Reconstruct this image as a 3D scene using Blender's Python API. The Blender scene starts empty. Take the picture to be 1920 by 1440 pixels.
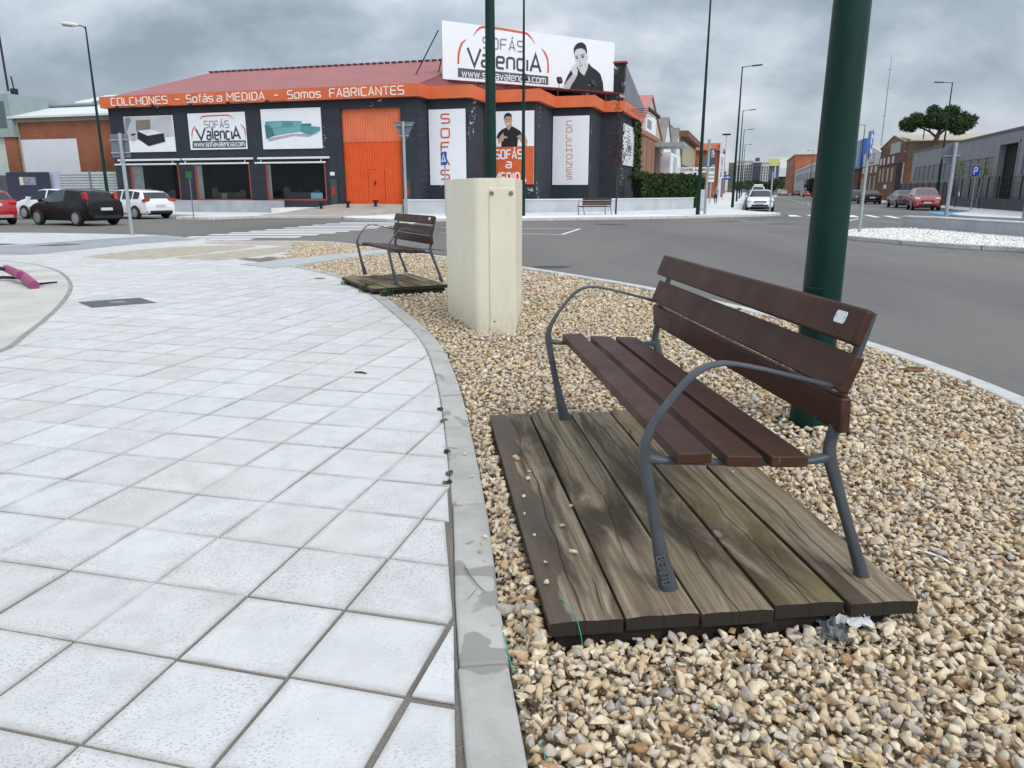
import bpy, bmesh, math, random
import numpy as np
from mathutils import Vector, Matrix
R = math.radians
random.seed(7)
SC = bpy.context.scene
COL = SC.collection

# ------------------------------------------------------------------ camera, sky, sun, exposure
PITCH, FPX, CAMH = R(14.57), 1400.0, 1.44
cam_d = bpy.data.cameras.new('camera')
cam_d.sensor_width = 36.0
cam_d.lens = FPX / 1920 * 36.0
cam_d.clip_start = 0.05
cam_d.clip_end = 5000
cam = bpy.data.objects.new('camera', cam_d)
COL.objects.link(cam)
cam.location = (0, 0, CAMH)
cam.rotation_euler = (R(90) - PITCH, 0, 0)
SC.camera = cam

SUN_EL, SUN_AZ = R(42), R(145)       # behind the camera, a little to its right
world = bpy.data.worlds.new('World')
SC.world = world
world.use_nodes = True
wn, wl = world.node_tree.nodes, world.node_tree.links
wn.clear()
w_out = wn.new('ShaderNodeOutputWorld')
w_sky = wn.new('ShaderNodeTexSky')
w_sky.sky_type = 'NISHITA'
w_sky.sun_disc = False
w_sky.sun_elevation = SUN_EL
w_sky.sun_rotation = SUN_AZ
w_bg1 = wn.new('ShaderNodeBackground')
w_bg1.inputs['Strength'].default_value = 0.11
wl.new(w_sky.outputs[0], w_bg1.inputs['Color'])
w_bg2 = wn.new('ShaderNodeBackground')
w_mix = wn.new('ShaderNodeMixShader')
w_mix.inputs[0].default_value = 0.93
wl.new(w_bg1.outputs[0], w_mix.inputs[1])
wl.new(w_bg2.outputs[0], w_mix.inputs[2])
wl.new(w_mix.outputs[0], w_out.inputs['Surface'])


def wnode(t, **kw):
    n = wn.new(t)
    for k, v in kw.items():
        setattr(n, k, v)
    return n


def wmath(op, a, b=None):
    n = wnode('ShaderNodeMath', operation=op)
    for i, q in enumerate((a, b)):
        if q is None:
            continue
        if isinstance(q, (int, float)):
            n.inputs[i].default_value = q
        else:
            wl.new(q, n.inputs[i])
    return n.outputs[0]


w_tc = wnode('ShaderNodeTexCoord')
w_sep = wnode('ShaderNodeSeparateXYZ')
wl.new(w_tc.outputs['Generated'], w_sep.inputs[0])
w_el = wmath('MAXIMUM', w_sep.outputs['Z'], 0.0)
w_den = wmath('ADD', w_el, 0.62)
w_cx = wmath('DIVIDE', w_sep.outputs['X'], w_den)
w_cy = wmath('DIVIDE', w_sep.outputs['Y'], w_den)
w_comb = wnode('ShaderNodeCombineXYZ')
wl.new(w_cx, w_comb.inputs[0])
wl.new(w_cy, w_comb.inputs[1])


def wnoise(scale, detail, rough, dist, off):
    mp = wnode('ShaderNodeMapping')
    mp.inputs['Location'].default_value = off
    mp.inputs['Scale'].default_value = (1.0, 1.25, 1.0)
    wl.new(w_comb.outputs[0], mp.inputs[0])
    n = wnode('ShaderNodeTexNoise')
    n.inputs['Scale'].default_value = scale
    n.inputs['Detail'].default_value = detail
    n.inputs['Roughness'].default_value = rough
    n.inputs['Distortion'].default_value = dist
    wl.new(mp.outputs[0], n.inputs['Vector'])
    return n.outputs['Fac']


CLOUD_OFF = (12.4, 4.4, 0.0)
n_big = wnoise(1.75, 10, 0.53, 0.12, CLOUD_OFF)
n_sml = wnoise(5.0, 8, 0.58, 0.15, (11.3, 2.2, 0))
w_sum = wmath('ADD', wmath('MULTIPLY', n_big, 0.72), wmath('MULTIPLY', n_sml, 0.28))
w_ramp = wnode('ShaderNodeValToRGB')
cr = w_ramp.color_ramp
cr.elements[0].position = 0.40
cr.elements[0].color = (0.315, 0.375, 0.455, 1)
cr.elements[1].position = 0.605
cr.elements[1].color = (0.96, 0.985, 1.0, 1)
e = cr.elements.new(0.46)
e.color = (0.44, 0.51, 0.60, 1)
e = cr.elements.new(0.525)
e.color = (0.63, 0.70, 0.78, 1)
wl.new(w_sum, w_ramp.inputs[0])
# an overcast dome: brighter overhead than near the horizon
w_zen0 = wmath('ADD', wmath('MULTIPLY', w_el, 0.75), 0.86)
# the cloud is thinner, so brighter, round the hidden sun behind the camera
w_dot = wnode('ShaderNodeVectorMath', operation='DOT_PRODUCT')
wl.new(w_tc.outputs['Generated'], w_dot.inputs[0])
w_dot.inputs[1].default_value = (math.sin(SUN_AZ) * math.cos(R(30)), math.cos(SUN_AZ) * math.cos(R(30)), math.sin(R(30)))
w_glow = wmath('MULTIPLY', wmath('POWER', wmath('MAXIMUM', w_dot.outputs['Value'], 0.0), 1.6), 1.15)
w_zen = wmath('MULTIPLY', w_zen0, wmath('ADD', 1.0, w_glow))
w_mulc = wnode('ShaderNodeMix', data_type='RGBA', blend_type='MIX')
# thin bright band close to the horizon
w_hz = wmath('MULTIPLY', wmath('SUBTRACT', 1.0, wmath('MINIMUM', wmath('MULTIPLY', w_el, 6.5), 1.0)), 0.45)
wl.new(w_hz, w_mulc.inputs['Factor'])
wl.new(w_ramp.outputs[0], w_mulc.inputs['A'])
w_mulc.inputs['B'].default_value = (0.68, 0.735, 0.785, 1)
wl.new(w_mulc.outputs['Result'], w_bg2.inputs['Color'])
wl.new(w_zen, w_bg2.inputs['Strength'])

sun_d = bpy.data.lights.new('sun', 'SUN')
sun_d.energy = 1.5
sun_d.angle = R(14)
sun_d.color = (1.0, 0.955, 0.89)
sun = bpy.data.objects.new('sun', sun_d)
COL.objects.link(sun)
sun.rotation_euler = (R(90) - SUN_EL, 0, -SUN_AZ + math.pi)

SC.view_settings.view_transform = 'Standard'
SC.view_settings.look = 'None'
SC.view_settings.exposure = 0.0
SC.view_settings.gamma = 1.0
SC.view_settings.use_curve_mapping = False
SC.cycles.max_bounces = 6
SC.cycles.diffuse_bounces = 3
SC.cycles.glossy_bounces = 3
SC.cycles.transmission_bounces = 4
SC.cycles.transparent_max_bounces = 6
SC.cycles.use_denoising = True

# ------------------------------------------------------------------ where things stand
COSP, SINP = math.cos(PITCH), math.sin(PITCH)


def ray(px, py):
    u, v = px - 960, py - 720
    return (u, FPX * COSP - v * SINP, -(FPX * SINP + v * COSP))


def G(px, py, z=0.12):                      # a point of the ground plane z seen at photo pixel
    d = ray(px, py)
    t = (z - CAMH) / d[2]
    return (d[0] * t, d[1] * t)


YAW = R(-17.0)                               # the street grid is turned 17 degrees to the camera
EX = (math.cos(YAW), math.sin(YAW))
DX = (-math.sin(YAW), math.cos(YAW))


def XY(a, b):
    return (a * EX[0] + b * DX[0], a * EX[1] + b * DX[1])


def AB(p):
    return (p[0] * EX[0] + p[1] * EX[1], p[0] * DX[0] + p[1] * DX[1])


# ------------------------------------------------------------------ tagging
def tag(o, label=None, cat=None, group=None, kind=None):
    if label:
        o['label'] = label
    if cat:
        o['category'] = cat
    if group:
        o['group'] = group
    if kind:
        o['kind'] = kind
    return o


def thing(name, label, cat, loc=(0, 0, 0), rz=0.0, group=None):
    o = bpy.data.objects.new(name, None)
    o.empty_display_size = 0.2
    COL.objects.link(o)
    o.location = loc if len(loc) == 3 else (loc[0], loc[1], 0)
    o.rotation_euler = (0, 0, rz)
    return tag(o, label, cat, group)


KIDS = {}


def copy_tree(o, parent=None):
    c = o.copy()
    COL.objects.link(c)
    if parent is not None:
        c.parent = parent
        KIDS.setdefault(parent.name, []).append(c)
    for ch in list(KIDS.get(o.name, [])):
        copy_tree(ch, c)
    return c


# ------------------------------------------------------------------ mesh builder
class MB:
    def __init__(self):
        self.v, self.f = [], []

    def add(self, vs, fs):
        n = len(self.v)
        self.v += [tuple(p) for p in vs]
        self.f += [tuple(i + n for i in q) for q in fs]
        return self

    def box(self, x0, x1, y0, y1, z0, z1):
        vs = [(x, y, z) for x in (x0, x1) for y in (y0, y1) for z in (z0, z1)]
        return self.add(vs, [(0, 1, 3, 2), (4, 6, 7, 5), (0, 4, 5, 1), (2, 3, 7, 6), (0, 2, 6, 4), (1, 5, 7, 3)])

    def obox(self, c, s, rz=0.0, rx=0.0, ry=0.0):
        m = Matrix.Rotation(rz, 3, 'Z') @ Matrix.Rotation(ry, 3, 'Y') @ Matrix.Rotation(rx, 3, 'X')
        vs = []
        for x in (-.5, .5):
            for y in (-.5, .5):
                for z in (-.5, .5):
                    q = m @ Vector((x * s[0], y * s[1], z * s[2]))
                    vs.append((q.x + c[0], q.y + c[1], q.z + c[2]))
        return self.add(vs, [(0, 1, 3, 2), (4, 6, 7, 5), (0, 4, 5, 1), (2, 3, 7, 6), (0, 2, 6, 4), (1, 5, 7, 3)])

    def prism(self, poly, z0, z1):            # polygon in plan, extruded up
        n = len(poly)
        vs = [(p[0], p[1], z0) for p in poly] + [(p[0], p[1], z1) for p in poly]
        fs = [tuple(range(n - 1, -1, -1)), tuple(range(n, 2 * n))]
        fs += [(i, (i + 1) % n, n + (i + 1) % n, n + i) for i in range(n)]
        return self.add(vs, fs)

    def plate(self, poly, y, t):              # polygon in x,z; front face at y-t, back at y
        n = len(poly)
        vs = [(p[0], y - t, p[1]) for p in poly] + [(p[0], y, p[1]) for p in poly]
        fs = [tuple(range(n)), tuple(range(2 * n - 1, n - 1, -1))]
        fs += [(i, n + i, n + (i + 1) % n, (i + 1) % n) for i in range(n)]
        return self.add(vs, fs)

    def rect(self, x0, x1, z0, z1, y, t):
        return self.plate([(x0, z0), (x1, z0), (x1, z1), (x0, z1)], y, t)

    def ribbon(self, pts, w, y, t, closed=False):   # flat stroke in x,z
        pts = [Vector(p) for p in pts]
        n = len(pts)
        ws = w if isinstance(w, (list, tuple)) else [w] * n
        L, Rr = [], []
        for i in range(n):
            if closed:
                a, b = pts[i - 1], pts[(i + 1) % n]
            else:
                a, b = pts[max(i - 1, 0)], pts[min(i + 1, n - 1)]
            d1 = (pts[i] - a)
            d2 = (b - pts[i])
            if d1.length < 1e-9:
                d1 = d2
            if d2.length < 1e-9:
                d2 = d1
            d1, d2 = d1.normalized(), d2.normalized()
            m = d1 + d2
            m = d1 if m.length < 1e-6 else m.normalized()
            nn = Vector((-m.y, m.x))
            k = max(0.45, nn.dot(Vector((-d1.y, d1.x))))
            o = nn * (ws[i] / 2 / k)
            L.append(pts[i] + o)
            Rr.append(pts[i] - o)
        seg = n if closed else n - 1
        for i in range(seg):
            j = (i + 1) % n
            self.plate([tuple(Rr[i]), tuple(Rr[j]), tuple(L[j]), tuple(L[i])], y, t)
        return self

    def tube(self, pts, r, n=8, caps=True):
        pts = [Vector(p) for p in pts]
        rs = r if isinstance(r, (list, tuple)) else [r] * len(pts)
        base = len(self.v)
        up = Vector((0, 0, 1))
        prev = None
        for i, p in enumerate(pts):
            a, b = pts[max(i - 1, 0)], pts[min(i + 1, len(pts) - 1)]
            d = (b - a).normalized()
            if prev is None:
                ref = up if abs(d.z) < 0.9 else Vector((1, 0, 0))
                x = d.cross(ref).normalized()
            else:
                x = (prev - d * prev.dot(d)).normalized()
            prev = x
            y = d.cross(x)
            for k in range(n):
                t = 2 * math.pi * k / n
                q = p + (x * math.cos(t) + y * math.sin(t)) * rs[i]
                self.v.append(tuple(q))
        for i in range(len(pts) - 1):
            for k in range(n):
                a = base + i * n + k
                b = base + i * n + (k + 1) % n
                self.f.append((a, b, b + n, a + n))
        if caps:
            self.f.append(tuple(base + k for k in range(n - 1, -1, -1)))
            e0 = base + (len(pts) - 1) * n
            self.f.append(tuple(e0 + k for k in range(n)))
        return self

    def sweep(self, pts, dims, side, n=10, power=3.0):   # rounded-rectangle bar: (width along side, thickness)
        pts = [Vector(p) for p in pts]
        side = Vector(side).normalized()
        base = len(self.v)
        for i, p in enumerate(pts):
            a, b = pts[max(i - 1, 0)], pts[min(i + 1, len(pts) - 1)]
            d = (b - a).normalized()
            nrm = side.cross(d).normalized()
            w, t = dims[i]
            for k in range(n):
                th = 2 * math.pi * (k + .5) / n
                cx, sx = math.cos(th), math.sin(th)
                cx = math.copysign(abs(cx) ** (2 / power), cx)
                sx = math.copysign(abs(sx) ** (2 / power), sx)
                self.v.append(tuple(p + side * (cx * w / 2) + nrm * (sx * t / 2)))
        for i in range(len(pts) - 1):
            for k in range(n):
                a = base + i * n + k
                b = base + i * n + (k + 1) % n
                self.f.append((a, b, b + n, a + n))
        self.f.append(tuple(base + k for k in range(n - 1, -1, -1)))
        e0 = base + (len(pts) - 1) * n
        self.f.append(tuple(e0 + k for k in range(n)))
        return self

    def lathe(self, prof, n=24, axis='Z', c=(0, 0, 0)):   # prof: (radius, height)
        base = len(self.v)
        for r, h in prof:
            for k in range(n):
                t = 2 * math.pi * k / n
                a, b = r * math.cos(t), r * math.sin(t)
                q = {'Z': (a, b, h), 'Y': (a, h, b), 'X': (h, a, b)}[axis]
                self.v.append((q[0] + c[0], q[1] + c[1], q[2] + c[2]))
        for i in range(len(prof) - 1):
            for k in range(n):
                a = base + i * n + k
                b = base + i * n + (k + 1) % n
                self.f.append((a, b, b + n, a + n))
        self.f.append(tuple(base + k for k in range(n)))
        e0 = base + (len(prof) - 1) * n
        self.f.append(tuple(e0 + k for k in range(n)))
        return self

    def build(self, name, mat, parent=None, smooth=False, bevel=0.0, seg=2, label=None, angle=None, recalc=True):
        me = bpy.data.meshes.new(name)
        me.from_pydata(self.v, [], self.f)
        if recalc:
            bm = bmesh.new()
            bm.from_mesh(me)
            bmesh.ops.recalc_face_normals(bm, faces=bm.faces)
            bm.to_mesh(me)
            bm.free()
        me.materials.append(mat)
        o = bpy.data.objects.new(name, me)
        COL.objects.link(o)
        if parent is not None:
            o.parent = parent
            KIDS.setdefault(parent.name, []).append(o)
        if smooth:
            me.polygons.foreach_set('use_smooth', [True] * len(me.polygons))
            if angle:
                me.set_sharp_from_angle(angle=R(angle))
        if bevel:
            b = o.modifiers.new('bevel', 'BEVEL')
            b.width = bevel
            b.segments = seg
            b.limit_method = 'ANGLE'
            b.angle_limit = R(35)
        if label:
            o['label'] = label
        return o


def fast_mesh(name, verts, quads_or_tris, per, mat, parent=None, attrs=None, smooth=False):
    me = bpy.data.meshes.new(name)
    nv, nf = len(verts), len(quads_or_tris)
    me.vertices.add(nv)
    me.vertices.foreach_set('co', np.ascontiguousarray(verts, dtype=np.float32).ravel())
    me.loops.add(nf * per)
    me.loops.foreach_set('vertex_index', np.ascontiguousarray(quads_or_tris, dtype=np.int32).ravel())
    me.polygons.add(nf)
    me.polygons.foreach_set('loop_start', np.arange(0, nf * per, per, dtype=np.int32))
    if smooth:
        me.polygons.foreach_set('use_smooth', np.ones(nf, dtype=bool))
    for k, arr in (attrs or {}).items():
        at = me.attributes.new(k, 'FLOAT', 'POINT')
        at.data.foreach_set('value', np.ascontiguousarray(arr, dtype=np.float32))
    me.update(calc_edges=True)
    me.validate()
    me.materials.append(mat)
    o = bpy.data.objects.new(name, me)
    COL.objects.link(o)
    if parent is not None:
        o.parent = parent
        KIDS.setdefault(parent.name, []).append(o)
    return o


# ------------------------------------------------------------------ materials
class NT:
    def __init__(self, name):
        self.m = bpy.data.materials.new(name)
        self.m.use_nodes = True
        self.n, self.l = self.m.node_tree.nodes, self.m.node_tree.links
        self.b = self.n['Principled BSDF']

    def node(self, t, ins=None, **kw):
        x = self.n.new(t)
        for k, v in kw.items():
            setattr(x, k, v)
        for k, v in (ins or {}).items():
            self.put(x.inputs[k], v)
        return x

    def put(self, sock, v):
        if hasattr(v, 'is_output'):
            self.l.new(v, sock)
        elif isinstance(v, (tuple, list)) and len(v) == 3 and sock.type == 'RGBA':
            sock.default_value = (*v, 1)
        else:
            sock.default_value = v

    def coord(self, which='Object'):
        return self.node('ShaderNodeTexCoord').outputs[which]

    def mapped(self, vec, scale=(1, 1, 1), loc=(0, 0, 0), rot=(0, 0, 0)):
        return self.node('ShaderNodeMapping', {'Vector': vec, 'Scale': scale, 'Location': loc, 'Rotation': rot}).outputs[0]

    def noise(self, vec, scale, detail=4, rough=0.55, dist=0.0, out='Fac'):
        return self.node('ShaderNodeTexNoise', {'Vector': vec, 'Scale': scale, 'Detail': detail, 'Roughness': rough,
                                                'Distortion': dist}).outputs[out]

    def ramp(self, fac, stops, interp='LINEAR'):
        x = self.node('ShaderNodeValToRGB')
        r = x.color_ramp
        r.interpolation = interp
        while len(r.elements) < len(stops):
            r.elements.new(0.5)
        for e_, (p, c) in zip(r.elements, stops):
            e_.position = p
            e_.color = (*c, 1) if isinstance(c, (tuple, list)) else (c, c, c, 1)
        self.l.new(fac, x.inputs[0])
        return x.outputs['Color']

    def mix(self, fac, a, b, mode='MIX'):
        x = self.node('ShaderNodeMix', data_type='RGBA', blend_type=mode)
        self.put(x.inputs[0], fac)
        self.put(x.inputs[6], a)
        self.put(x.inputs[7], b)
        return x.outputs[2]

    def math(self, op, a, b=0.0, clamp=False):
        x = self.node('ShaderNodeMath', operation=op, use_clamp=clamp)
        self.put(x.inputs[0], a)
        self.put(x.inputs[1], b)
        return x.outputs[0]

    def bump(self, h, strength=0.3, dist=0.01):
        x = self.node('ShaderNodeBump', {'Height': h, 'Strength': strength, 'Distance': dist})
        self.l.new(x.outputs[0], self.b.inputs['Normal'])

    def done(self, color=None, rough=0.6, metal=0.0, spec=0.5, **kw):
        if color is not None:
            self.put(self.b.inputs['Base Color'], color)
        self.put(self.b.inputs['Roughness'], rough)
        self.put(self.b.inputs['Metallic'], metal)
        self.put(self.b.inputs['Specular IOR Level'], spec)
        for k, v in kw.items():
            self.put(self.b.inputs[k], v)
        return self.m


MATS = {}


def M(name, c, rough=0.6, var=0.12, scale=3.0, metal=0.0, spec=0.4, bump=0.0, bscale=60.0, c2=None, **kw):
    """a plain surface: one colour that wanders a little, with dirt and a fine bump"""
    if name in MATS:
        return MATS[name]
    t = NT(name)
    co = t.coord()
    n = t.noise(co, scale, 5, 0.6)
    lo = tuple(x * (1 - var) for x in c)
    hi = c2 if c2 else tuple(min(1, x * (1 + var)) for x in c)
    col = t.ramp(n, [(0.3, lo), (0.7, hi)])
    rn = t.ramp(t.noise(co, scale * 2.3, 3), [(0.3, max(0.02, rough - 0.08)), (0.7, min(1, rough + 0.08))])
    if bump:
        t.bump(t.noise(co, bscale, 4), bump, 0.01)
    MATS[name] = t.done(col, rn, metal, spec, **kw)
    return MATS[name]
# ------------------------------------------------------------------ ground materials
def mat_asphalt():
    t = NT('asphalt')
    co = t.coord()
    fine = t.noise(co, 150, 3, 0.7)
    mid = t.noise(co, 9, 5, 0.6)
    big = t.noise(t.mapped(co, (0.25, 0.06, 1), rot=(0, 0, R(17))), 1.0, 4, 0.55, 0.6)
    col = t.ramp(fine, [(0.30, (0.074, 0.069, 0.065)), (0.52, (0.156, 0.146, 0.137)), (0.72, (0.320, 0.300, 0.282))])
    col = t.mix(0.8, col, t.ramp(mid, [(0.3, 0.86), (0.7, 1.08)]), 'MULTIPLY')
    col = t.mix(0.9, col, t.ramp(big, [(0.30, (0.72, 0.72, 0.74)), (0.5, (1, 1, 1)), (0.7, (1.22, 1.18, 1.12))]), 'MULTIPLY')
    oil = t.noise(co, 0.55, 6, 0.62, 0.4)
    col = t.mix(t.ramp(oil, [(0.64, 0.0), (0.72, 0.35)]), col, (0.06, 0.058, 0.058))
    crk = t.node('ShaderNodeTexVoronoi', {'Vector': t.mix(0.06, co, t.noise(co, 1.6, 4, out='Color')), 'Scale': 0.16}, feature='DISTANCE_TO_EDGE').outputs['Distance']
    col = t.mix(t.ramp(crk, [(0.0015, 0.55), (0.004, 0.0)]), col, (0.05, 0.05, 0.05))
    t.bump(fine, 0.55, 0.006)
    return t.done(col, 0.82, 0, 0.35)


def mat_tile():
    t = NT('pavement_tile')
    co = t.coord()
    tone = t.node('ShaderNodeAttribute', attribute_name='tone').outputs['Fac']
    edge = t.node('ShaderNodeAttribute', attribute_name='edge').outputs['Fac']
    base = t.ramp(tone, [(0.0, (0.475, 0.465, 0.45)), (0.5, (0.56, 0.555, 0.545)), (1.0, (0.62, 0.62, 0.62))])
    mott = t.noise(co, 7, 6, 0.65)
    base = t.mix(1.0, base, t.ramp(mott, [(0.25, 0.84), (0.55, 1.0), (0.8, 1.05)]), 'MULTIPLY')
    # hammered pits, patchy
    v = t.node('ShaderNodeTexVoronoi', {'Vector': t.mapped(co, (1.0, 1.5, 1.0), rot=(0, 0, R(20))), 'Scale': 80.0, 'Randomness': 1.0})
    pit = t.ramp(v.outputs['Distance'], [(0.16, 1.0), (0.42, 0.0)])
    patch = t.ramp(t.noise(co, 2.6, 5, 0.6), [(0.40, 0.06), (0.62, 1.0)])
    pit2 = t.math('MULTIPLY', pit, patch)
    base = t.mix(t.math('MULTIPLY', pit2, 0.62), base, (0.25, 0.245, 0.24))
    # dark grit lying about
    v2 = t.node('ShaderNodeTexVoronoi', {'Vector': co, 'Scale': 16.0, 'Randomness': 1.0})
    rnd = t.node('ShaderNodeSeparateColor', {'Color': v2.outputs['Color']}).outputs[0]
    grit = t.math('MULTIPLY', t.ramp(v2.outputs['Distance'], [(0.03, 1.0), (0.055, 0.0)]), t.ramp(rnd, [(0.60, 0.0), (0.62, 1.0)], 'CONSTANT'))
    base = t.mix(t.math('MULTIPLY', grit, 0.8), base, (0.17, 0.15, 0.13))
    # sandy, lightly soiled rims
    rim = t.math('MULTIPLY', t.ramp(edge, [(0.35, 0.0), (1.0, 1.0)]), t.ramp(t.noise(co, 6, 5, 0.65), [(0.32, 0.12), (0.66, 0.95)]))
    base = t.mix(rim, base, (0.345, 0.325, 0.295))
    stain = t.ramp(t.noise(co, 1.1, 7, 0.65, 0.4), [(0.53, 0.0), (0.68, 0.45)])
    base = t.mix(stain, base, (0.47, 0.44, 0.39))
    h = t.math('SUBTRACT', t.noise(co, 90, 3), t.math('MULTIPLY', pit2, 0.8))
    t.bump(h, 0.45, 0.004)
    return t.done(base, 0.8, 0, 0.3)


def mat_sand(name='joint_sand', c=(0.185, 0.166, 0.142), c2=(0.29, 0.268, 0.235)):
    t = NT(name)
    co = t.coord()
    n = t.noise(co, 260, 3, 0.7)
    col = t.ramp(n, [(0.3, tuple(x * 0.55 for x in c)), (0.5, c), (0.68, c2), (0.8, (0.6, 0.57, 0.5))])
    col = t.mix(0.8, col, t.ramp(t.noise(co, 6, 4), [(0.3, 0.75), (0.7, 1.15)]), 'MULTIPLY')
    t.bump(n, 0.6, 0.004)
    return t.done(col, 0.95, 0, 0.2)


def mat_kerb(name, c, wet=True):
    t = NT(name)
    co = t.coord()
    n = t.noise(co, 5, 6, 0.65)
    col = t.ramp(n, [(0.25, tuple(x * 0.78 for x in c)), (0.5, c), (0.8, tuple(min(1, x * 1.22) for x in c))])
    sp = t.noise(co, 190, 2, 0.6)
    col = t.mix(t.ramp(sp, [(0.62, 0.0), (0.72, 0.5)]), col, tuple(x * 0.55 for x in c))
    rough = 0.75
    if wet:
        w = t.ramp(t.noise(co, 5.2, 3, 0.5, 0.5), [(0.585, 0.0), (0.605, 1.0)])
        col = t.mix(t.math('MULTIPLY', w, 0.8), col, (0.235, 0.225, 0.21))
    t.bump(t.math('ADD', t.noise(co, 120, 3), n), 0.25, 0.006)
    return t.done(col, rough, 0, 0.35)


def mat_stone(name='gravel_stone', stops=None):
    t = NT(name)
    tone = t.node('ShaderNodeAttribute', attribute_name='tone').outputs['Fac']
    co = t.coord()
    stops = stops or [(0.0, (0.33, 0.30, 0.265)), (0.10, (0.43, 0.39, 0.34)), (0.20, (0.52, 0.465, 0.39)), (0.28, (0.55, 0.455, 0.325)), (0.46, (0.62, 0.525, 0.385)),
                      (0.60, (0.70, 0.61, 0.47)), (0.72, (0.50, 0.39, 0.26)), (0.86, (0.56, 0.445, 0.30)), (0.95, (0.46, 0.315, 0.185)),
                      (1.0, (0.34, 0.205, 0.115))]
    col = t.ramp(tone, stops)
    n = t.noise(co, 55, 4, 0.6)
    col = t.mix(1.0, col, t.ramp(n, [(0.28, (0.76, 0.69, 0.60)), (0.5, (0.99, 0.97, 0.94)), (0.75, (1.12, 1.13, 1.13))]), 'MULTIPLY')
    t.bump(t.noise(co, 160, 3), 0.35, 0.004)
    return t.done(col, 0.82, 0, 0.3)


ASPHALT = mat_asphalt()
TILE = mat_tile()
SAND = mat_sand()
SAND_PATCH = mat_sand('loose_sand', (0.44, 0.385, 0.31), (0.54, 0.485, 0.40))
KERB = mat_kerb('kerb_concrete', (0.405, 0.392, 0.365))
KERB_DRY = mat_kerb('road_kerb_concrete', (0.50, 0.49, 0.47), False)
FARPAV = M('far_pavement', (0.62, 0.62, 0.615), 0.85, 0.14, 0.6, bump=0.2)
CONC = M('concrete_disc', (0.50, 0.48, 0.445), 0.85, 0.16, 1.3, bump=0.4, bscale=90)
PLINTH = M('plinth_concrete', (0.34, 0.36, 0.38), 0.85, 0.18, 0.9, bump=0.3, bscale=30)
STRIP = M('grey_tactile', (0.30, 0.315, 0.33), 0.8, 0.12, 2.0, bump=0.5, bscale=160)
PAINTW = M('road_paint', (0.72, 0.72, 0.71), 0.7, 0.1, 4, c2=(0.80, 0.80, 0.79))
GRAVBASE = mat_sand('gravel_bed', (0.27, 0.20, 0.13), (0.42, 0.33, 0.22))
STONE = mat_stone()
WSTONE = mat_stone('white_gravel_stone', [(0.0, (0.55, 0.55, 0.55)), (0.3, (0.75, 0.75, 0.74)), (1.0, (0.86, 0.86, 0.85))])


def struct(name, mb, mat, **kw):
    return tag(mb.build(name, mat, **kw), kind='structure')


# ------------------------------------------------------------------ ground, road
struct('ground', MB().box(-1500, 1500, -300, 2600, -0.4, -0.02), M('dusty_ground', (0.26, 0.24, 0.205), 0.95, 0.2, 0.05))
road = MB()
road.prism([(-90, -6), (90, -6), (90, 60), XY(22, 700), XY(-3, 700), (-60, 60), (-90, 60)], -0.3, 0.0)
struct('road', road, ASPHALT)

KIN = [(-0.02, -1.5), (-0.03, 0.3), (-0.106, 1.477), (-0.176, 2.051), (-0.290, 3.284), (-0.525, 5.078), (-0.817, 6.606), (-1.283, 8.092),
       (-1.899, 9.832), (-2.615, 11.478), (-3.62, 13.0), (-4.717, 14.175)]
RKERB = [(2.7, -1.5), (3.15, 1.0), (3.30, 3.0), (3.367, 4.73), (3.35, 5.566), (3.219, 6.606), (2.87, 8.2), (1.83, 10.685), (0.19, 13.368),
         (-1.431, 15.581), (-3.2, 18.0), (-4.836, 20.0), (-6.685, 20.3)]
PAVFAR = [(-6.685, 20.3), (-8.05, 20.45), (-9.26, 21.6), (-10.6, 22.9), (-11.54, 23.2), (-14.2, 24.05), (-17, 24.2), (-34, 24.6)]


def resample(pts, step, smooth=True):
    P = [Vector(p) for p in pts]
    out = []
    for i in range(len(P) - 1):
        p0, p1, p2, p3 = P[max(i - 1, 0)], P[i], P[i + 1], P[min(i + 2, len(P) - 1)]
        n = max(2, int((p2 - p1).length / 0.08))
        for k in range(n):
            t = k / n
            if smooth:
                q = 0.5 * ((2 * p1) + (p2 - p0) * t + (2 * p0 - 5 * p1 + 4 * p2 - p3) * t * t + (3 * p1 - p0 - 3 * p2 + p3) * t ** 3)
            else:
                q = p1.lerp(p2, t)
            out.append(q)
    out.append(P[-1])
    res, acc = [out[0]], 0.0
    for a, b in zip(out, out[1:]):
        acc += (b - a).length
        if acc >= step:
            res.append(b)
            acc = 0.0
    if (res[-1] - out[-1]).length > step * 0.3:
        res.append(out[-1])
    return res


def offset(pts, d):                      # to the right of the direction of travel
    out = []
    for i, p in enumerate(pts):
        a, b = pts[max(i - 1, 0)], pts[min(i + 1, len(pts) - 1)]
        t = (Vector(b) - Vector(a)).normalized()
        out.append(Vector((p[0] + t.y * d, p[1] - t.x * d)))
    return out


def kerb_row(mb, pts, w, z0, z1, per=1, gap=0.006, jit=0.003, rng=random.Random(3)):
    """separate kerb stones, each following the curve"""
    o = offset(pts, w)
    i = 0
    while i < len(pts) - 1:
        j = min(i + per, len(pts) - 1)
        L = [Vector(p) for p in pts[i:j + 1]]
        Q = [Vector(p) for p in o[i:j + 1]]
        for A in (L, Q):
            A[0] = A[0] + (A[1] - A[0]).normalized() * gap / 2
            A[-1] = A[-1] - (A[-1] - A[-2]).normalized() * gap / 2
        dz = rng.uniform(-jit, jit)
        sh = rng.uniform(-jit, jit)
        mb.prism([(p.x + sh, p.y) for p in Q] + [(p.x + sh, p.y) for p in reversed(L)], z0, z1 + dz)
        i = j


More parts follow.
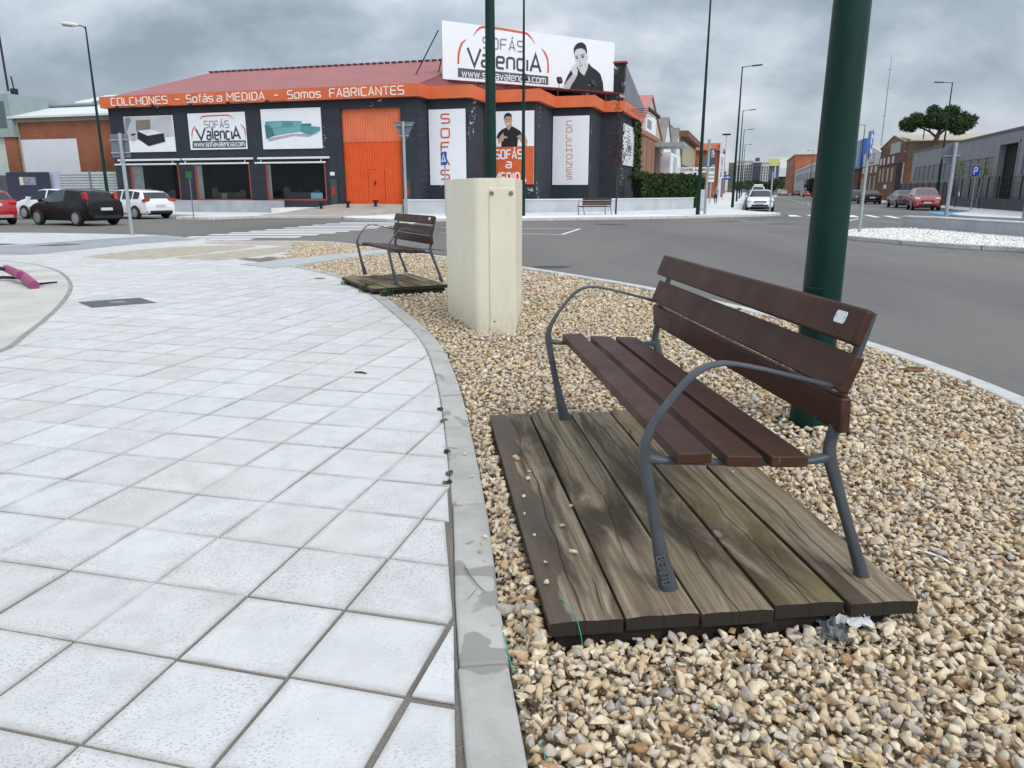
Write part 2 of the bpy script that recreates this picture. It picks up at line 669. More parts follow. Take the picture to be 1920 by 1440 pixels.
kin_s = resample(KIN, 0.33)
kb = MB()
kerb_row(kb, kin_s, 0.146, 0.0, 0.129, 3)
struct('kerb', kb, KERB, bevel=0.012, seg=2)
rk_s = resample(RKERB, 0.33)
kb = MB()
kerb_row(kb, [Vector(p) for p in offset(rk_s, 0)], -0.15, 0.0, 0.125, 3)
kerb_row(kb, resample(PAVFAR, 0.5), -0.15, 0.0, 0.124, 2)
struct('road_kerb', kb, KERB_DRY, bevel=0.014, seg=2)

# ------------------------------------------------------------------ pavement of square tiles
pav_poly = [tuple(p) for p in kin_s] + [(-4.6, 14.7), (-5.0, 17.0), (-6.2, 20.2)] + PAVFAR[1:] + [(-34, -1.5)]
struct('pavement_bed', MB().prism(pav_poly, 0.0, 0.111), SAND)


def pip(px, py, poly):
    poly = np.asarray(poly, dtype=float)
    x, y = np.asarray(px), np.asarray(py)
    ins = np.zeros(x.shape, bool)
    j = len(poly) - 1
    for i in range(len(poly)):
        xi, yi, xj, yj = *poly[i], *poly[j]
        c = ((yi > y) != (yj > y)) & (x < (xj - xi) * (y - yi) / (yj - yi + 1e-12) + xi)
        ins ^= c
        j = i
    return ins


def clip_left(poly, a, b):               # keep what lies left of a->b
    out = []
    n = len(poly)
    for i in range(n):
        p, q = poly[i], poly[(i + 1) % n]
        sp = (b[0] - a[0]) * (p[1] - a[1]) - (b[1] - a[1]) * (p[0] - a[0])
        sq = (b[0] - a[0]) * (q[1] - a[1]) - (b[1] - a[1]) * (q[0] - a[0])
        if sp >= 0:
            out.append(p)
        if (sp >= 0) != (sq >= 0):
            t = sp / (sp - sq)
            out.append((p[0] + (q[0] - p[0]) * t, p[1] + (q[1] - p[1]) * t))
    return out


TP, TA, TO = 0.3585, R(-13.95), (-0.5427, 2.165)     # pitch, angle and one crossing of the joints
tx, ty = (math.cos(TA), math.sin(TA)), (-math.sin(TA), math.cos(TA))
rng = random.Random(11)
tv, tf, ttone, tedge = [], [], [], []
clipline = [(p.x - 0.003, p.y) for p in kin_s]
far_line = [(-4.9, 14.5), (-5.4, 17.0), (-6.5, 19.9)] + PAVFAR[1:]
for i in range(-60, 14):
    for j in range(-8, 66):
        cx = TO[0] + tx[0] * (i + .5) * TP + ty[0] * (j + .5) * TP
        cy = TO[1] + tx[1] * (i + .5) * TP + ty[1] * (j + .5) * TP
        if cy < 0.6 or cx < -22 or cy > 24 or cx > 0.3:
            continue
        dn = math.hypot(cx + 0.25, cy - 1.55)
        k = max(0.0, 1 - dn / 1.3)
        g = 0.0022 + 0.0085 * k + rng.uniform(0, 0.0015)
        jx, jy, ja = rng.gauss(0, 0.0012 + 0.002 * k), rng.gauss(0, 0.0012 + 0.002 * k), rng.gauss(0, 0.0025)
        h = TP / 2 - g
        poly = []
        for sx, sy in ((-1, -1), (1, -1), (1, 1), (-1, 1)):
            ux, uy = sx * h, sy * h
            ux, uy = ux - uy * ja + jx, uy + ux * ja + jy
            poly.append((cx + tx[0] * ux + ty[0] * uy, cy + tx[1] * ux + ty[1] * uy))
        for a, b in zip(clipline, clipline[1:]):
            if abs(a[1] - cy) < 1.2:
                poly = clip_left(poly, a, b)
                if len(poly) < 3:
                    break
        if len(poly) < 3 or cy > 14 and not pip(np.array([cx]), np.array([cy]), pav_poly)[0]:
            continue
        mx, my = sum(p[0] for p in poly) / len(poly), sum(p[1] for p in poly) / len(poly)
        z = 0.12 + rng.gauss(0, 0.0010)
        ax_, ay_ = rng.gauss(0, 0.004), rng.gauss(0, 0.004)
        tone = min(1, max(0, rng.gauss(0.58, 0.13)))
        n = len(poly)
        b0 = len(tv)
        for ins, dz, ed in ((0.0, -0.0092, 1.0), (0.0, -0.0030, 1.0), (0.0035, 0.0, 0.85), (0.055, 0.0, 0.0)):
            for p in poly:
                d = math.hypot(p[0] - mx, p[1] - my) + 1e-9
                q = (p[0] + (mx - p[0]) * min(0.9, ins / d), p[1] + (my - p[1]) * min(0.9, ins / d))
                tv.append((q[0], q[1], z + dz + ax_ * (q[0] - mx) + ay_ * (q[1] - my)))
                tedge.append(ed)
                ttone.append(tone)
        for r_ in range(3):
            for q in range(n):
                w = (q + 1) % n
                tf.append((b0 + r_ * n + q, b0 + r_ * n + w, b0 + (r_ + 1) * n + w, b0 + (r_ + 1) * n + q))
        tf.append(tuple(b0 + 3 * n + q for q in range(n)))
me = bpy.data.meshes.new('pavement')
me.from_pydata(tv, [], tf)
for nm, arr in (('tone', ttone), ('edge', tedge)):
    at = me.attributes.new(nm, 'FLOAT', 'POINT')
    at.data.foreach_set('value', np.array(arr, dtype=np.float32))
me.materials.append(TILE)
o = bpy.data.objects.new('pavement', me)
COL.objects.link(o)
tag(o, kind='structure')

# round concrete apron on the left, grey bands, sandy patches: thin sheets on the pavement
circ = resample([(-9.9, 14.5), (-8.838, 13.861), (-7.632, 12.646), (-6.471, 11.002), (-5.692, 9.576), (-5.015, 8.092), (-4.531, 6.86), (-4.28, 6.106), (-4.3, 4.6)], 0.25)
struct('concrete_apron', MB().prism([tuple(p) for p in circ] + [(-16, 4.6), (-16, 14.5)], 0.111, 0.127), CONC)
rim = MB()
kerb_row(rim, circ, 0.05, 0.111, 0.1285, 6, 0.004, 0.0005)
struct('apron_edging', rim, M('edging_steel', (0.27, 0.255, 0.235), 0.7, 0.2, 5))
st = MB()
st.prism([(-11.8, 16.0), (-10.07, 15.842), (-9.45, 19.2), (-8.5, 20.75), (-9.1, 21.3), (-10.5, 22.7), (-11.3, 21.3), (-12.4, 18.2)], 0.111, 0.126)
struct('grey_crossing_band', st, STRIP)
st = MB()
st.prism([(-4.95, 13.75), (-4.12, 13.05), (-2.95, 15.9), (-2.2, 17.1), (-2.75, 17.6), (-3.5, 16.2)], 0.05, 0.132)
struct('concrete_path_strip', st, M('strip_concrete', (0.40, 0.42, 0.43), 0.8, 0.1, 2))


def patch(pts, seed):
    r_ = random.Random(seed)
    P = resample(pts + [pts[0]], 0.3, True)
    return [(p.x + r_.uniform(-.06, .06), p.y + r_.uniform(-.06, .06)) for p in P[:-1]]


st = MB()
st.prism(patch([(-8.7, 15.3), (-7.3, 14.8), (-6.5, 16.6), (-6.15, 18.3), (-7.0, 18.6), (-8.3, 17.6)], 1), 0.111, 0.1265)
st.prism(patch([(-6.8, 15.1), (-5.6, 14.7), (-5.05, 16.6), (-5.3, 18.4), (-5.9, 17.4)], 2), 0.111, 0.1268)
st.prism(patch([(-6.5, 18.9), (-5.4, 18.5), (-5.9, 19.9), (-7.2, 20.1), (-8.0, 19.5)], 3), 0.111, 0.1267)
struct('loose_sand', st, SAND_PATCH)

# ------------------------------------------------------------------ pavements across the junction
LK = [(-70, 38), (-32, 35.6), (-28.2, 35.1), (-27.9, 32.2), (-25.4, 32.1), (-24.6, 35.0), (-22.5, 35.6), (-20.2, 35.6), (-18.78, 33.43), (-15.62, 32.41),
      (-13.72, 33.63), (-10.27, 35.35), (-8.45, 36.58), (-5.13, 39.04), (-2.64, 41.35), (0.05, 44.29), (1.3, 45.7), (2.0, 47.2), (1.8, 49.2),
      (0.6, 51.4), (-0.3, 54.0), (-0.3, 80), (-0.3, 420)]
fp = MB().prism([XY(*p) for p in offset(LK, -0.14)] + [XY(-60, 420), XY(-70, 60)], -0.05, 0.12)
struct('far_pavement', fp, FARPAV)
kb = MB()
kerb_row(kb, [Vector(XY(*p)) for p in resample(LK[1:], 1.0, False)], -0.15, -0.05, 0.126, 1, 0.012)
RKB = [(16, 36.5), (14, 40.0), (12.83, 42.4), (11.6, 44.4), (11.0, 46.4), (11.2, 49.4), (12.2, 52.0), (13.6, 55.0), (14.2, 58.0), (14.2, 90), (14.2, 420)]
rp = MB().prism([XY(*p) for p in reversed(offset(RKB, 0.14))] + [XY(60, 33), XY(60, 420)], -0.05, 0.12)
struct('right_pavement', rp, FARPAV)
kerb_row(kb, [Vector(XY(*p)) for p in resample(RKB, 1.0, False)], 0.15, -0.05, 0.126, 1, 0.012)
struct('far_kerb', kb, KERB_DRY, bevel=0.015, seg=1)
# driveway ramp up to the orange gate
dv = MB()
A0, A1, A2, A3 = XY(-25.6, 37.4), XY(-19.3, 36.4), XY(-19.1, 41.35), XY(-23.6, 41.35)
for z0 in (0.0,):
    vs = [(*A0, 0.124), (*A1, 0.124), (*A2, 0.64), (*A3, 0.64), (*A0, 0.0), (*A1, 0.0), (*A2, 0.0), (*A3, 0.0)]
    dv.add(vs, [(0, 1, 2, 3), (0, 4, 5, 1), (1, 5, 6, 2), (2, 6, 7, 3), (3, 7, 4, 0)])
struct('driveway_ramp', dv, M('driveway_concrete', (0.36, 0.325, 0.285), 0.9, 0.16, 0.8))
dv = MB().prism([XY(*p) for p in [(-24.6, 35.2), (-22.5, 35.75), (-20.2, 35.75), (-19.6, 37.0), (-19.4, 38.3), (-25.6, 38.3), (-25.6, 36.0)]], 0.1, 0.1235)
struct('driveway_apron', dv, M('apron_concrete', (0.38, 0.34, 0.29), 0.9, 0.2, 0.5))
# pale terrace beside the ramp
struct('terrace', MB().prism([XY(*p) for p in [(-26.6, 38.8), (-24.2, 40.0), (-23.4, 41.2), (-26.6, 41.2)]], 0.1, 0.42), FARPAV)
struct('gravel_verge', MB().prism([XY(*p) for p in [(-19.0, 33.8), (-15.6, 33.0), (-10.4, 35.9), (-5.3, 39.5), (-3.0, 41.8), (-4.2, 43.6), (-9.5, 39.9), (-15, 37.4), (-19.2, 36.2)]], 0.1, 0.126), M('white_verge', (0.72, 0.72, 0.71), 0.9, 0.2, 6, bump=0.8, bscale=40))

# ------------------------------------------------------------------ painted markings
mk = MB()


def quad(pts, z=0.004):
    mk.add([(*p, z) for p in pts], [(0, 1, 2, 3)] if len(pts) == 4 else [tuple(range(len(pts)))])


def gq(pts, z=0.004):
    quad([G(*p, z) for p in pts], z)


ZB = [(330, 473, 448.5), (353, 563, 444.5), (393, 597, 440.3), (431, 629, 436.9), (468, 655, 433.7), (499, 683, 430.9), (533, 708, 427.6),
      (560, 728, 424.8), (586, 752, 422.2), (612, 776, 419.8), (638, 800, 417.6)]
for xl, xr, y in ZB:
    a, b = Vector(G(xl, y, 0)), Vector(G(xr, y, 0))
    n = Vector((-(b - a).y, (b - a).x)).normalized() * 0.29
    quad([a - n, b - n, b + n, a + n])
for d in ([(1591, 403.5), (1600, 403.5), (1613, 407), (1591, 407)], [(1618, 403), (1630, 403), (1653, 407.5), (1640, 407.5)],
          [(1654, 404.5), (1668, 404.5), (1690, 409), (1678, 409)], [(1690, 405.3), (1703, 405.3), (1730, 409.5), (1716, 409.5)],
          [(1727, 406.3), (1740, 406.3), (1766, 409.8), (1752, 409.8)], [(1478, 403), (1490, 403), (1504, 406), (1480, 406)], [(1512, 403), (1521, 403), (1535, 405.6), (1520, 405.6)]):
    gq(d)
for k in range(0, 26):                       # lane line down the street
    b0 = 58 + k * 9.0
    quad([XY(6.15, b0), XY(6.3, b0), XY(6.3, b0 + 3.2), XY(6.15, b0 + 3.2)])
for p, q in (((976, 429), (1088, 429)), ((976, 438.2), (1053, 440)), ((1053, 440), (1088, 429)), ((826, 427), (976, 429)), ((826, 437), (976, 438.2)),
             ((1590, 445), (1700, 456)), ((1700, 456), (1800, 463)), ((1800, 463), (1920, 469)), ((1590, 414), (1618, 408.5))):
    a, b = Vector(G(*p, 0)), Vector(G(*q, 0))
    n = Vector((-(b - a).y, (b - a).x)).normalized() * 0.06
    quad([a - n, b - n, b + n, a + n])
struct('road_markings', mk, PAINTW, recalc=True)
bay = MB().prism([XY(11.75, 58.6), XY(11.2, 50.4), XY(12.4, 52.8), XY(13.6, 55.4), XY(14.05, 58.2)], 0.001, 0.004)
struct('blue_parking_bay', bay, M('blue_road_paint', (0.10, 0.36, 0.62), 0.7, 0.12, 1.5))
dk = MB()
for p, s in (((640, 421.5), 0.5), ((1145, 421), 0.7), ((1365, 415), 0.6), ((1465, 420), 0.6), ((1420, 412), 0.5), ((1035, 501), 0.35)):
    c = G(*p, 0)
    dk.prism([(c[0] + s * math.cos(t) * (1 + .2 * math.sin(3 * t)), c[1] + s * .7 * math.sin(t)) for t in [k * math.pi / 10 for k in range(20)]], 0.001, 0.0035)
struct('tar_patches', dk, M('tar', (0.05, 0.05, 0.05), 0.8, 0.2, 3))

# ------------------------------------------------------------------ splitter island with white gravel
isl = [G(1586, 439), G(1592, 433.5), G(1620, 430.5), G(1680, 428.5), G(1740, 429.5), G(1920, 443), XY(8.6, 23.2), XY(7.2, 19.6), G(1920, 462), G(1800, 456.5), G(1700, 449.5), G(1620, 443)]
ir = resample(isl + [isl[0]], 0.5, False)
struct('traffic_island', MB().prism([tuple(p) for p in ir[:-1]], 0.0, 0.10), M('island_bed', (0.62, 0.62, 0.61), 0.9, 0.15, 6))
kb = MB()
kerb_row(kb, ir, -0.30, 0.0, 0.125, 2, 0.02)
struct('island_kerb', kb, KERB_DRY, bevel=0.012, seg=1)

# ------------------------------------------------------------------ stones
def rock_templates(n, seed, detail):
    r_ = random.Random(seed)
    out = []
    for _ in range(n):
        bm = bmesh.new()
        sx, sy, sz = 1.0, r_.uniform(.50, .88), r_.uniform(.30, .66)
        for _k in range(13):
            d = Vector((r_.gauss(0, 1), r_.gauss(0, 1), r_.gauss(0, 1))).normalized() * r_.uniform(.78, 1.12)
            bm.verts.new((d.x * sx, d.y * sy, d.z * sz))
        res = bmesh.ops.convex_hull(bm, input=bm.verts)
        bmesh.ops.delete(bm, geom=[g for g in set(res['geom_interior']) | set(res['geom_unused']) if isinstance(g, bmesh.types.BMVert)], context='VERTS')
        bmesh.ops.dissolve_limit(bm, angle_limit=R(16), verts=bm.verts, edges=bm.edges)
        if detail:
            bmesh.ops.bevel(bm, geom=list(bm.edges), offset=0.045, segments=1, affect='EDGES', clamp_overlap=True)
        bmesh.ops.triangulate(bm, faces=bm.faces)
        bm.verts.ensure_lookup_table()
        bm.verts.index_update()
        V = np.array([v.co[:] for v in bm.verts])
        F = np.array([[v.index for v in f.verts] for f in bm.faces])
        bm.free()
        out.append((V, F))
    return out


def rot_mats(rs, n, tilt):
    a = rs.uniform(0, 2 * np.pi, n)
    b = rs.normal(0, tilt, n)
    c = rs.normal(0, tilt, n)
    ca, sa, cb, sb, cc, sc = np.cos(a), np.sin(a), np.cos(b), np.sin(b), np.cos(c), np.sin(c)
    Z = np.zeros((n, 3, 3)); X = np.zeros((n, 3, 3)); Y = np.zeros((n, 3, 3))
    Z[:, 0, 0] = ca; Z[:, 0, 1] = -sa; Z[:, 1, 0] = sa; Z[:, 1, 1] = ca; Z[:, 2, 2] = 1
    X[:, 0, 0] = 1; X[:, 1, 1] = cb; X[:, 1, 2] = -sb; X[:, 2, 1] = sb; X[:, 2, 2] = cb
    Y[:, 1, 1] = 1; Y[:, 0, 0] = cc; Y[:, 0, 2] = sc; Y[:, 2, 0] = -sc; Y[:, 2, 2] = cc
    return X @ Y @ Z


def scatter(rs, x0, x1, y0, y1, cell, layers, inside, avoid):
    P = []
    for _ in range(layers):
        gx, gy = np.meshgrid(np.arange(x0, x1, cell), np.arange(y0, y1, cell))
        px = gx.ravel() + rs.uniform(-.5, .5, gx.size) * cell
        py = gy.ravel() + rs.uniform(-.5, .5, gx.size) * cell
        m = pip(px, py, inside)
        for poly in avoid:
            m &= ~pip(px, py, poly)
        P.append(np.stack([px[m], py[m]], 1))
    return P


def stones_mesh(name, batches, mat, seed):
    rs = np.random.RandomState(seed)
    Vs, Fs, Ts, off = [], [], [], 0
    for tmpl, P, zb, s0, s1, tilt in batches:
        pick = rs.randint(0, len(tmpl), len(P))
        for k, (V, F) in enumerate(tmpl):
            I = np.where(pick == k)[0]
            n = len(I)
            if not n:
                continue
            sc = rs.uniform(s0, s1, n) * np.exp(rs.normal(0, .22, n))
            Rm = rot_mats(rs, n, tilt) * sc[:, None, None]
            W = np.einsum('nij,vj->nvi', Rm, V)
            W[:, :, :2] += P[I][:, None, :]
            W[:, :, 2] += (zb[I][:, None] if isinstance(zb, np.ndarray) else zb) + rs.uniform(-.006, .008, n)[:, None] * (s1 / .02)
            Vs.append(W.reshape(-1, 3))
            FF = F[None] + (np.arange(n) * len(V))[:, None, None] + off
            Fs.append(FF.reshape(-1, 3))
            off += n * len(V)
            Ts.append(np.repeat(rs.uniform(0, 1, n), len(V)))
    return fast_mesh(name, np.concatenate(Vs), np.concatenate(Fs), 3, mat, attrs={'tone': np.concatenate(Ts)})


DROT = R(6.5)
DU, DV = (math.cos(DROT), math.sin(DROT)), (-math.sin(DROT), math.cos(DROT))
DO = (0.105, 1.945)


def deckpt(u, v, o=DO, rot=DROT):
    return (o[0] + math.cos(rot) * u - math.sin(rot) * v, o[1] + math.sin(rot) * u + math.cos(rot) * v)


D2O, D2ROT = (-1.80, 9.60), R(27.0)
gr_out = offset(kin_s, 0.153)
gravel_poly = [tuple(p) for p in gr_out] + [(-4.62, 14.4), (-4.95, 16.0), (-5.25, 18.3), (-6.25, 20.15)] + [tuple(p) for p in reversed(offset(rk_s, -0.155)[:-3])]
struct('gravel_bed', MB().prism(gravel_poly, 0.0, 0.075), GRAVBASE)
deck1_poly = [deckpt(0.012, 0.02), deckpt(1.15, 0.02), deckpt(1.15, 2.10), deckpt(0.012, 2.10)]
deck2_poly = [deckpt(0.02, .02, D2O, D2ROT), deckpt(1.02, .02, D2O, D2ROT), deckpt(1.02, 1.50, D2O, D2ROT), deckpt(0.02, 1.50, D2O, D2ROT)]
strip_poly = [(-4.95, 13.75), (-4.12, 13.05), (-2.95, 15.9), (-2.2, 17.1), (-2.75, 17.6), (-3.5, 16.2)]
cab_poly = [(-0.34, 7.06), (0.03, 6.98), (0.09, 8.5), (-0.62, 8.6), (-0.72, 8.2)]
avoid = [deck1_poly, deck2_poly, strip_poly, cab_poly]
T_near, T_far = rock_templates(26, 5, True), rock_templates(20, 6, False)
rs = np.random.RandomState(4)
bt = []
A = scatter(rs, -0.3, 3.4, 0.7, 3.9, 0.033, 3, gravel_poly, avoid)
for P, z in zip(A, (0.090, 0.106, 0.120)):
    bt.append((T_near, P, z, 0.0135, 0.0245, 0.55))
A = scatter(rs, -0.3, 3.4, 0.7, 3.9, 0.021, 1, gravel_poly, avoid)       # fines between the stones
bt.append((T_far, A[0], 0.096, 0.0075, 0.0135, 0.5))
A = scatter(rs, -1.4, 3.4, 3.9, 8.2, 0.038, 2, gravel_poly, avoid)
for P, z in zip(A, (0.092, 0.114)):
    bt.append((T_far, P, z, 0.016, 0.027, 0.5))
A = scatter(rs, -7, 3.4, 8.2, 20.3, 0.058, 2, gravel_poly, avoid)
for P, z in zip(A, (0.082, 0.100)):
    bt.append((T_far, P, z, 0.022, 0.036, 0.5))
A = scatter(rs, -0.35, 3.4, 0.7, 9.0, 0.13, 1, gravel_poly, avoid)     # a few bigger ones on top
bt.append((T_near, A[0], 0.122, 0.022, 0.034, 0.5))
r_ = random.Random(8)                          # stones heaped against the boards
LO, ZO = [], []
for k in range(420):
    v = r_.uniform(-0.02, 2.12)
    u = -0.012 - abs(r_.gauss(0, .028))
    LO.append(deckpt(u, v)); ZO.append(0.185 + u * .9 + r_.uniform(-.02, .008))
for k in range(130):
    u = r_.uniform(0.0, 1.15)
    v = -0.012 - abs(r_.gauss(0, .03))
    LO.append(deckpt(u, v)); ZO.append(0.135 + v * .4 + r_.uniform(-.012, .006))
bt.append((T_near, np.array(LO), np.array(ZO), 0.014, 0.025, 0.6))
# strays: on the kerb, on the boards
LO = np.array([deckpt(0.07, 1.36), deckpt(0.11, 1.20), deckpt(0.09, 1.12), deckpt(0.22, 0.80), deckpt(0.155, 0.63), deckpt(0.16, 0.42), deckpt(0.05, 0.92), deckpt(0.66, 1.30),
               deckpt(0.03, 0.75), deckpt(0.04, 0.55), deckpt(0.05, 0.35), deckpt(0.03, 0.22)])
bt.append((T_near, LO, 0.219, 0.013, 0.020, 0.3))
LO = np.array([deckpt(1.02 + .12 * math.sin(k * 2.1), 1.1 + .035 * k) for k in range(14)])
bt.append((T_near, LO, 0.213, 0.005, 0.009, 0.3))
LO = np.array([(-0.105, 2.66), (-0.12, 2.54), (-0.10, 2.475), (-0.19, 3.3), (-0.24, 3.6), (-0.115, 2.61)])
bt.append((T_near, LO, 0.134, 0.008, 0.014, 0.3))
tag(stones_mesh('gravel', bt, STONE, 21), 'loose beige and grey crushed stone filling the strip round the benches', 'gravel', kind='stuff')
ip = [tuple(p) for p in offset(ir, -0.3)[:-1]]
wall_poly = [XY(6.0, 30.1), XY(6.5, 30.1), XY(8.4, 25.2), XY(8.0, 24.8)]
A = scatter(rs, 8.0, 17.0, 14, 32, 0.075, 2, ip, [])
tag(stones_mesh('white_gravel', [(T_far, P, z, 0.028, 0.046, 0.4) for P, z in zip(A, (0.10, 0.112))], WSTONE, 5), 'white crushed stone covering the traffic island', 'gravel', kind='stuff')
# ------------------------------------------------------------------ lettering: single strokes with squared-off rounded corners
GL = {
    'A': (4, [[(0, 0), (2, 6), (4, 0)], [(.75, 1.9), (3.25, 1.9)]]), 'B': (4, [[(3.4, 3.1), (0, 3.1), (0, 6), (3.4, 6), (3.4, 3.1), (4, 2.6), (4, 0), (0, 0), (0, 3.1)]]),
    'C': (4, [[(4, 6), (0, 6), (0, 0), (4, 0)]]), 'D': (4, [[(0, 0), (0, 6), (2.8, 6), (4, 4.6), (4, 1.4), (2.8, 0), (0, 0)]]),
    'E': (4, [[(4, 6), (0, 6), (0, 0), (4, 0)], [(0, 3), (3.6, 3)]]), 'F': (4, [[(4, 6), (0, 6), (0, 0)], [(0, 3), (3.5, 3)]]),
    'G': (4, [[(4, 6), (0, 6), (0, 0), (4, 0), (4, 3), (2, 3)]]), 'H': (4, [[(0, 0), (0, 6)], [(4, 0), (4, 6)], [(0, 3), (4, 3)]]),
    'I': (0.6, [[(.3, 0), (.3, 6)]]), 'L': (3.6, [[(0, 6), (0, 0), (3.6, 0)]]), 'M': (5, [[(0, 0), (0, 6), (2.5, 2.4), (5, 6), (5, 0)]]),
    'N': (4, [[(0, 0), (0, 6), (4, 0), (4, 6)]]), 'O': (4, [[(0, 3), (0, 6), (4, 6), (4, 0), (0, 0), (0, 3)]]), 'P': (4, [[(0, 0), (0, 6), (4, 6), (4, 2.8), (0, 2.8)]]),
    'R': (4, [[(0, 0), (0, 6), (4, 6), (4, 2.8), (0, 2.8)], [(1.8, 2.8), (4, 0)]]), 'S': (4, [[(4, 6), (0, 6), (0, 3), (4, 3), (4, 0), (0, 0)]]),
    'T': (4, [[(0, 6), (4, 6)], [(2, 6), (2, 0)]]), 'U': (4, [[(0, 6), (0, 0), (4, 0), (4, 6)]]), 'V': (4, [[(0, 6), (2, 0), (4, 6)]]),
    'Z': (4, [[(0, 6), (4, 6), (0, 0), (4, 0)]]), '-': (3, [[(0, 3), (3, 3)]]), ' ': (2.4, []), '.': (.6, [[(.3, 0), (.3, .7)]]),
    'a': (3.6, [[(.3, 4.3), (3.6, 4.3), (3.6, 0), (0, 0), (0, 2.3), (3.6, 2.3)]]), 'c': (3.3, [[(3.3, 4.3), (0, 4.3), (0, 0), (3.3, 0)]]),
    'e': (3.6, [[(3.5, 0), (0, 0), (0, 4.3), (3.6, 4.3), (3.6, 2.2), (0, 2.2)]]), 'f': (2.4, [[(2.4, 6), (.9, 6), (.9, 0)], [(0, 4.3), (2.4, 4.3)]]),
    'i': (.6, [[(.3, 0), (.3, 4.3)]]), 'l': (.6, [[(.3, 0), (.3, 6)]]), 'm': (5.2, [[(0, 0), (0, 4.3), (5.2, 4.3), (5.2, 0)], [(2.6, 4.3), (2.6, 0)]]),
    'n': (3.6, [[(0, 0), (0, 4.3), (3.6, 4.3), (3.6, 0)]]), 'o': (3.6, [[(0, 2), (0, 4.3), (3.6, 4.3), (3.6, 0), (0, 0), (0, 2)]]),
    's': (3.4, [[(3.4, 4.3), (0, 4.3), (0, 2.15), (3.4, 2.15), (3.4, 0), (0, 0)]]), 'v': (3.4, [[(0, 4.3), (1.7, 0), (3.4, 4.3)]]),
    'w': (5, [[(0, 4.3), (1.2, 0), (2.5, 4), (3.8, 0), (5, 4.3)]]), '>': (4, [[(0, 3), (4, 3)], [(1.4, 4.4), (0, 3), (1.4, 1.6)]]),
}
GL['\u00c1'] = (4, GL['A'][1] + [[(1.8, 6.8), (2.8, 8)]])
GL['\u00e1'] = (3.6, GL['a'][1] + [[(1.6, 5.2), (2.6, 6.4)]])


def rounded(pl, r):
    if len(pl) < 3:
        return pl
    closed = pl[0] == pl[-1]
    P = [Vector(p) for p in pl]
    out = []
    n = len(P)
    for i in range(n):
        if (i == 0 or i == n - 1):
            out.append(tuple(P[i]))
            continue
        a, b, c = P[i - 1], P[i], P[i + 1]
        d1, d2 = (a - b), (c - b)
        if d1.normalized().dot(d2.normalized()) < -0.3 or d1.normalized().dot(d2.normalized()) > 0.45:
            out.append(tuple(b))
            continue
        k = min(r, d1.length * .45, d2.length * .45)
        p0, p1 = b + d1.normalized() * k, b + d2.normalized() * k
        m = (p0 + p1) / 4 + b / 2
        out += [tuple(p0), tuple(m), tuple(p1)]
    return out


def text_width(s, gap=1.6):
    return sum(GL[ch][0] + gap for ch in s) - gap


def letters(mb, s, x, z, h, y, t, weight=0.8, width=None, gap=1.6, slant=0.0, rnd=1.0):
    """a line of lettering on a wall facing -y; x,z: lower left; h: capital height; width: total width if given"""
    k = h / 6.0
    kx = k if width is None else width / (text_width(s, gap))
    cx = x
    for ch in s:
        w, strokes = GL[ch]
        for pl in strokes:
            pl2 = rounded(pl, rnd)
            pts = [(cx + (p[0] + slant * p[1]) * kx, z + p[1] * k) for p in pl2]
            mb.ribbon(pts, weight * k, y, t)
        cx += (w + gap) * kx
    return cx


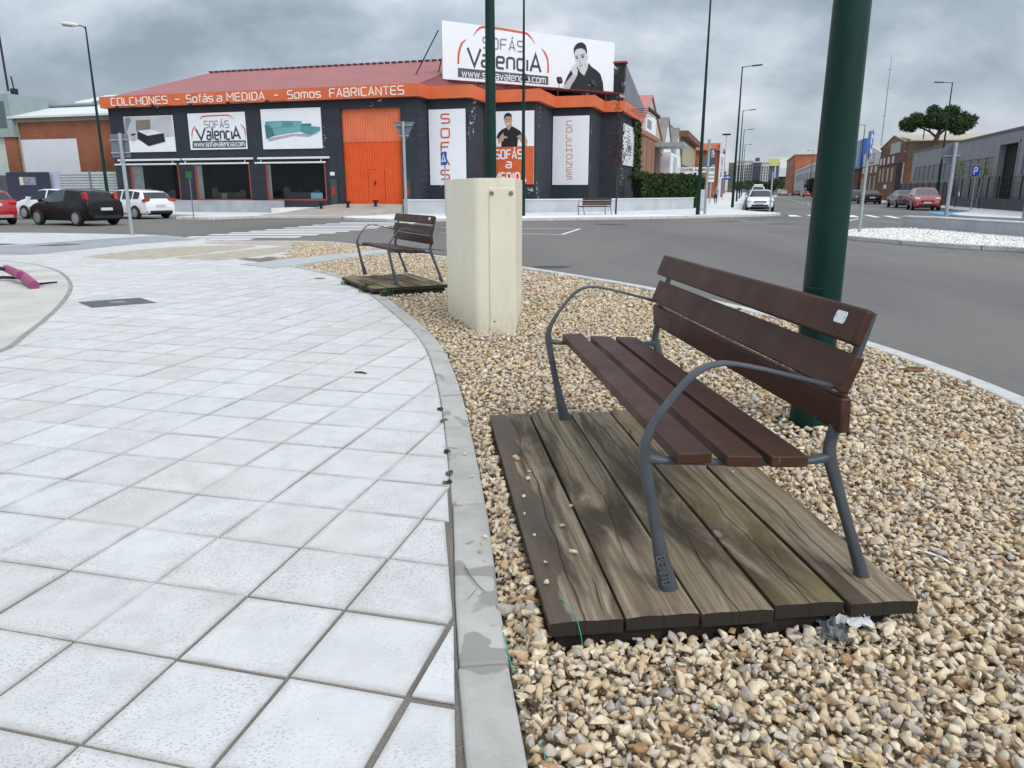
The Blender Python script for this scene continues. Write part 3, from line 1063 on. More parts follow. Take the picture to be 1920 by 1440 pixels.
# ------------------------------------------------------------------ wood, paint, metal
def mat_deck():
    t = NT('weathered_deck_wood')
    oi = t.node('ShaderNodeObjectInfo')
    co = t.coord()
    off = t.node('ShaderNodeCombineXYZ', {0: t.math('MULTIPLY', oi.outputs['Random'], 37.0), 1: t.math('MULTIPLY', oi.outputs['Random'], 91.0), 2: 0.0}).outputs[0]
    p = t.node('ShaderNodeVectorMath', {0: co, 1: off}, operation='ADD').outputs[0]
    # knots: sparse cells, grain bends around them
    kp = t.mapped(p, (4.2, 1.7, 0.0))
    vk = t.node('ShaderNodeTexVoronoi', {'Vector': kp, 'Scale': 1.0, 'Randomness': 0.95})
    kd = vk.outputs['Distance']
    kr = t.node('ShaderNodeSeparateColor', {'Color': vk.outputs['Color']}).outputs[0]
    kon = t.ramp(kr, [(0.34, 0.0), (0.36, 1.0)], 'CONSTANT')
    near = t.math('MULTIPLY', t.ramp(kd, [(0.06, 1.0), (0.48, 0.0)]), kon)
    warp = t.noise(t.mapped(p, (2.2, 0.9, 1)), 1.3, 4, 0.55)
    sep = t.node('ShaderNodeSeparateXYZ', {0: p})
    gx = t.math('ADD', sep.outputs['X'], t.math('ADD', t.math('MULTIPLY', warp, 0.055), t.math('MULTIPLY', near, 0.075)))
    gv = t.node('ShaderNodeCombineXYZ', {0: t.math('MULTIPLY', gx, 52.0), 1: t.math('MULTIPLY', sep.outputs['Y'], 0.75), 2: t.math('MULTIPLY', near, 2.2)}).outputs[0]
    grain = t.noise(gv, 1.0, 6, 0.62)
    gv2 = t.node('ShaderNodeCombineXYZ', {0: t.math('MULTIPLY', gx, 190.0), 1: t.math('MULTIPLY', sep.outputs['Y'], 3.0), 2: 0.0}).outputs[0]
    fine = t.noise(gv2, 1.0, 3, 0.6)
    col = t.ramp(grain, [(0.25, (0.080, 0.056, 0.034)), (0.42, (0.170, 0.130, 0.086)), (0.58, (0.265, 0.213, 0.150)), (0.76, (0.40, 0.34, 0.255))])
    col = t.mix(0.75, col, t.ramp(fine, [(0.3, 0.68), (0.65, 1.16)]), 'MULTIPLY')
    # broad dark weathering streaks, moss, wet side
    st = t.noise(t.node('ShaderNodeCombineXYZ', {0: t.math('MULTIPLY', gx, 8.0), 1: t.math('MULTIPLY', sep.outputs['Y'], 1.15), 2: 3.3}).outputs[0], 1.0, 4, 0.55, 0.4)
    col = t.mix(t.ramp(st, [(0.45, 0.0), (0.58, 0.90)]), col, (0.050, 0.034, 0.022))
    ms = t.noise(t.mapped(p, (2.6, 1.2, 1), (5, 2, 8)), 1.0, 5, 0.6)
    moss = t.node('ShaderNodeAttribute', attribute_name='moss').outputs['Fac']
    col = t.mix(t.math('MULTIPLY', t.ramp(ms, [(0.42, 0.0), (0.62, 1.0)]), moss), col, (0.125, 0.103, 0.034))
    wetm = t.node('ShaderNodeAttribute', attribute_name='wet').outputs['Fac']
    wn_ = t.math('ADD', wetm, t.math('MULTIPLY', t.math('SUBTRACT', t.noise(t.mapped(p, (7, 1.8, 1)), 1.0, 4), 0.5), 1.3))
    wf = t.ramp(wn_, [(0.52, 0.0), (0.58, 1.0)])
    col = t.mix(t.math('MULTIPLY', wf, 0.85), col, (0.070, 0.050, 0.036))
    # knot hearts
    kcol = t.mix(t.ramp(kd, [(0.035, 0.0), (0.075, 1.0)]), (0.30, 0.255, 0.20), (0.055, 0.038, 0.026))
    kmask = t.math('MULTIPLY', t.ramp(kd, [(0.06, 1.0), (0.10, 0.0)]), kon)
    halo = t.math('MULTIPLY', t.ramp(kd, [(0.08, 0.0), (0.16, 1.0), (0.34, 0.0)]), kon)
    hn = t.ramp(t.noise(p, 5.5, 3), [(0.4, 0.0), (0.6, 0.55)])
    col = t.mix(t.math('MULTIPLY', halo, hn), col, (0.075, 0.052, 0.034))
    col = t.mix(t.math('MULTIPLY', kmask, 0.85), col, kcol)
    # one long drying crack down each board and short ones
    wob = t.noise(t.node('ShaderNodeCombineXYZ', {0: t.math('MULTIPLY', oi.outputs['Random'], 50.0), 1: t.math('MULTIPLY', sep.outputs['Y'], 1.3), 2: 0.0}).outputs[0], 1.0, 3, 0.5)
    so = t.node('ShaderNodeSeparateXYZ', {0: co})
    cd = t.math('ABSOLUTE', t.math('ADD', so.outputs['X'], t.math('MULTIPLY', t.math('SUBTRACT', wob, 0.5), 0.13)))
    cgate = t.ramp(t.noise(t.node('ShaderNodeCombineXYZ', {0: t.math('MULTIPLY', oi.outputs['Random'], 77.0), 1: t.math('MULTIPLY', sep.outputs['Y'], 1.1), 2: 4.0}).outputs[0], 1.0, 2), [(0.34, 0.0), (0.46, 1.0)])
    crack = t.math('MULTIPLY', t.ramp(cd, [(0.0012, 1.0), (0.0034, 0.0)]), cgate)
    sc = t.noise(t.node('ShaderNodeCombineXYZ', {0: t.math('MULTIPLY', gx, 60.0), 1: t.math('MULTIPLY', sep.outputs['Y'], 2.0), 2: 9.0}).outputs[0], 1.0, 1, 0.5)
    crack2 = t.ramp(sc, [(0.725, 0.0), (0.75, 0.8)])
    cr_ = t.math('MAXIMUM', crack, crack2)
    col = t.mix(t.math('MULTIPLY', cr_, 0.92), col, (0.018, 0.013, 0.009))
    # faint saw marks across
    saw = t.node('ShaderNodeTexWave', {'Vector': t.mapped(co, (0.1, 1, 1), rot=(0, 0, R(3))), 'Scale': 1.7, 'Distortion': 2.5, 'Detail': 2.0}, bands_direction='Y').outputs['Fac']
    col = t.mix(t.ramp(saw, [(0.95, 0.0), (0.99, 0.14)]), col, (0.11, 0.095, 0.07))
    end = t.node('ShaderNodeAttribute', attribute_name='end').outputs['Fac']
    col = t.mix(end, col, t.mix(fine, (0.014, 0.010, 0.008), (0.034, 0.026, 0.019)))
    h = t.math('SUBTRACT', t.math('ADD', t.math('MULTIPLY', fine, 0.5), grain), t.math('MULTIPLY', cr_, 2.5))
    t.bump(h, 0.55, 0.005)
    return t.done(col, t.math('SUBTRACT', 0.82, t.math('MULTIPLY', wf, 0.25)), 0, 0.35)


DECK = mat_deck()


def mat_slat():
    t = NT('bench_slat_brown')
    co = t.coord()
    g = t.noise(t.mapped(co, (90, 3, 90)), 1.0, 4, 0.6)
    big = t.noise(t.mapped(co, (9, 2.2, 9)), 1.0, 4)
    col = t.ramp(big, [(0.3, (0.040, 0.0165, 0.0095)), (0.7, (0.064, 0.0265, 0.0165))])
    dust = t.ramp(t.noise(co, 14, 5, 0.7), [(0.55, 0.0), (0.8, 0.22)])
    col = t.mix(dust, col, (0.16, 0.11, 0.10))
    chip = t.ramp(t.noise(co, 60, 2, 0.6), [(0.755, 0.0), (0.77, 0.8)])
    col = t.mix(chip, col, (0.24, 0.19, 0.15))
    t.bump(g, 0.12, 0.003)
    return t.done(col, t.ramp(t.noise(co, 6, 4), [(0.3, 0.42), (0.7, 0.58)]), 0, 0.28)


SLAT = mat_slat()
IRON = M('bench_iron_grey', (0.058, 0.066, 0.078), 0.5, 0.15, 12, spec=0.5, bump=0.15, bscale=140)
STEEL = M('galvanised_steel', (0.34, 0.37, 0.39), 0.5, 0.14, 3, metal=0.35, bump=0.05)
SIGNBACK = M('sign_back_grey', (0.16, 0.185, 0.21), 0.6, 0.12, 3, metal=0.2)
WHITEP = M('white_plate', (0.70, 0.71, 0.72), 0.5, 0.04, 3)
DARKFRAME = M('rusty_frame', (0.014, 0.009, 0.008), 0.8, 0.4, 12, bump=0.5, c2=(0.032, 0.021, 0.017))


def attr_point(me, name, fn):
    at = me.attributes.new(name, 'FLOAT', 'POINT')
    at.data.foreach_set('value', np.array([fn(v.co) for v in me.vertices], dtype=np.float32))


def plank(parent, w, L, t, x, y, ztop, seed, moss=0.0, wet=None):
    """one board, slightly bowed, worn edges; local origin at its middle"""
    r_ = random.Random(seed)
    mb = MB()
    ny, nx = 28, 8
    prof = []
    for j in range(ny + 1):
        yy = -L / 2 + L * j / ny
        row = []
        wj = w + 0.003 * math.sin(yy * 3 + seed)
        for i in range(nx + 1):
            u = -1 + 2 * i / nx
            zz = -0.0035 * abs(u) ** 4 + 0.0018 * math.sin(yy * 2.3 + seed * 1.7) + 0.0012 * math.sin(u * 5 + seed) + r_.uniform(-.0004, .0004)
            row.append((u * wj / 2, yy, zz))
        prof.append(row)
    vs = [p for row in prof for p in row]
    n1 = nx + 1
    fs = [(j * n1 + i, j * n1 + i + 1, (j + 1) * n1 + i + 1, (j + 1) * n1 + i) for j in range(ny) for i in range(nx)]
    top = len(vs)
    bottom = [(p[0], p[1], -t) for row in prof for p in row]
    vs += bottom
    fs += [(top + j * n1 + i, top + (j + 1) * n1 + i, top + (j + 1) * n1 + i + 1, top + j * n1 + i + 1) for j in range(ny) for i in range(nx)]
    for j in range(ny):
        for i in (0, nx):
            fs.append((j * n1 + i, (j + 1) * n1 + i, top + (j + 1) * n1 + i, top + j * n1 + i))
    mb.add(vs, fs)
    # separate end-grain caps
    e0 = len(mb.v)
    for j, s in ((0, -1), (ny, 1)):
        row = prof[j]
        b = len(mb.v)
        mb.v += [(p[0], p[1] + s * 0.0006, p[2]) for p in row] + [(p[0], p[1] + s * 0.0006, -t) for p in row]
        mb.f += [(b + i, b + i + 1, b + n1 + i + 1, b + n1 + i) for i in range(nx)]
    o = mb.build('plank', DECK, parent, smooth=True, angle=35, recalc=True)
    me = o.data
    at = me.attributes.new('end', 'FLOAT', 'POINT')
    at.data.foreach_set('value', np.array([1.0 if (i >= e0 or v.co.z < -0.012) else 0.0 for i, v in enumerate(me.vertices)], dtype=np.float32))
    attr_point(me, 'moss', lambda c: moss)
    attr_point(me, 'wet', wet or (lambda c: 0.0))
    o.location = (x, y, ztop)
    return o


ZD = 0.21
deck = thing('wooden_deck', 'weathered five board wooden platform under the near bench, its left board half dark with damp', 'deck',
             (DO[0], DO[1], 0), DROT, 'wooden platforms under the benches')
PW = 0.2335
mosses = (0.0, 0.05, 0.12, 0.35, 1.0)
for k in range(5):
    wet = (lambda c: 0.60 - (c.x + 0.035) * 3.4) if k == 0 else None
    dy = (-0.006, 0.0, -0.004, 0.010, 0.0)[k]
    plank(deck, PW - 0.013, 2.105 + (0.02 if k == 4 else 0), 0.045, PW * (k + .5), 1.055 + dy, ZD + (0.0, 0.001, -0.001, 0.0, 0.002)[k], k + 3, (0.0, 0.15, 0.25, 1.0, 0.3)[k], wet)
fm = MB()
fm.box(0.03, 1.10, 0.030, 0.075, 0.06, ZD - 0.05)
fm.box(0.03, 1.10, 2.03, 2.07, 0.06, ZD - 0.05)
fm.box(0.03, 0.07, 0.08, 2.02, 0.06, ZD - 0.05)
fm.box(1.06, 1.10, 0.08, 2.02, 0.06, ZD - 0.05)
fm.build('deck_frame', DARKFRAME, deck, bevel=0.004)

deck2 = thing('wooden_deck', 'mossy wooden platform under the second bench, beside the cream cabinet', 'deck', (D2O[0], D2O[1], 0), D2ROT, 'wooden platforms under the benches')
for k in range(5):
    plank(deck2, 0.197, 1.52, 0.045, 0.21 * (k + .5), 0.76, ZD, k + 30, 0.55, None)
fm = MB().box(0.03, 1.02, 0.03, 0.075, 0.05, ZD - 0.05).box(0.03, 1.02, 1.45, 1.49, 0.05, ZD - 0.05).box(0.03, 0.07, 0.08, 1.44, 0.05, ZD - 0.05)
fm.build('deck_frame', DARKFRAME, deck2, bevel=0.004)


# ------------------------------------------------------------------ the bench
def catmull(pts, n):
    P = [Vector(p) for p in pts]
    out = []
    for i in range(len(P) - 1):
        p0, p1, p2, p3 = P[max(i - 1, 0)], P[i], P[i + 1], P[min(i + 2, len(P) - 1)]
        for k in range(n):
            t = k / n
            out.append(0.5 * ((2 * p1) + (p2 - p0) * t + (2 * p0 - 5 * p1 + 4 * p2 - p3) * t * t + (3 * p1 - p0 - 3 * p2 + p3) * t ** 3))
    out.append(P[-1])
    return out


def side_frame(y):
    mb = MB()
    # front leg running on into the armrest; (s, z, width across, thickness)
    key = [(0.006, 0.0, .058, .060), (-0.020, 0.10, .050, .047), (-0.052, 0.24, .036, .034), (-0.080, 0.38, .030, .034), (-0.093, 0.455, .034, .036), (-0.090, 0.50, .042, .026),
           (-0.062, 0.565, .043, .015), (-0.015, 0.632, .045, .012), (0.035, 0.690, .045, .012), (0.072, 0.717, .045, .012), (0.110, 0.729, .045, .012), (0.155, 0.731, .045, .012),
           (0.25, 0.713, .043, .012), (0.36, 0.685, .040, .012), (0.475, 0.655, .040, .014), (0.515, 0.645, .038, .016)]
    K = catmull([(k[0], k[1], 0) for k in key], 4)
    D = catmull([(k[2], k[3], 0) for k in key], 4)
    mb.sweep([(p.x, y, p.y) for p in K], [(d.x, d.y) for d in D], (0, 1, 0), 12, 3.2)
    # rear leg, running on up behind the back slats
    key = [(0.664, 0.0, .046, .042), (0.610, 0.14, .036, .034), (0.552, 0.29, .032, .034), (0.506, 0.415, .032, .040), (0.500, 0.47, .034, .034), (0.516, 0.56, .034, .028),
           (0.524, 0.64, .034, .026), (0.553, 0.75, .034, .024), (0.580, 0.845, .032, .020), (0.590, 0.875, .030, .016)]
    K = catmull([(k[0], k[1], 0) for k in key], 4)
    D = catmull([(k[2], k[3], 0) for k in key], 4)
    mb.sweep([(p.x, y, p.y) for p in K], [(d.x, d.y) for d in D], (0, 1, 0), 12, 3.2)
    key = [(-0.088, 0.445, .034, .040), (-0.06, 0.437, .034, .026), (0.0, 0.430, .036, .018), (0.1, 0.423, .036, .016), (0.25, 0.414, .036, .016), (0.38, 0.411, .036, .018), (0.47, 0.417, .034, .026), (0.505, 0.425, .032, .04)]
    K = catmull([(k[0], k[1], 0) for k in key], 3)
    D = catmull([(k[2], k[3], 0) for k in key], 3)
    mb.sweep([(p.x, y, p.y) for p in K], [(d.x, d.y) for d in D], (0, 1, 0), 10, 3.2)
    return mb


SEATS = [(-0.009, 0.100, 0.472, 0.0), (0.146, 0.260, 0.459, -0.06), (0.288, 0.406, 0.450, -0.03)]
BACKS = [((0.496, 0.514), (0.489, 0.624)), ((0.476, 0.647), (0.520, 0.758)), ((0.499, 0.791), (0.538, 0.895))]


def make_bench(L, label, loc, rz, group, ztop=ZD, near=True, text=True):
    """front foot of the near side frame at the local origin; x runs to the back, y along the seat"""
    t = thing('park_bench', label, 'bench', (loc[0], loc[1], ztop), rz, group)
    for y in (0.028, L - 0.01):
        fr = side_frame(y).build('side_frame', IRON, t, smooth=True, angle=50)
        if y < 0.1 and text:
            lm = MB()
            letters(lm, 'BENITO', 0, 0, 0.024, 0, 0.0055, 1.0, width=0.100, gap=1.5)
            lm.v = [(-0.047 + .25 * v[0] + .97 * v[2], y - 0.0235 - .05 * v[0] + v[1], 0.122 - .97 * v[0] + .25 * v[2]) for v in lm.v]
            lm.build('cast_lettering', M('iron_letter', (0.085, 0.095, 0.11), 0.5), t)
    e0, e1 = -0.024, L + 0.035
    for (s0, s1, z, sl) in SEATS:
        mb = MB()
        dz = sl * (s1 - s0)
        vs = []
        for y in (e0, e1):
            vs += [(s0, y, z - 0.036), (s1, y, z - 0.036 + dz), (s1, y, z + dz), (s0, y, z)]
        mb.add(vs, [(0, 1, 2, 3), (7, 6, 5, 4), (0, 4, 5, 1), (1, 5, 6, 2), (2, 6, 7, 3), (3, 7, 4, 0)])
        mb.build('seat_slat', SLAT, t, bevel=0.0045, seg=2, smooth=True, angle=40)
    for k, (p, q) in enumerate(BACKS):
        mb = MB()
        d = Vector((q[0] - p[0], q[1] - p[1])).normalized()
        n = Vector((d.y, -d.x)) * 0.034
        vs = []
        for y in (e0, e1):
            vs += [(p[0], y, p[1]), (p[0] + n.x, y, p[1] + n.y), (q[0] + n.x, y, q[1] + n.y), (q[0], y, q[1])]
        mb.add(vs, [(0, 1, 2, 3), (7, 6, 5, 4), (0, 4, 5, 1), (1, 5, 6, 2), (2, 6, 7, 3), (3, 7, 4, 0)])
        sl = mb.build('back_slat', SLAT, t, bevel=0.010 if k == 2 else 0.007, seg=3, smooth=True, angle=40)
        if k == 2 and near:
            pl = MB()
            ctr = Vector(((p[0] + q[0]) / 2 + d.x * .012, 0.085, (p[1] + q[1]) / 2 + d.y * .012))
            w, h = 0.030, 0.019
            out = [(-w, -h + .006), (-w + .006, -h), (w - .006, -h), (w, -h + .006), (w, h - .006), (w - .006, h), (-w + .006, h), (-w, h - .006)]
            vs = [(ctr.x + d.x * b - n.x * (.004 / .034) * 0 - 0.0005, ctr.y + a, ctr.z + d.y * b) for a, b in out]
            vf = [(v[0] - n.x * .05, v[1], v[2] - n.y * .05) for v in vs]
            pl.add(vs + vf, [tuple(range(8)), tuple(range(15, 7, -1))] + [(i, (i + 1) % 8, 8 + (i + 1) % 8, 8 + i) for i in range(8)])
            pm = pl.build('maker_plate', WHITEP, t)
            for a in (-.023, .023):
                sw = MB()
                c = ctr + Vector((-n.x * .08, a, -n.y * .08))
                sw.tube([c + Vector((n.x * .05, 0, n.y * .05)), c], 0.0035, 8)
                sw.build('plate_screw', STEEL, pm)
    return t


bench = make_bench(1.86, 'large dark brown slatted bench with grey iron arms standing in the foreground', (0.497, 2.119), DROT, 'benches')
N2 = (-1.536, 10.014)
bench2 = make_bench(1.45, 'brown slatted bench on the mossy platform left of the cream cabinet', N2, R(28), 'benches', text=False)
fb = G(1084, 402.5, .12)
bench3 = make_bench(1.75, 'far bench in front of the low grey wall across the road', (fb[0], fb[1]), R(-66), 'benches', 0.12, False, False)

# ------------------------------------------------------------------ cream utility cabinet
CREAM = NT('cream_cabinet_paint')
_co = CREAM.coord()
_c = CREAM.ramp(CREAM.noise(_co, 2.2, 5), [(0.3, (0.74, 0.675, 0.525)), (0.7, (0.79, 0.735, 0.59))])
_d = CREAM.ramp(CREAM.noise(CREAM.mapped(_co, (12, 12, 1.6)), 1.0, 6, 0.7), [(0.56, 0.0), (0.80, 0.36)])
_c = CREAM.mix(_d, _c, (0.40, 0.36, 0.27))
_z = CREAM.node('ShaderNodeSeparateXYZ', {0: _co}).outputs['Z']
_g = CREAM.math('MULTIPLY', CREAM.ramp(_z, [(0.0, 0.9), (0.30, 0.0)]), CREAM.ramp(CREAM.noise(_co, 18, 4), [(0.4, 0.1), (0.7, 0.8)]))
_c = CREAM.mix(_g, _c, (0.36, 0.29, 0.19))
CREAM.bump(CREAM.noise(_co, 160, 3), 0.2, 0.003)
CREAM = CREAM.done(_c, 0.55, 0, 0.4)
cabt = thing('utility_cabinet', 'tall cream utility cabinet with rounded top standing in the gravel', 'cabinet', (0, 0, 0.07))


def round_poly(pts, r, n=5):
    P = [Vector(p) for p in pts]
    out = []
    m = len(P)
    for i in range(m):
        a, b, c = P[i - 1], P[i], P[(i + 1) % m]
        rr = r[i] if isinstance(r, (list, tuple)) else r
        d1, d2 = (a - b).normalized(), (c - b).normalized()
        k = min(rr, (a - b).length * .45, (c - b).length * .45)
        p0, p2 = b + d1 * k, b + d2 * k
        for j in range(n + 1):
            t = j / n
            out.append(tuple(p0 * (1 - t) ** 2 + b * 2 * t * (1 - t) + p2 * t * t))
    return out


CH = 1.475
body = MB().prism(round_poly([(-0.345, 7.075), (-0.19, 7.03), (-0.185, 7.05), (0.022, 7.0), (0.040, 7.12), (0.118, 8.62), (-0.55, 8.8), (-0.745, 8.35)], [0.06, .004, .004, 0.02, 0.02, 0.10, 0.12, 0.16]), 0.0, CH)
body.build('cabinet_body', CREAM, cabt, bevel=0.06, seg=5, smooth=True, angle=40)
pn = MB()
fx, fy = Vector((-0.205, 7.035)), Vector((0.032, 6.975))
dd = (fy - fx).normalized()
nn = Vector((dd.y, -dd.x)) * 0.016
quadp = [fx, fx + nn, fy + nn, fy]
pn.prism([tuple(p) for p in (fx - nn * .2, fx + nn, fy + nn, fy - nn * .2)], 0.02, CH - 0.085)
pn.build('cover_panel', CREAM, cabt, bevel=0.008, seg=2)
for a in (0.10, 0.84):
    p = fx.lerp(fy, a) + nn
    b = MB()
    d_ = nn.normalized()
    q = Vector((p.x, p.y, CH - 0.135))
    b.tube([q, q + Vector((d_.x, d_.y, 0)) * 0.006], 0.021, 14)
    b.tube([q + Vector((d_.x, d_.y, 0)) * 0.006, q + Vector((d_.x, d_.y, 0)) * 0.017], 0.011, 6)
    b.build('bolt', M('zinc_bolt', (0.26, 0.27, 0.27), 0.4, 0.15, 30, metal=0.8), cabt)
p = fx.lerp(fy, 0.18) + nn
b = MB()
q = Vector((p.x, p.y, 0.16))
b.tube([q, q + Vector((d_.x, d_.y, 0)) * 0.002], 0.008, 12)
b.build('lock_hole', M('black_hole', (0.01, 0.01, 0.01), 0.9), cabt)

# ------------------------------------------------------------------ green lamp poles
GREEN = NT('lamp_pole_green')
_co = GREEN.coord()
_c = GREEN.ramp(GREEN.noise(GREEN.mapped(_co, (6, 6, 1.5)), 1.0, 5), [(0.3, (0.0022, 0.022, 0.0165)), (0.7, (0.0036, 0.034, 0.026))])
GREEN.bump(GREEN.noise(_co, 220, 3), 0.12, 0.002)
GREEN = GREEN.done(_c, 0.42, 0, 0.22)
LAMPW = M('lamp_head_grey', (0.42, 0.45, 0.46), 0.45, 0.05, 3)
LAMPG = M('lamp_glass', (0.12, 0.13, 0.14), 0.2, 0.1, 3)
LAMPD = M('lamp_head_dark', (0.05, 0.06, 0.065), 0.5, 0.1, 3)


def lamp_post(x, y, z0, h, label, arm, group='green street lamp posts', r0=0.1125, r1=0.042, bulb=False, hd=1.0):
    t = thing('street_lamp', label, 'street lamp', (x, y, z0), 0, group)
    MB().tube([(0, 0, 0), (0, 0, h * .33), (0, 0, h * .66), (0, 0, h)], [r0, r0 + (r1 - r0) * .33, r0 + (r1 - r0) * .66, r1], 40 if h > 5 and y < 20 else 14).build('pole', GREEN, t, smooth=True, angle=40)
    ax, ay = math.cos(arm), math.sin(arm)
    if bulb:
        MB().tube([(0, 0, h - .08), (ax * .25, ay * .25, h + .05), (ax * .55, ay * .55, h + .10)], [.035, .03, .03], 8).build('arm', GREEN, t, smooth=True)
        hb = MB().lathe([(0.02, -.62), (.10, -.55), (.165, -.3), (.17, 0), (.13, .34), (.05, .46)], 16, 'X')
        hb.v = [(v[0], v[1], v[2] * .72) for v in hb.v]
        m = Matrix.Translation((ax * 1.0, ay * 1.0, h + .14)) @ Matrix.Rotation(arm, 4, 'Z') @ Matrix.Rotation(R(-6), 4, 'Y')
        hb.v = [tuple(m @ Vector(v)) for v in hb.v]
        hb.build('lamp_head', M('lamp_head_white', (0.62, 0.64, 0.60), 0.4, 0.05, 3), t, smooth=True, angle=60)
        gb = MB().obox((0.05, 0, -.10), (.55, .2, .06))
        gb.v = [tuple(m @ Vector(v)) for v in gb.v]
        gb.build('lamp_glass', LAMPG, t, bevel=.02)
    else:
        MB().tube([(0, 0, h - .12), (ax * .12, ay * .12, h - .04), (ax * .75, ay * .75, h + .02)], [.03, .028, .028], 8).build('arm', LAMPD, t, smooth=True)
        hb = MB().obox((1.05, 0, .03), (.75, .26, .09), ry=R(-4))
        m = Matrix.Translation((0, 0, h)) @ Matrix.Rotation(arm, 4, 'Z')
        hb.v = [tuple(m @ Vector(v)) for v in hb.v]
        hb.build('lamp_head', LAMPD, t, bevel=.03)
    if r0 > 0.1 and y < 20:
        d = MB().obox((-r0 * .70, -r0 * .76, .62), (.11, .012, .42), rz=R(-40))
        d.build('access_door', GREEN, t, bevel=.006)
        MB().obox((0, 0, 0.006), (.36, .36, .014)).build('base_flange', GREEN, t, bevel=.004)
    return t


lamp_post(1.748, 4.205, 0.09, 10.8, 'thick green lamp post rising right behind the foreground bench', R(30), r0=0.109, r1=.034)
lamp_post(-0.385, 14.2, 0.09, 10.8, 'green lamp post rising behind the cream cabinet', R(60))
lamp_post(*XY(-11.14, 38.43), 0.12, 11.4, 'slim green lamp post at the kerb left of the far bench', R(170))
lamp_post(*XY(-2.55, 43.3), 0.12, 11.2, 'green lamp post at the end of the hedge by the street corner', R(175))
lamp_post(*XY(-1.06, 62.0), 0.12, 10.2, 'green lamp post on the pavement beside the white parked car', R(-17))
lamp_post(*XY(-37.9, 38.3), 0.12, 10.6, 'green lamp post with a white oval head behind the parked cars', R(178), bulb=True)
lamp_post(*XY(16.0, 76.0), 0.12, 10.2, 'green lamp post behind the red people carrier in front of the grey warehouse', R(163))
lamp_post(*XY(14.8, 118.0), 0.12, 10.0, 'dark lamp post behind the blue roundabout sign', R(163))
for k, (a, b) in enumerate([(-1.2, 95), (-1.2, 125), (-1.2, 165)]):
    lamp_post(*XY(a, b), 0.12, 10.2, ('second', 'third', 'fourth')[k] + ' lamp post of the row receding along the left pavement', R(-17))
for k, (a, b) in enumerate([(13.6, 190), (13.6, 262)]):
    lamp_post(*XY(a, b), 0.12, 10.0, ('nearer', 'farther')[k] + ' thin lamp post in front of the distant orange brick block', R(163))
# ------------------------------------------------------------------ building materials
def mat_darkwall(name, base, peel):
    t = NT(name)
    co = t.coord()
    n = t.noise(co, 0.8, 5)
    col = t.ramp(n, [(0.3, tuple(x * 0.85 for x in base)), (0.7, tuple(x * 1.2 for x in base))])
    bl = t.node('ShaderNodeTexBrick', {'Vector': t.mapped(co, (1, 1, 1), rot=(R(90), 0, 0)), 'Color1': (1, 1, 1), 'Color2': (.93, .93, .93), 'Mortar': (.72, .72, .72), 'Scale': 1.0,
                                       'Mortar Size': .010, 'Brick Width': .45, 'Row Height': .21}).outputs['Color']
    col = t.mix(0.8, col, bl, 'MULTIPLY')
    reg = t.ramp(t.noise(t.mapped(co, (0.55, 0.55, 0.26), (2, 5, 1)), 1.0, 2), [(0.655 - 0.19 * peel, 0.0), (0.68 - 0.19 * peel, 1.0)])
    fl = t.ramp(t.noise(t.mapped(co, (3.2, 3.2, 6.5)), 1.0, 4, 0.6), [(0.60 - 0.10 * peel, 0.0), (0.615 - 0.10 * peel, 1.0)])
    col = t.mix(t.math('MULTIPLY', reg, fl), col, (0.52, 0.53, 0.53))
    return t.done(col, 0.85, 0, 0.3)


def mat_brick(name, c1, c2, mortar, rot=(R(90), 0, 0), bw=.25, rh=.075):
    t = NT(name)
    co = t.coord()
    x = t.node('ShaderNodeSeparateXYZ', {0: co})
    v = t.node('ShaderNodeCombineXYZ', {0: t.math('ADD', x.outputs['X'], x.outputs['Y']), 1: x.outputs['Z'], 2: 0.0}).outputs[0]
    bl = t.node('ShaderNodeTexBrick', {'Vector': v, 'Color1': c1, 'Color2': c2, 'Mortar': mortar, 'Scale': 1.0, 'Mortar Size': .008, 'Brick Width': bw, 'Row Height': rh}).outputs['Color']
    col = t.mix(0.8, bl, t.ramp(t.noise(co, 0.55, 5, 0.6), [(0.28, 0.68), (0.6, 1.1)]), 'MULTIPLY')
    return t.done(col, 0.9, 0, 0.25)


def mat_ribbed(name, c, period, axis, rough=0.55, var=0.12, metal=0.0):
    t = NT(name)
    co = t.coord()
    w = t.node('ShaderNodeTexWave', {'Vector': co, 'Scale': 1.0 / period * 0.314, 'Distortion': 0.0}, bands_direction=axis).outputs['Fac']
    n = t.noise(co, 0.5, 5)
    col = t.ramp(n, [(0.3, tuple(x * (1 - var) for x in c)), (0.7, tuple(x * (1 + var) for x in c))])
    t.bump(w, 0.6, 0.03)
    return t.done(col, rough, metal, 0.4)


DARKW = mat_darkwall('showroom_dark_wall', (0.032, 0.038, 0.047), 0.12)
PEELW = mat_darkwall('peeling_dark_wall', (0.022, 0.024, 0.027), 0.72)
ORANGE = M('orange_fascia', (0.62, 0.128, 0.042), 0.5, 0.10, 0.7, c2=(0.70, 0.165, 0.062))
ORANGED = M('orange_gate', (0.66, 0.085, 0.012), 0.5, 0.10, 1.5)
ORANGEL = M('faded_orange_gate', (0.66, 0.16, 0.07), 0.55, 0.10, 1.5)
REDROOF = mat_ribbed('red_sheet_roof', (0.30, 0.085, 0.08), 0.9, 'X', 0.5, 0.10)
REDROOF2 = mat_ribbed('dark_red_sheet_roof', (0.20, 0.040, 0.038), 0.9, 'X', 0.5, 0.15)
PINKROOF = mat_ribbed('pale_red_sheet_roof', (0.42, 0.15, 0.15), 0.9, 'Y', 0.5, 0.10)
GLASS = M('dark_shop_glass', (0.006, 0.0075, 0.009), 0.05, 0.3, 0.6, spec=0.22)
REDFRAME = M('red_window_frame', (0.38, 0.06, 0.04), 0.5)
PRINTW = M('white_print', (0.76, 0.775, 0.80), 0.5, 0.03, 1.2)
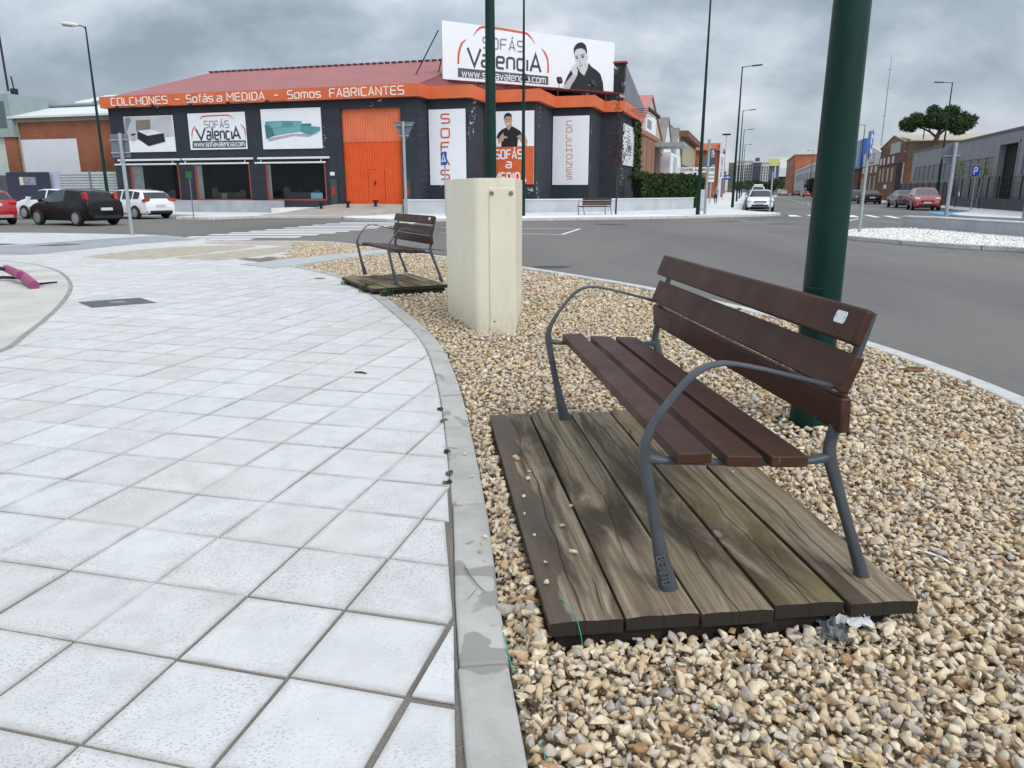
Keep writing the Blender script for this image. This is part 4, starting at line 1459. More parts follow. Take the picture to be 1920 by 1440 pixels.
PRINTG = M('grey_print', (0.30, 0.31, 0.33), 0.5)
PRINTM = M('mid_grey_print', (0.055, 0.060, 0.072), 0.5)
PRINTLG = M('light_grey_print', (0.22, 0.225, 0.235), 0.5)
PRINTR = M('red_print', (0.58, 0.10, 0.045), 0.5)
PRINTO = M('orange_print', (0.60, 0.11, 0.03), 0.5)
PRINTK = M('black_print', (0.012, 0.012, 0.014), 0.5, 0.2)
SKINP = M('skin_print', (0.50, 0.30, 0.21), 0.5)
SKING = M('grey_skin_print', (0.52, 0.52, 0.54), 0.5)
HAIRP = M('hair_print', (0.016, 0.013, 0.012), 0.5)
TEAL = M('teal_print', (0.085, 0.27, 0.29), 0.5)
TEALL = M('light_teal_print', (0.15, 0.36, 0.37), 0.5)
TEALD = M('deep_teal_print', (0.045, 0.16, 0.18), 0.5)
BEIGEW = M('beige_render', (0.50, 0.43, 0.34), 0.9, 0.12, 0.7)
WHITEW = M('white_render', (0.62, 0.63, 0.64), 0.9, 0.10, 0.6)
GREYW = M('grey_render', (0.18, 0.195, 0.215), 0.9, 0.12, 0.5)
BRICK = mat_brick('red_brick', (0.30, 0.095, 0.042), (0.24, 0.072, 0.032), (0.22, 0.15, 0.11))
BRICKO = mat_brick('orange_brick', (0.40, 0.13, 0.055), (0.34, 0.10, 0.045), (0.30, 0.18, 0.12))
BRICKB = mat_brick('brown_brick', (0.20, 0.095, 0.06), (0.16, 0.075, 0.05), (0.16, 0.12, 0.09))
FIBRE = mat_ribbed('fibre_cement_roof', (0.22, 0.20, 0.18), 0.6, 'Y', 0.9, 0.25)
METALG = M('blue_grey_cladding', (0.25, 0.262, 0.285), 0.6, 0.06, 0.5)
DARKM = M('dark_cladding', (0.045, 0.052, 0.062), 0.6, 0.1, 0.8)
BLACKM = M('black_metal', (0.012, 0.013, 0.015), 0.5, 0.2, 4)


class Face:
    """a vertical plane of the street grid; local x runs along it, local y into the wall"""
    def __init__(self, x, y, rz, off=0.0):
        self.o, self.rz = (x, y), rz
        self.u = (math.cos(rz), math.sin(rz))
        self.w = (-math.sin(rz), math.cos(rz))

    def at(self, px, py, depth=0.0):                # pixel -> local (x, z) on the plane y = depth
        d = ray(px, py)
        dn = d[0] * self.w[0] + d[1] * self.w[1]
        t = (self.o[0] * self.w[0] + self.o[1] * self.w[1] + depth) / dn
        P = (d[0] * t - self.o[0], d[1] * t - self.o[1])
        return (P[0] * self.u[0] + P[1] * self.u[1], CAMH + d[2] * t)

    def pts(self, pix, s=1.0, ox=0.0, oy=0.0, depth=0.0):
        return [self.at(ox + p[0] / s, oy + p[1] / s, depth) for p in pix]


def wall_holes(mb, x0, x1, z0, z1, y0, y1, holes):
    xs = sorted({x0, x1, *[h[0] for h in holes], *[h[1] for h in holes]})
    for a, b in zip(xs, xs[1:]):
        zs = [(z0, z1)]
        for h in holes:
            if h[0] <= a + 1e-6 and h[1] >= b - 1e-6:
                new = []
                for s, e_ in zs:
                    if h[2] > s:
                        new.append((s, min(h[2], e_)))
                    if h[3] < e_:
                        new.append((max(h[3], s), e_))
                zs = [q for q in new if q[1] - q[0] > 1e-6]
        for s, e_ in zs:
            mb.box(a, b, y0, y1, s, e_)
    return mb


# ------------------------------------------------------------------ the furniture showroom
SA, SB = -29.0, 41.25
sx, sy = XY(SA, SB)
shop = thing('furniture_showroom', 'dark grey furniture showroom with orange fascia, orange gate and red roof', 'shop', (sx, sy, 0), YAW)


def sl(poly):
    return [(p[0] - SA, p[1] - SB) for p in poly]


def X_(a):
    return a - SA


wm = MB()
holes = [(X_(-38.74), X_(-34.91), .80, 3.04), (X_(-33.70), X_(-29.61), .80, 3.06), (X_(-28.46), X_(-24.31), .82, 3.06), (X_(-23.13), X_(-19.28), 0.0, 6.02)]
wall_holes(wm, X_(-39.9), X_(-18.2), 0.1, 6.6, 0.0, 0.32, holes)
wm.prism(sl([(-39.9, 41.57), (-18.2, 41.57), (-18.2, 42.65), (-15.65, 42.65), (-15.65, 45.45), (-12.4, 45.45), (-12.4, 49.45), (-9.9, 49.45), (-9.9, 53.05), (-8.55, 53.05), (-8.55, 61.2), (-8.55, 68), (-39.9, 68)]), 0.1, 6.6)
wm.build('wall', DARKW, shop)
outer = [(-40.15, 40.9), (-17.92, 40.9), (-17.92, 42.35), (-15.35, 42.35), (-15.35, 45.15), (-12.1, 45.15), (-12.1, 49.15), (-9.6, 49.15), (-9.6, 52.75), (-8.25, 52.75), (-8.25, 61.3)]
inner = [(-8.75, 61.3), (-8.75, 53.25), (-10.1, 53.25), (-10.1, 49.65), (-12.6, 49.65), (-12.6, 45.65), (-15.85, 45.65), (-15.85, 42.85), (-18.42, 42.85), (-18.42, 41.4), (-40.15, 41.4)]
MB().prism(sl(outer + inner), 6.52, 7.20).build('fascia', ORANGE, shop)
# roofs
rf = MB()


def roof_sheet(mb, pts, t=0.12):
    n = len(pts)
    vs = [tuple(p) for p in pts] + [(p[0], p[1], p[2] - t) for p in pts]
    mb.add(vs, [tuple(range(n)), tuple(range(2 * n - 1, n - 1, -1))] + [(i, (i + 1) % n, n + (i + 1) % n, n + i) for i in range(n)])


RZ = 10.15
roof_sheet(rf, [(X_(-40.1), -0.1, 7.12), (X_(-18.3), -0.1, 7.12), (X_(-18.3), 10.8, RZ), (X_(-40.1), 10.8, RZ)])
roof_sheet(rf, [(X_(-40.1), 10.8, RZ), (X_(-13.2), 10.8, RZ), (X_(-9.5), 16.0, 8.9), (X_(-9.5), 27.0, 6.7), (X_(-40.1), 27.0, 6.7)])
rf.build('roof', REDROOF, shop)
rf = MB()
apex = (X_(-14.2), 10.8, 7.40)
roof_sheet(rf, [(X_(-18.3), 0.1, 7.10), apex, (X_(-18.3), 10.8, RZ - .02)], .05)
rim_ = [(-18.3, 41.5)] + [(p[0] + .05, p[1] - .05) for p in reversed(inner[1:-1])]
for p, q_ in zip(rim_, rim_[1:]):
    roof_sheet(rf, [(X_(p[0]), p[1] - SB, 7.06), (X_(q_[0]), q_[1] - SB, 7.06), apex], .05)
roof_sheet(rf, [(X_(-8.8), 53.2 - SB, 7.06), (X_(-8.8), 60 - SB, 7.06), apex], .05)
rf.build('corner_roof', REDROOF2, shop)
rg = MB()
for k in range(52):
    a0 = -40.0 + k * (26.6 / 52)
    rg.obox((X_(a0), 10.8, RZ + .04), (.30, .34, .10), rx=0)
rg.build('ridge_cap', M('dark_ridge', (0.11, 0.035, 0.04), 0.7), shop)
pw = MB()
pw.box(X_(-12.2), X_(-8.6), 12.9, 13.4, 6.6, 9.75)
pw.build('parapet_wall', PEELW, shop)
gw = MB()
gy = -8.55 - SA
gw.add([(gy, 13.4, 6.6), (gy, 13.4, 9.75), (gy, 27, 7.2), (gy, 27, 6.6), (gy - .3, 13.4, 6.6), (gy - .3, 13.4, 9.75), (gy - .3, 27, 7.2), (gy - .3, 27, 6.6)],
       [(0, 1, 2, 3), (7, 6, 5, 4), (0, 4, 5, 1), (1, 5, 6, 2), (2, 6, 7, 3), (3, 7, 4, 0)])
gw.build('side_gable', GREYW, shop)
MB().box(X_(-12.3), X_(-8.45), 12.8, 13.5, 9.75, 9.86).build('parapet_coping', M('red_coping', (0.26, 0.05, 0.04), 0.6), shop)
# fascia lettering
FA = Face(*XY(SA, 40.9), YAW)
fy_ = 40.9 - SB
for s, a0, a1 in (('COLCHONES', 208, 312), ('-', 328, 335), ('Sof\u00e1s', 350, 398), ('a', 407, 415), ('MEDIDA', 426, 495), ('-', 515, 521), ('Somos', 540, 601), ('FABRICANTES', 619, 757)):
    x0, x1 = FA.at(a0, 185)[0], FA.at(a1, 175)[0]
    lm = MB()
    letters(lm, s, x0, 6.64, 0.43, fy_, 0.03, 0.85, width=x1 - x0)
    lm.build('fascia_lettering', M('letter_white', (0.80, 0.76, 0.72), 0.5), shop)
# shop windows with red frames
for k, h in enumerate(holes[:3]):
    fr = MB()
    x0, x1, z0, z1 = h
    for q in ((x0 - .02, x0 + .09, z0, z1), (x1 - .09, x1 + .02, z0, z1), (x0 + .09, x1 - .09, z0 - .02, z0 + .08), (x0 + .09, x1 - .09, z1 - .07, z1)):
        fr.box(q[0], q[1], 0.02, 0.14, q[2], q[3])
    w = fr.build('window_frame', REDFRAME, shop)
    pn = MB().box(x0 + .09, x1 - .09, 0.10, 0.12, z0 + .08, z1 - .07)
    pn.build('pane', GLASS, w)
    cu = MB().box(x0 + .10, x0 + (.95, .50, .30)[k], 0.085, 0.098, z0 + .09, z1 - .08)
    cu.build('blind', M('pale_blind', (0.15, 0.19, 0.185), 0.4), w)
    if k:
        iv = MB().box(x0 + (1.8 if k == 1 else 3.0), x0 + (2.2 if k == 1 else 3.8), 0.088, 0.098, z0 + .10, z0 + .45)
        iv.build('display_card', M('display_card_blue', (0.12, 0.26, 0.34) if k == 2 else (0.10, 0.13, 0.13), 0.4) if k == 2 else M('display_card_grey', (0.08, 0.10, 0.10), 0.4), w)
    dk_ = MB().plate(round_poly([(x0 + 1.1, z0 + .10), (x1 - .5, z0 + .10), (x1 - .5, z0 + .62), (x1 - .8, z0 + .66), (x1 - 1.0, z0 + .48), (x0 + 1.6, z0 + .48), (x0 + 1.5, z0 + .8), (x0 + 1.1, z0 + .78)], .12), 0.0985, .006)
    dk_.build('display_sofa', M('sofa_in_window', (0.022, 0.026, 0.027), 0.35, 0.3, 2), w)
for a0, a1 in ((-39.5, -34.62), (-34.45, -29.25), (-28.9, -23.95)):
    aw = MB()
    aw.box(X_(a0), X_(a1), -0.16, -0.02, 3.25, 3.37)
    aw.box(X_(a0) - .05, X_(a1) - .1, -0.40, -0.34, 2.99, 3.08)
    for q in (X_(a0) + .3, X_(a1) - .5):
        aw.obox((q, -.25, 3.12), (.04, .26, .04), rx=R(40))
    aw.build('awning', M('awning_white', (0.70, 0.72, 0.73), 0.5, 0.05), shop, bevel=.02)
# corrugated gate
gx0, gx1 = X_(-23.13), X_(-19.28)


def corrugated(mb, x0, x1, z0, z1, y, amp=0.02, per=0.16):
    n = int((x1 - x0) / per)
    pts = []
    for i in range(n):
        xx = x0 + (x1 - x0) * i / n
        s = (x1 - x0) / n
        pts += [(xx, y), (xx + s * .35, y), (xx + s * .5, y - amp), (xx + s * .85, y - amp)]
    pts.append((x1, y))
    vs = [(p[0], p[1], z) for z in (z0, z1) for p in pts]
    m = len(pts)
    mb.add(vs, [(i, i + 1, m + i + 1, m + i) for i in range(m - 1)])
    return mb


gt = corrugated(MB(), gx0, gx1, 0.62, 4.16, 0.24).build('gate', ORANGED, shop)
wd = MB()
for q in ((gx0 + 1.55, gx0 + 2.05, 2.60, 2.62), (gx0 + 1.53, gx0 + 1.55, 0.8, 2.62), (gx0 + 2.6, gx0 + 2.62, 0.8, 2.62)):
    wd.box(q[0], q[1], 0.212, 0.219, q[2], q[3])
wd.build('wicket_outline', M('gate_dark_line', (0.25, 0.03, 0.01), 0.6), gt)
MB().box(gx0 + 1.95, gx0 + 2.02, 0.18, 0.219, 1.75, 1.95).build('gate_handle', BLACKM, gt)
corrugated(MB(), gx0, gx1, 4.16, 6.02, 0.215).build('gate_overpanel', ORANGEL, shop)
for a in (-23.75, -18.95):
    pb = MB().box(X_(a) - .22, X_(a) + .22, -.16, -.01, 0.62, 2.05)
    q = pb.build('intercom_post', M('dark_box', (0.05, 0.055, 0.06), 0.6), shop, bevel=.02)
    MB().box(X_(a) - .12, X_(a) + .12, -.175, -.161, 1.15, 1.6).build('red_notice', M('red_notice', (0.35, 0.03, 0.025), 0.6), q)
MB().box(X_(-24.0), X_(-23.7), -.02, -.005, 2.28, 2.48).build('house_number_plate', PRINTW, shop)
# spotlights on arms
for px in (231, 297, 367, 438, 511):
    xx = FA.at(px, 200)[0]
    f_ = MB()
    f_.tube([(xx + .95, -.36, 6.53), (xx, -.85, 6.50)], .016, 6)
    f_.obox((xx, -.88, 6.46), (.18, .14, .14), rx=R(-30))
    f_.build('spotlight', BLACKM, shop)
for k in range(6):
    xx = X_(-8.25)
    f_ = MB()
    f_.tube([(xx, 13.0 + k * 1.15, 6.75), (xx + 1.5, 12.7 + k * 1.15, 6.80)], .018, 6)
    f_.obox((xx + 1.5, 12.7 + k * 1.15, 6.72), (.16, .2, .2), rx=R(-30))
    f_.build('spotlight', BLACKM, shop)

# front planter walls, bollards
wl_ = MB().box(-12.6, 0, 0, 0.35, 0, 0.70)
q = XY(-26.64, 39.9)
tag(wl_.build('planter_wall', PLINTH, bevel=.015), 'long grey concrete wall under the showroom windows', 'wall').location = (q[0], q[1], 0.12)
bpy.data.objects['planter_wall'].rotation_euler = (0, 0, YAW)
w2 = MB()
o_ = Vector(XY(-13, 46))
path = [Vector(XY(*p)) - o_ for p in [(-19.0, 40.7), (-17.6, 41.2), (-15.6, 42.0), (-14.4, 43.8), (-12.2, 44.7), (-10.6, 46.7), (-8.4, 48.6), (-6.2, 52.6), (-3.7, 57.2)]]
offp = offset(path, -0.32)
w2.prism([tuple(p) for p in path] + [tuple(p) for p in reversed(offp)], 0, 0.72)
w2o = tag(w2.build('low_wall', M('pale_wall', (0.42, 0.44, 0.46), 0.85, 0.14, 1.0, bump=.2), bevel=.015), 'low pale grey garden wall curving behind the far bench to the hedge', 'wall')
w2o.location = (o_.x, o_.y, 0.12)
cp = MB().prism([tuple(p) for p in offset(path, 0.04)] + [tuple(p) for p in reversed(offset(path, -0.36))], 0.72, 0.79)
cp.build('coping', FARPAV, w2o, bevel=.01)
BOLL = {}
for k, (a, b, lb) in enumerate([(-23.65, 39.41, 'small mushroom shaped black bollard left of the other two on the gate ramp'), (-22.16, 39.87, 'small black bollard standing between two others on the gate ramp'),
                                (-20.62, 40.34, 'small black bollard nearest the wall at the right of the gate ramp')]):
    q = XY(a, b)
    if k == 0:
        bo = MB().lathe([(.085, 0), (.085, .26), (.10, .29), (.19, .33), (.19, .39), (.10, .42)], 14).build('bollard', BLACKM, smooth=True, angle=40)
        b0_ = bo
    else:
        bo = b0_.copy()
        COL.objects.link(bo)
    bo.location = (q[0], q[1], (0.36, 0.40, 0.46)[k])
    tag(bo, lb, 'bollard', 'black bollards on the gate ramp')


# ------------------------------------------------------------------ printed panels
def taper(n, w, keep0=False, keep1=False):
    out = []
    for i in range(n):
        u = i / (n - 1)
        k = min(1.0, (1.0 if keep0 else .15 + u * 3.2), (1.0 if keep1 else .15 + (1 - u) * 3.2))
        out.append(w * k)
    return out


def logo(parent, F, P, y, names=('red_arc', 'sofas_lettering', 'name_lettering', 'web_bar', 'web_lettering')):
    """P maps logo coordinates (0..445, 0..275 down) to local x,z"""
    def k(w):
        a, b = P(0, 0), P(100, 0)
        return abs(b[0] - a[0]) * w / 100
    for pl in ([(95, 52), (105, 38), (130, 26), (290, 20), (320, 26), (350, 52)], [(36, 195), (36, 150), (46, 118), (64, 98)], [(395, 88), (420, 112), (432, 140), (434, 195)]):
        m = MB()
        pts = [(p.x, p.y) for p in catmull([(*P(*q), 0) for q in pl], 5)]
        m.ribbon(pts, taper(len(pts), k(8)), y, 0.006)
        m.build('red_arc', PRINTR, parent)

    def line(nm, s, x0, x1, base, h, mat, wt):
        m = MB()
        a, b, c = P(x0, base), P(x1, base), P(x0, base - h)
        letters(m, s, 0, 0, c[1] - a[1], y, 0.008, wt, width=math.hypot(b[0] - a[0], 0))
        sl_ = (b[1] - a[1]) / (b[0] - a[0])
        m.v = [(v[0] + a[0], v[1], v[2] + a[1] + v[0] * sl_) for v in m.v]
        m.build(nm, mat, parent)
    line('sofas_lettering', 'SOF\u00c1S', 130, 312, 113, 50, PRINTLG, .85)
    m = MB()
    for ch, x0, x1, b_, h_ in (('V', 70, 140, 200, 82), ('alenci', 150, 338, 200, 82), ('A', 343, 398, 200, 86)):
        a, b, c = P(x0, b_), P(x1, b_), P(x0, b_ - h_)
        n0 = len(m.v)
        letters(m, ch, 0, 0, (c[1] - a[1]), y, 0.009, 1.0 if ch == 'alenci' else 1.1, width=b[0] - a[0])
        sl_ = (b[1] - a[1]) / (b[0] - a[0])
        for i in range(n0, len(m.v)):
            v = m.v[i]
            m.v[i] = (v[0] + a[0], v[1], v[2] + a[1] + v[0] * sl_)
    m.build('name_lettering', PRINTM, parent)
    bar = MB().plate([P(40, 264), P(438, 264), P(438, 210), P(40, 210)], y, 0.005).build('web_bar', M('bar_print', (0.085, 0.09, 0.105), 0.5), parent)
    m = MB()
    a, b, c = P(55, 252), P(428, 252), P(55, 216)
    letters(m, 'www.sofavalencia.com', 0, 0, c[1] - a[1], y, 0.011, .85, width=b[0] - a[0], gap=1.3)
    sl_ = (b[1] - a[1]) / (b[0] - a[0])
    m.v = [(v[0] + a[0], v[1], v[2] + a[1] + v[0] * sl_) for v in m.v]
    m.build('web_lettering', PRINTW, parent)


def panel(name, label, a0, a1, z0, z1, b, cat='banner', group=None, mat=None, t=0.05):
    q = XY((a0 + a1) / 2, b)
    root = thing(name, label, cat, (q[0], q[1], (z0 + z1) / 2), YAW, group)
    w, h = (a1 - a0) / 2, (z1 - z0) / 2
    MB().box(-w, w, -t, 0, -h, h).build('board', mat or PRINTW, root)
    F = Face(q[0], q[1], YAW)
    zc = (z0 + z1) / 2

    def P(px, py):
        x, z = F.at(px, py, -t)
        return (x, z - zc)
    return root, P, w, h


def picture(root, P, shapes, t0=-0.05, s=4.0, ox=0, oy=0):
    for i, (nm, mat, poly) in enumerate(shapes):
        MB().plate([P(ox + p[0] / s, oy + p[1] / s) for p in poly], t0 + .002 - 0.003 * i, 0.0035).build(nm, mat, root)


WG = 'white banners on the showroom wall'
r1, P1, w, h = panel('printed_banner', 'white banner with a picture of a dark bed in a pale room', -38.7, -34.91, 3.80, 5.98, 41.24, group=WG)
picture(r1, P1, [('room_print', M('room_print', (0.47, 0.48, 0.50), .5, .1, .8), [(925, 480), (1285, 468), (1305, 625), (945, 660)]), ('wall_print', M('brown_print', (0.20, 0.165, 0.145), .5), [(1018, 503), (1125, 497), (1131, 578), (1022, 585)]),
                 ('plant_print', M('plant_print', (0.20, 0.23, 0.25), .5), [(938, 490), (960, 478), (985, 500), (968, 540), (955, 580), (945, 620), (936, 560)]), ('stool_print', M('stool_print', (0.42, 0.38, 0.36), .5), [(985, 612), (1012, 606), (1018, 655), (995, 662)]),
                 ('lamp_print', PRINTK, [(982, 606), (1016, 600), (1014, 614), (984, 618)]), ('bed_top_print', M('bed_top_print', (0.70, 0.69, 0.68), .5), [(1030, 582), (1130, 570), (1228, 598), (1108, 618)]),
                 ('bed_side_print', PRINTK, [(1030, 583), (1108, 618), (1116, 696), (1034, 640)]), ('bed_front_print', M('bed_front_print', (0.018, 0.017, 0.028), .5), [(1108, 618), (1228, 598), (1241, 662), (1116, 696)])], ox=0, oy=100)
r2, P2, w, h = panel('printed_banner', 'white banner with the red arched shop logo between bed and sofa pictures', -33.76, -29.6, 3.88, 6.04, 41.24, group=WG)
logo(r2, None, lambda x, y: P2(351.25 + x / 445 * 111.5, 100 + (448 + y) / 4 - x / 445 * 1.5), -0.052)
r3, P3, w, h = panel('printed_banner', 'white banner with a picture of a teal corner sofa', -28.46, -24.38, 3.84, 6.14, 41.24, group=WG)
picture(r3, P3, [('shadow_print', M('shadow_print', (0.40, 0.36, 0.44), .5), [(240, 640), (430, 605), (560, 600), (640, 590), (560, 628), (440, 622), (260, 662)]), ('sofa_back_print', TEAL, [(228, 512), (360, 506), (500, 508), (506, 548), (360, 562), (285, 570), (232, 545)]),
                 ('sofa_arm_print', TEALD, [(224, 535), (262, 550), (288, 572), (302, 618), (238, 642)]), ('sofa_seat_print', TEALL, [(285, 568), (370, 555), (492, 545), (497, 588), (370, 606), (302, 620)]),
                 ('chaise_print', TEAL, [(492, 546), (560, 545), (640, 552), (642, 580), (562, 612), (497, 588)]), ('cushion_print', TEALL, [(236, 518), (356, 510), (358, 553), (286, 562)]), ('right_cushion_print', TEALL, [(436, 510), (498, 512), (503, 543), (440, 548)]),
                 ('small_arm_print', TEALD, [(506, 528), (575, 526), (577, 542), (506, 545)])], ox=440, oy=100)

VB = 'tall panels on the stepped corner'
r4, P4, w, h = panel('vertical_sign', 'tall white panel reading SOFAS downwards in red letters', -18.1, -15.83, 1.72, 5.95, 42.64, 'sign', VB)
m = MB()
for ch, y0, y1 in (('S', 214, 231), ('O', 241, 258), ('F', 267, 284), ('A', 293, 310), ('S', 319, 336)):
    a, b = P4(827.5, y1), P4(842.5, y0)
    letters(m, ch, a[0], a[1], b[1] - a[1], -0.051, 0.012, 1.05, width=b[0] - a[0])
m.build('sofas_lettering', PRINTR, r4)
r5, P5, w, h = panel('vertical_sign', 'panel with a smiling man in a black polo above an orange field of white words', -15.57, -12.5, 1.77, 6.02, 45.44, 'sign', VB)
a = P5(955, 274.5)
MB().box(-w, w, -0.055, -0.0505, -h, a[1]).build('orange_field', PRINTO, r5)
# the man on the panel, traced at 5.333 px per photo pixel from (820, 30)
picture(r5, P5, [('neck_print', SKINP, [(692, 1090), (742, 1085), (748, 1130), (715, 1160), (688, 1125)]),
                 ('arm_print', SKINP, [(835, 1160), (880, 1200), (903, 1250), (895, 1300), (862, 1300), (850, 1240)]), ('left_arm_print', SKINP, [(605, 1205), (640, 1190), (645, 1260), (612, 1280)]),
                 ('shirt_print', PRINTK, [(690, 1115), (645, 1135), (610, 1170), (592, 1215), (625, 1235), (640, 1230), (640, 1308), (800, 1308), (808, 1225), (832, 1240), (850, 1200), (832, 1150), (790, 1125), (745, 1100), (716, 1145)]),
                 ('hand_print', SKINP, [(620, 1215), (660, 1165), (664, 1195), (705, 1213), (700, 1222), (668, 1222), (655, 1255), (620, 1262)]),
                 ('right_hand_print', SKINP, [(795, 1205), (835, 1180), (850, 1210), (850, 1265), (828, 1255), (822, 1225), (796, 1213)]),
                 ('face_print', SKINP, [(672, 1010), (700, 992), (740, 1005), (748, 1050), (742, 1085), (722, 1108), (700, 1106), (682, 1080), (672, 1045)]),
                 ('hair_print', HAIRP, [(667, 1040), (668, 1000), (685, 974), (715, 967), (742, 982), (748, 1045), (741, 1015), (725, 1002), (690, 1006), (675, 1020)]),
                 ('smile_print', PRINTW, [(690, 1076), (724, 1070), (718, 1084), (700, 1086)]), ('eye_print', HAIRP, [(686, 1034), (702, 1032), (702, 1037), (686, 1039)]), ('eye_print', HAIRP, [(716, 1030), (733, 1028), (733, 1033), (716, 1035)])], s=5.3333, ox=820, oy=30)
for nm, s, x0, x1, y0, y1 in (('sofas_lettering', 'SOF\u00c1S', 929, 979, 281, 297.5), ('joining_lettering', 'a', 949, 958.5, 299.6, 314.5), ('medida_lettering', 'MEDIDA', 926, 986, 324, 341)):
    m = MB()
    a, b = P5(x0, y1), P5(x1, y0)
    letters(m, s, a[0], a[1], b[1] - a[1], -0.056, 0.01, 1.0, width=b[0] - a[0])
    m.build(nm, PRINTW, r5)
r6, P6, w, h = panel('vertical_sign', 'tall white panel reading COLCHONES downwards in thin red letters', -12.33, -9.96, 1.76, 6.02, 49.44, 'sign', VB)
m = MB()
for i, ch in enumerate('COLCHONES'):
    y0 = 226.5 + i * 12.55
    a, b = P6(1062.5, y0 + 8.7), P6(1072.5, y0)
    letters(m, ch, a[0], a[1], b[1] - a[1], -0.051, 0.012, 0.80, width=b[0] - a[0])
m.build('colchones_lettering', PRINTR, r6)
# poster round the corner, on the street side
q = XY(-8.54, 56.9)
r7 = thing('printed_banner', 'white shop banner on the narrow street side beside the ivy', 'banner', (q[0], q[1], 4.55), YAW + R(90), WG)
F7 = Face(q[0], q[1], YAW + R(90))
MB().box(-2.7, 2.7, -.06, 0, -1.4, 1.35).build('board', PRINTW, r7)
P7 = lambda x, y: (-1.3 + 2.6 * x / 445, 0.75 - 1.5 * y / 275)
logo(r7, None, P7, -0.062)

# ------------------------------------------------------------------ the big billboard over the corner
bl_, br_ = Vector((-4.1, 48.0)), Vector((6.98, 54.5))
bd = (br_ - bl_)
BW = bd.length
brz = math.atan2(bd.y, bd.x)
bc = (bl_ + br_) / 2
bb = thing('billboard', 'big white billboard above the orange fascia with red arched logo and man in black polo', 'billboard', (bc.x, bc.y, 7.0), brz)
BF = Face(bc.x, bc.y, brz)
zl0, zl1 = BF.at(830, 148)[1] - 7, BF.at(829, 38)[1] - 7
zr0, zr1 = BF.at(1150, 172)[1] - 7, BF.at(1153, 80)[1] - 7
xl, xr = BF.at(829.5, 90)[0], BF.at(1151.5, 120)[0]
BZ0, BZ1 = (zl0 + zr0) / 2, (zl1 + zr1) / 2
MB().plate([(xl, zl0), (xr, zr0), (xr, zr1), (xl, zl1)], 0.12, 0.12).build('billboard_panel', PRINTW, bb)


def PB(px, py):
    x, z = BF.at(px, py)
    return (x, z - 7.0)


def PBz(x, y):
    return PB(820 + x / 5.3333, 30 + y / 5.3333)


for pl, wd_ in (([(362, 205), (385, 160), (420, 125), (465, 112), (620, 128), (870, 170), (915, 195), (950, 235), (975, 280)], .11), ([(210, 480), (212, 400), (222, 340), (245, 275), (295, 232)], .11), ([(1040, 322), (1075, 370), (1100, 430), (1108, 500), (1106, 570)], .11)):
    m = MB()
    pts_ = [(p.x, p.y) for p in catmull([(*PBz(*q), 0) for q in pl], 5)]
    m.ribbon(pts_, taper(len(pts_), wd_ * 1.25, pl[0][0] == 210, pl[0][0] == 1040), 0.002, 0.006)
    m.build('red_arc', PRINTR, bb)


def bline(nm, s, p0, p1, hpx, mat, wt, gap=1.6, y=0.002, t=0.008):
    m = MB()
    a, b = PBz(*p0), PBz(*p1)
    c = PBz(p0[0], p0[1] - hpx)
    d = PBz(p1[0], p1[1] - hpx * 0.90)
    hh = ((c[1] - a[1]) + (d[1] - b[1])) / 2
    letters(m, s, 0, 0, hh, y, t, wt, width=b[0] - a[0], gap=gap)
    sl_ = (b[1] - a[1]) / (b[0] - a[0])
    m.v = [(v[0] + a[0], v[1], v[2] + a[1] + v[0] * sl_) for v in m.v]
    m.build(nm, mat, bb)


bline('sofas_lettering', 'SOF\u00c1S', (458, 318), (860, 360), 110, PRINTLG, .95)
bline('name_lettering', 'V', (305, 495), (435, 505), 185, PRINTM, .95)
bline('name_lettering', 'alenci', (445, 505), (905, 550), 165, PRINTM, 1.0)
bline('name_lettering', 'A', (930, 553), (1032, 563), 180, PRINTM, 1.0)
MB().plate([PBz(205, 610), PBz(1110, 690), PBz(1110, 603), PBz(205, 517)], 0.002, .006).build('web_bar', M('bar_print', (0.085, 0.09, 0.105), 0.5), bb)
bline('web_lettering', 'www.sofavalencia.com', (245, 605), (1080, 673), 72, PRINTW, .85, 1.3, 0.002, .012)


def bpic(shapes):
    for i, (nm, mat, poly) in enumerate(shapes):
        MB().plate([PBz(*p) for p in poly], 0.001 - 0.003 * i, 0.0035).build(nm, mat, bb)


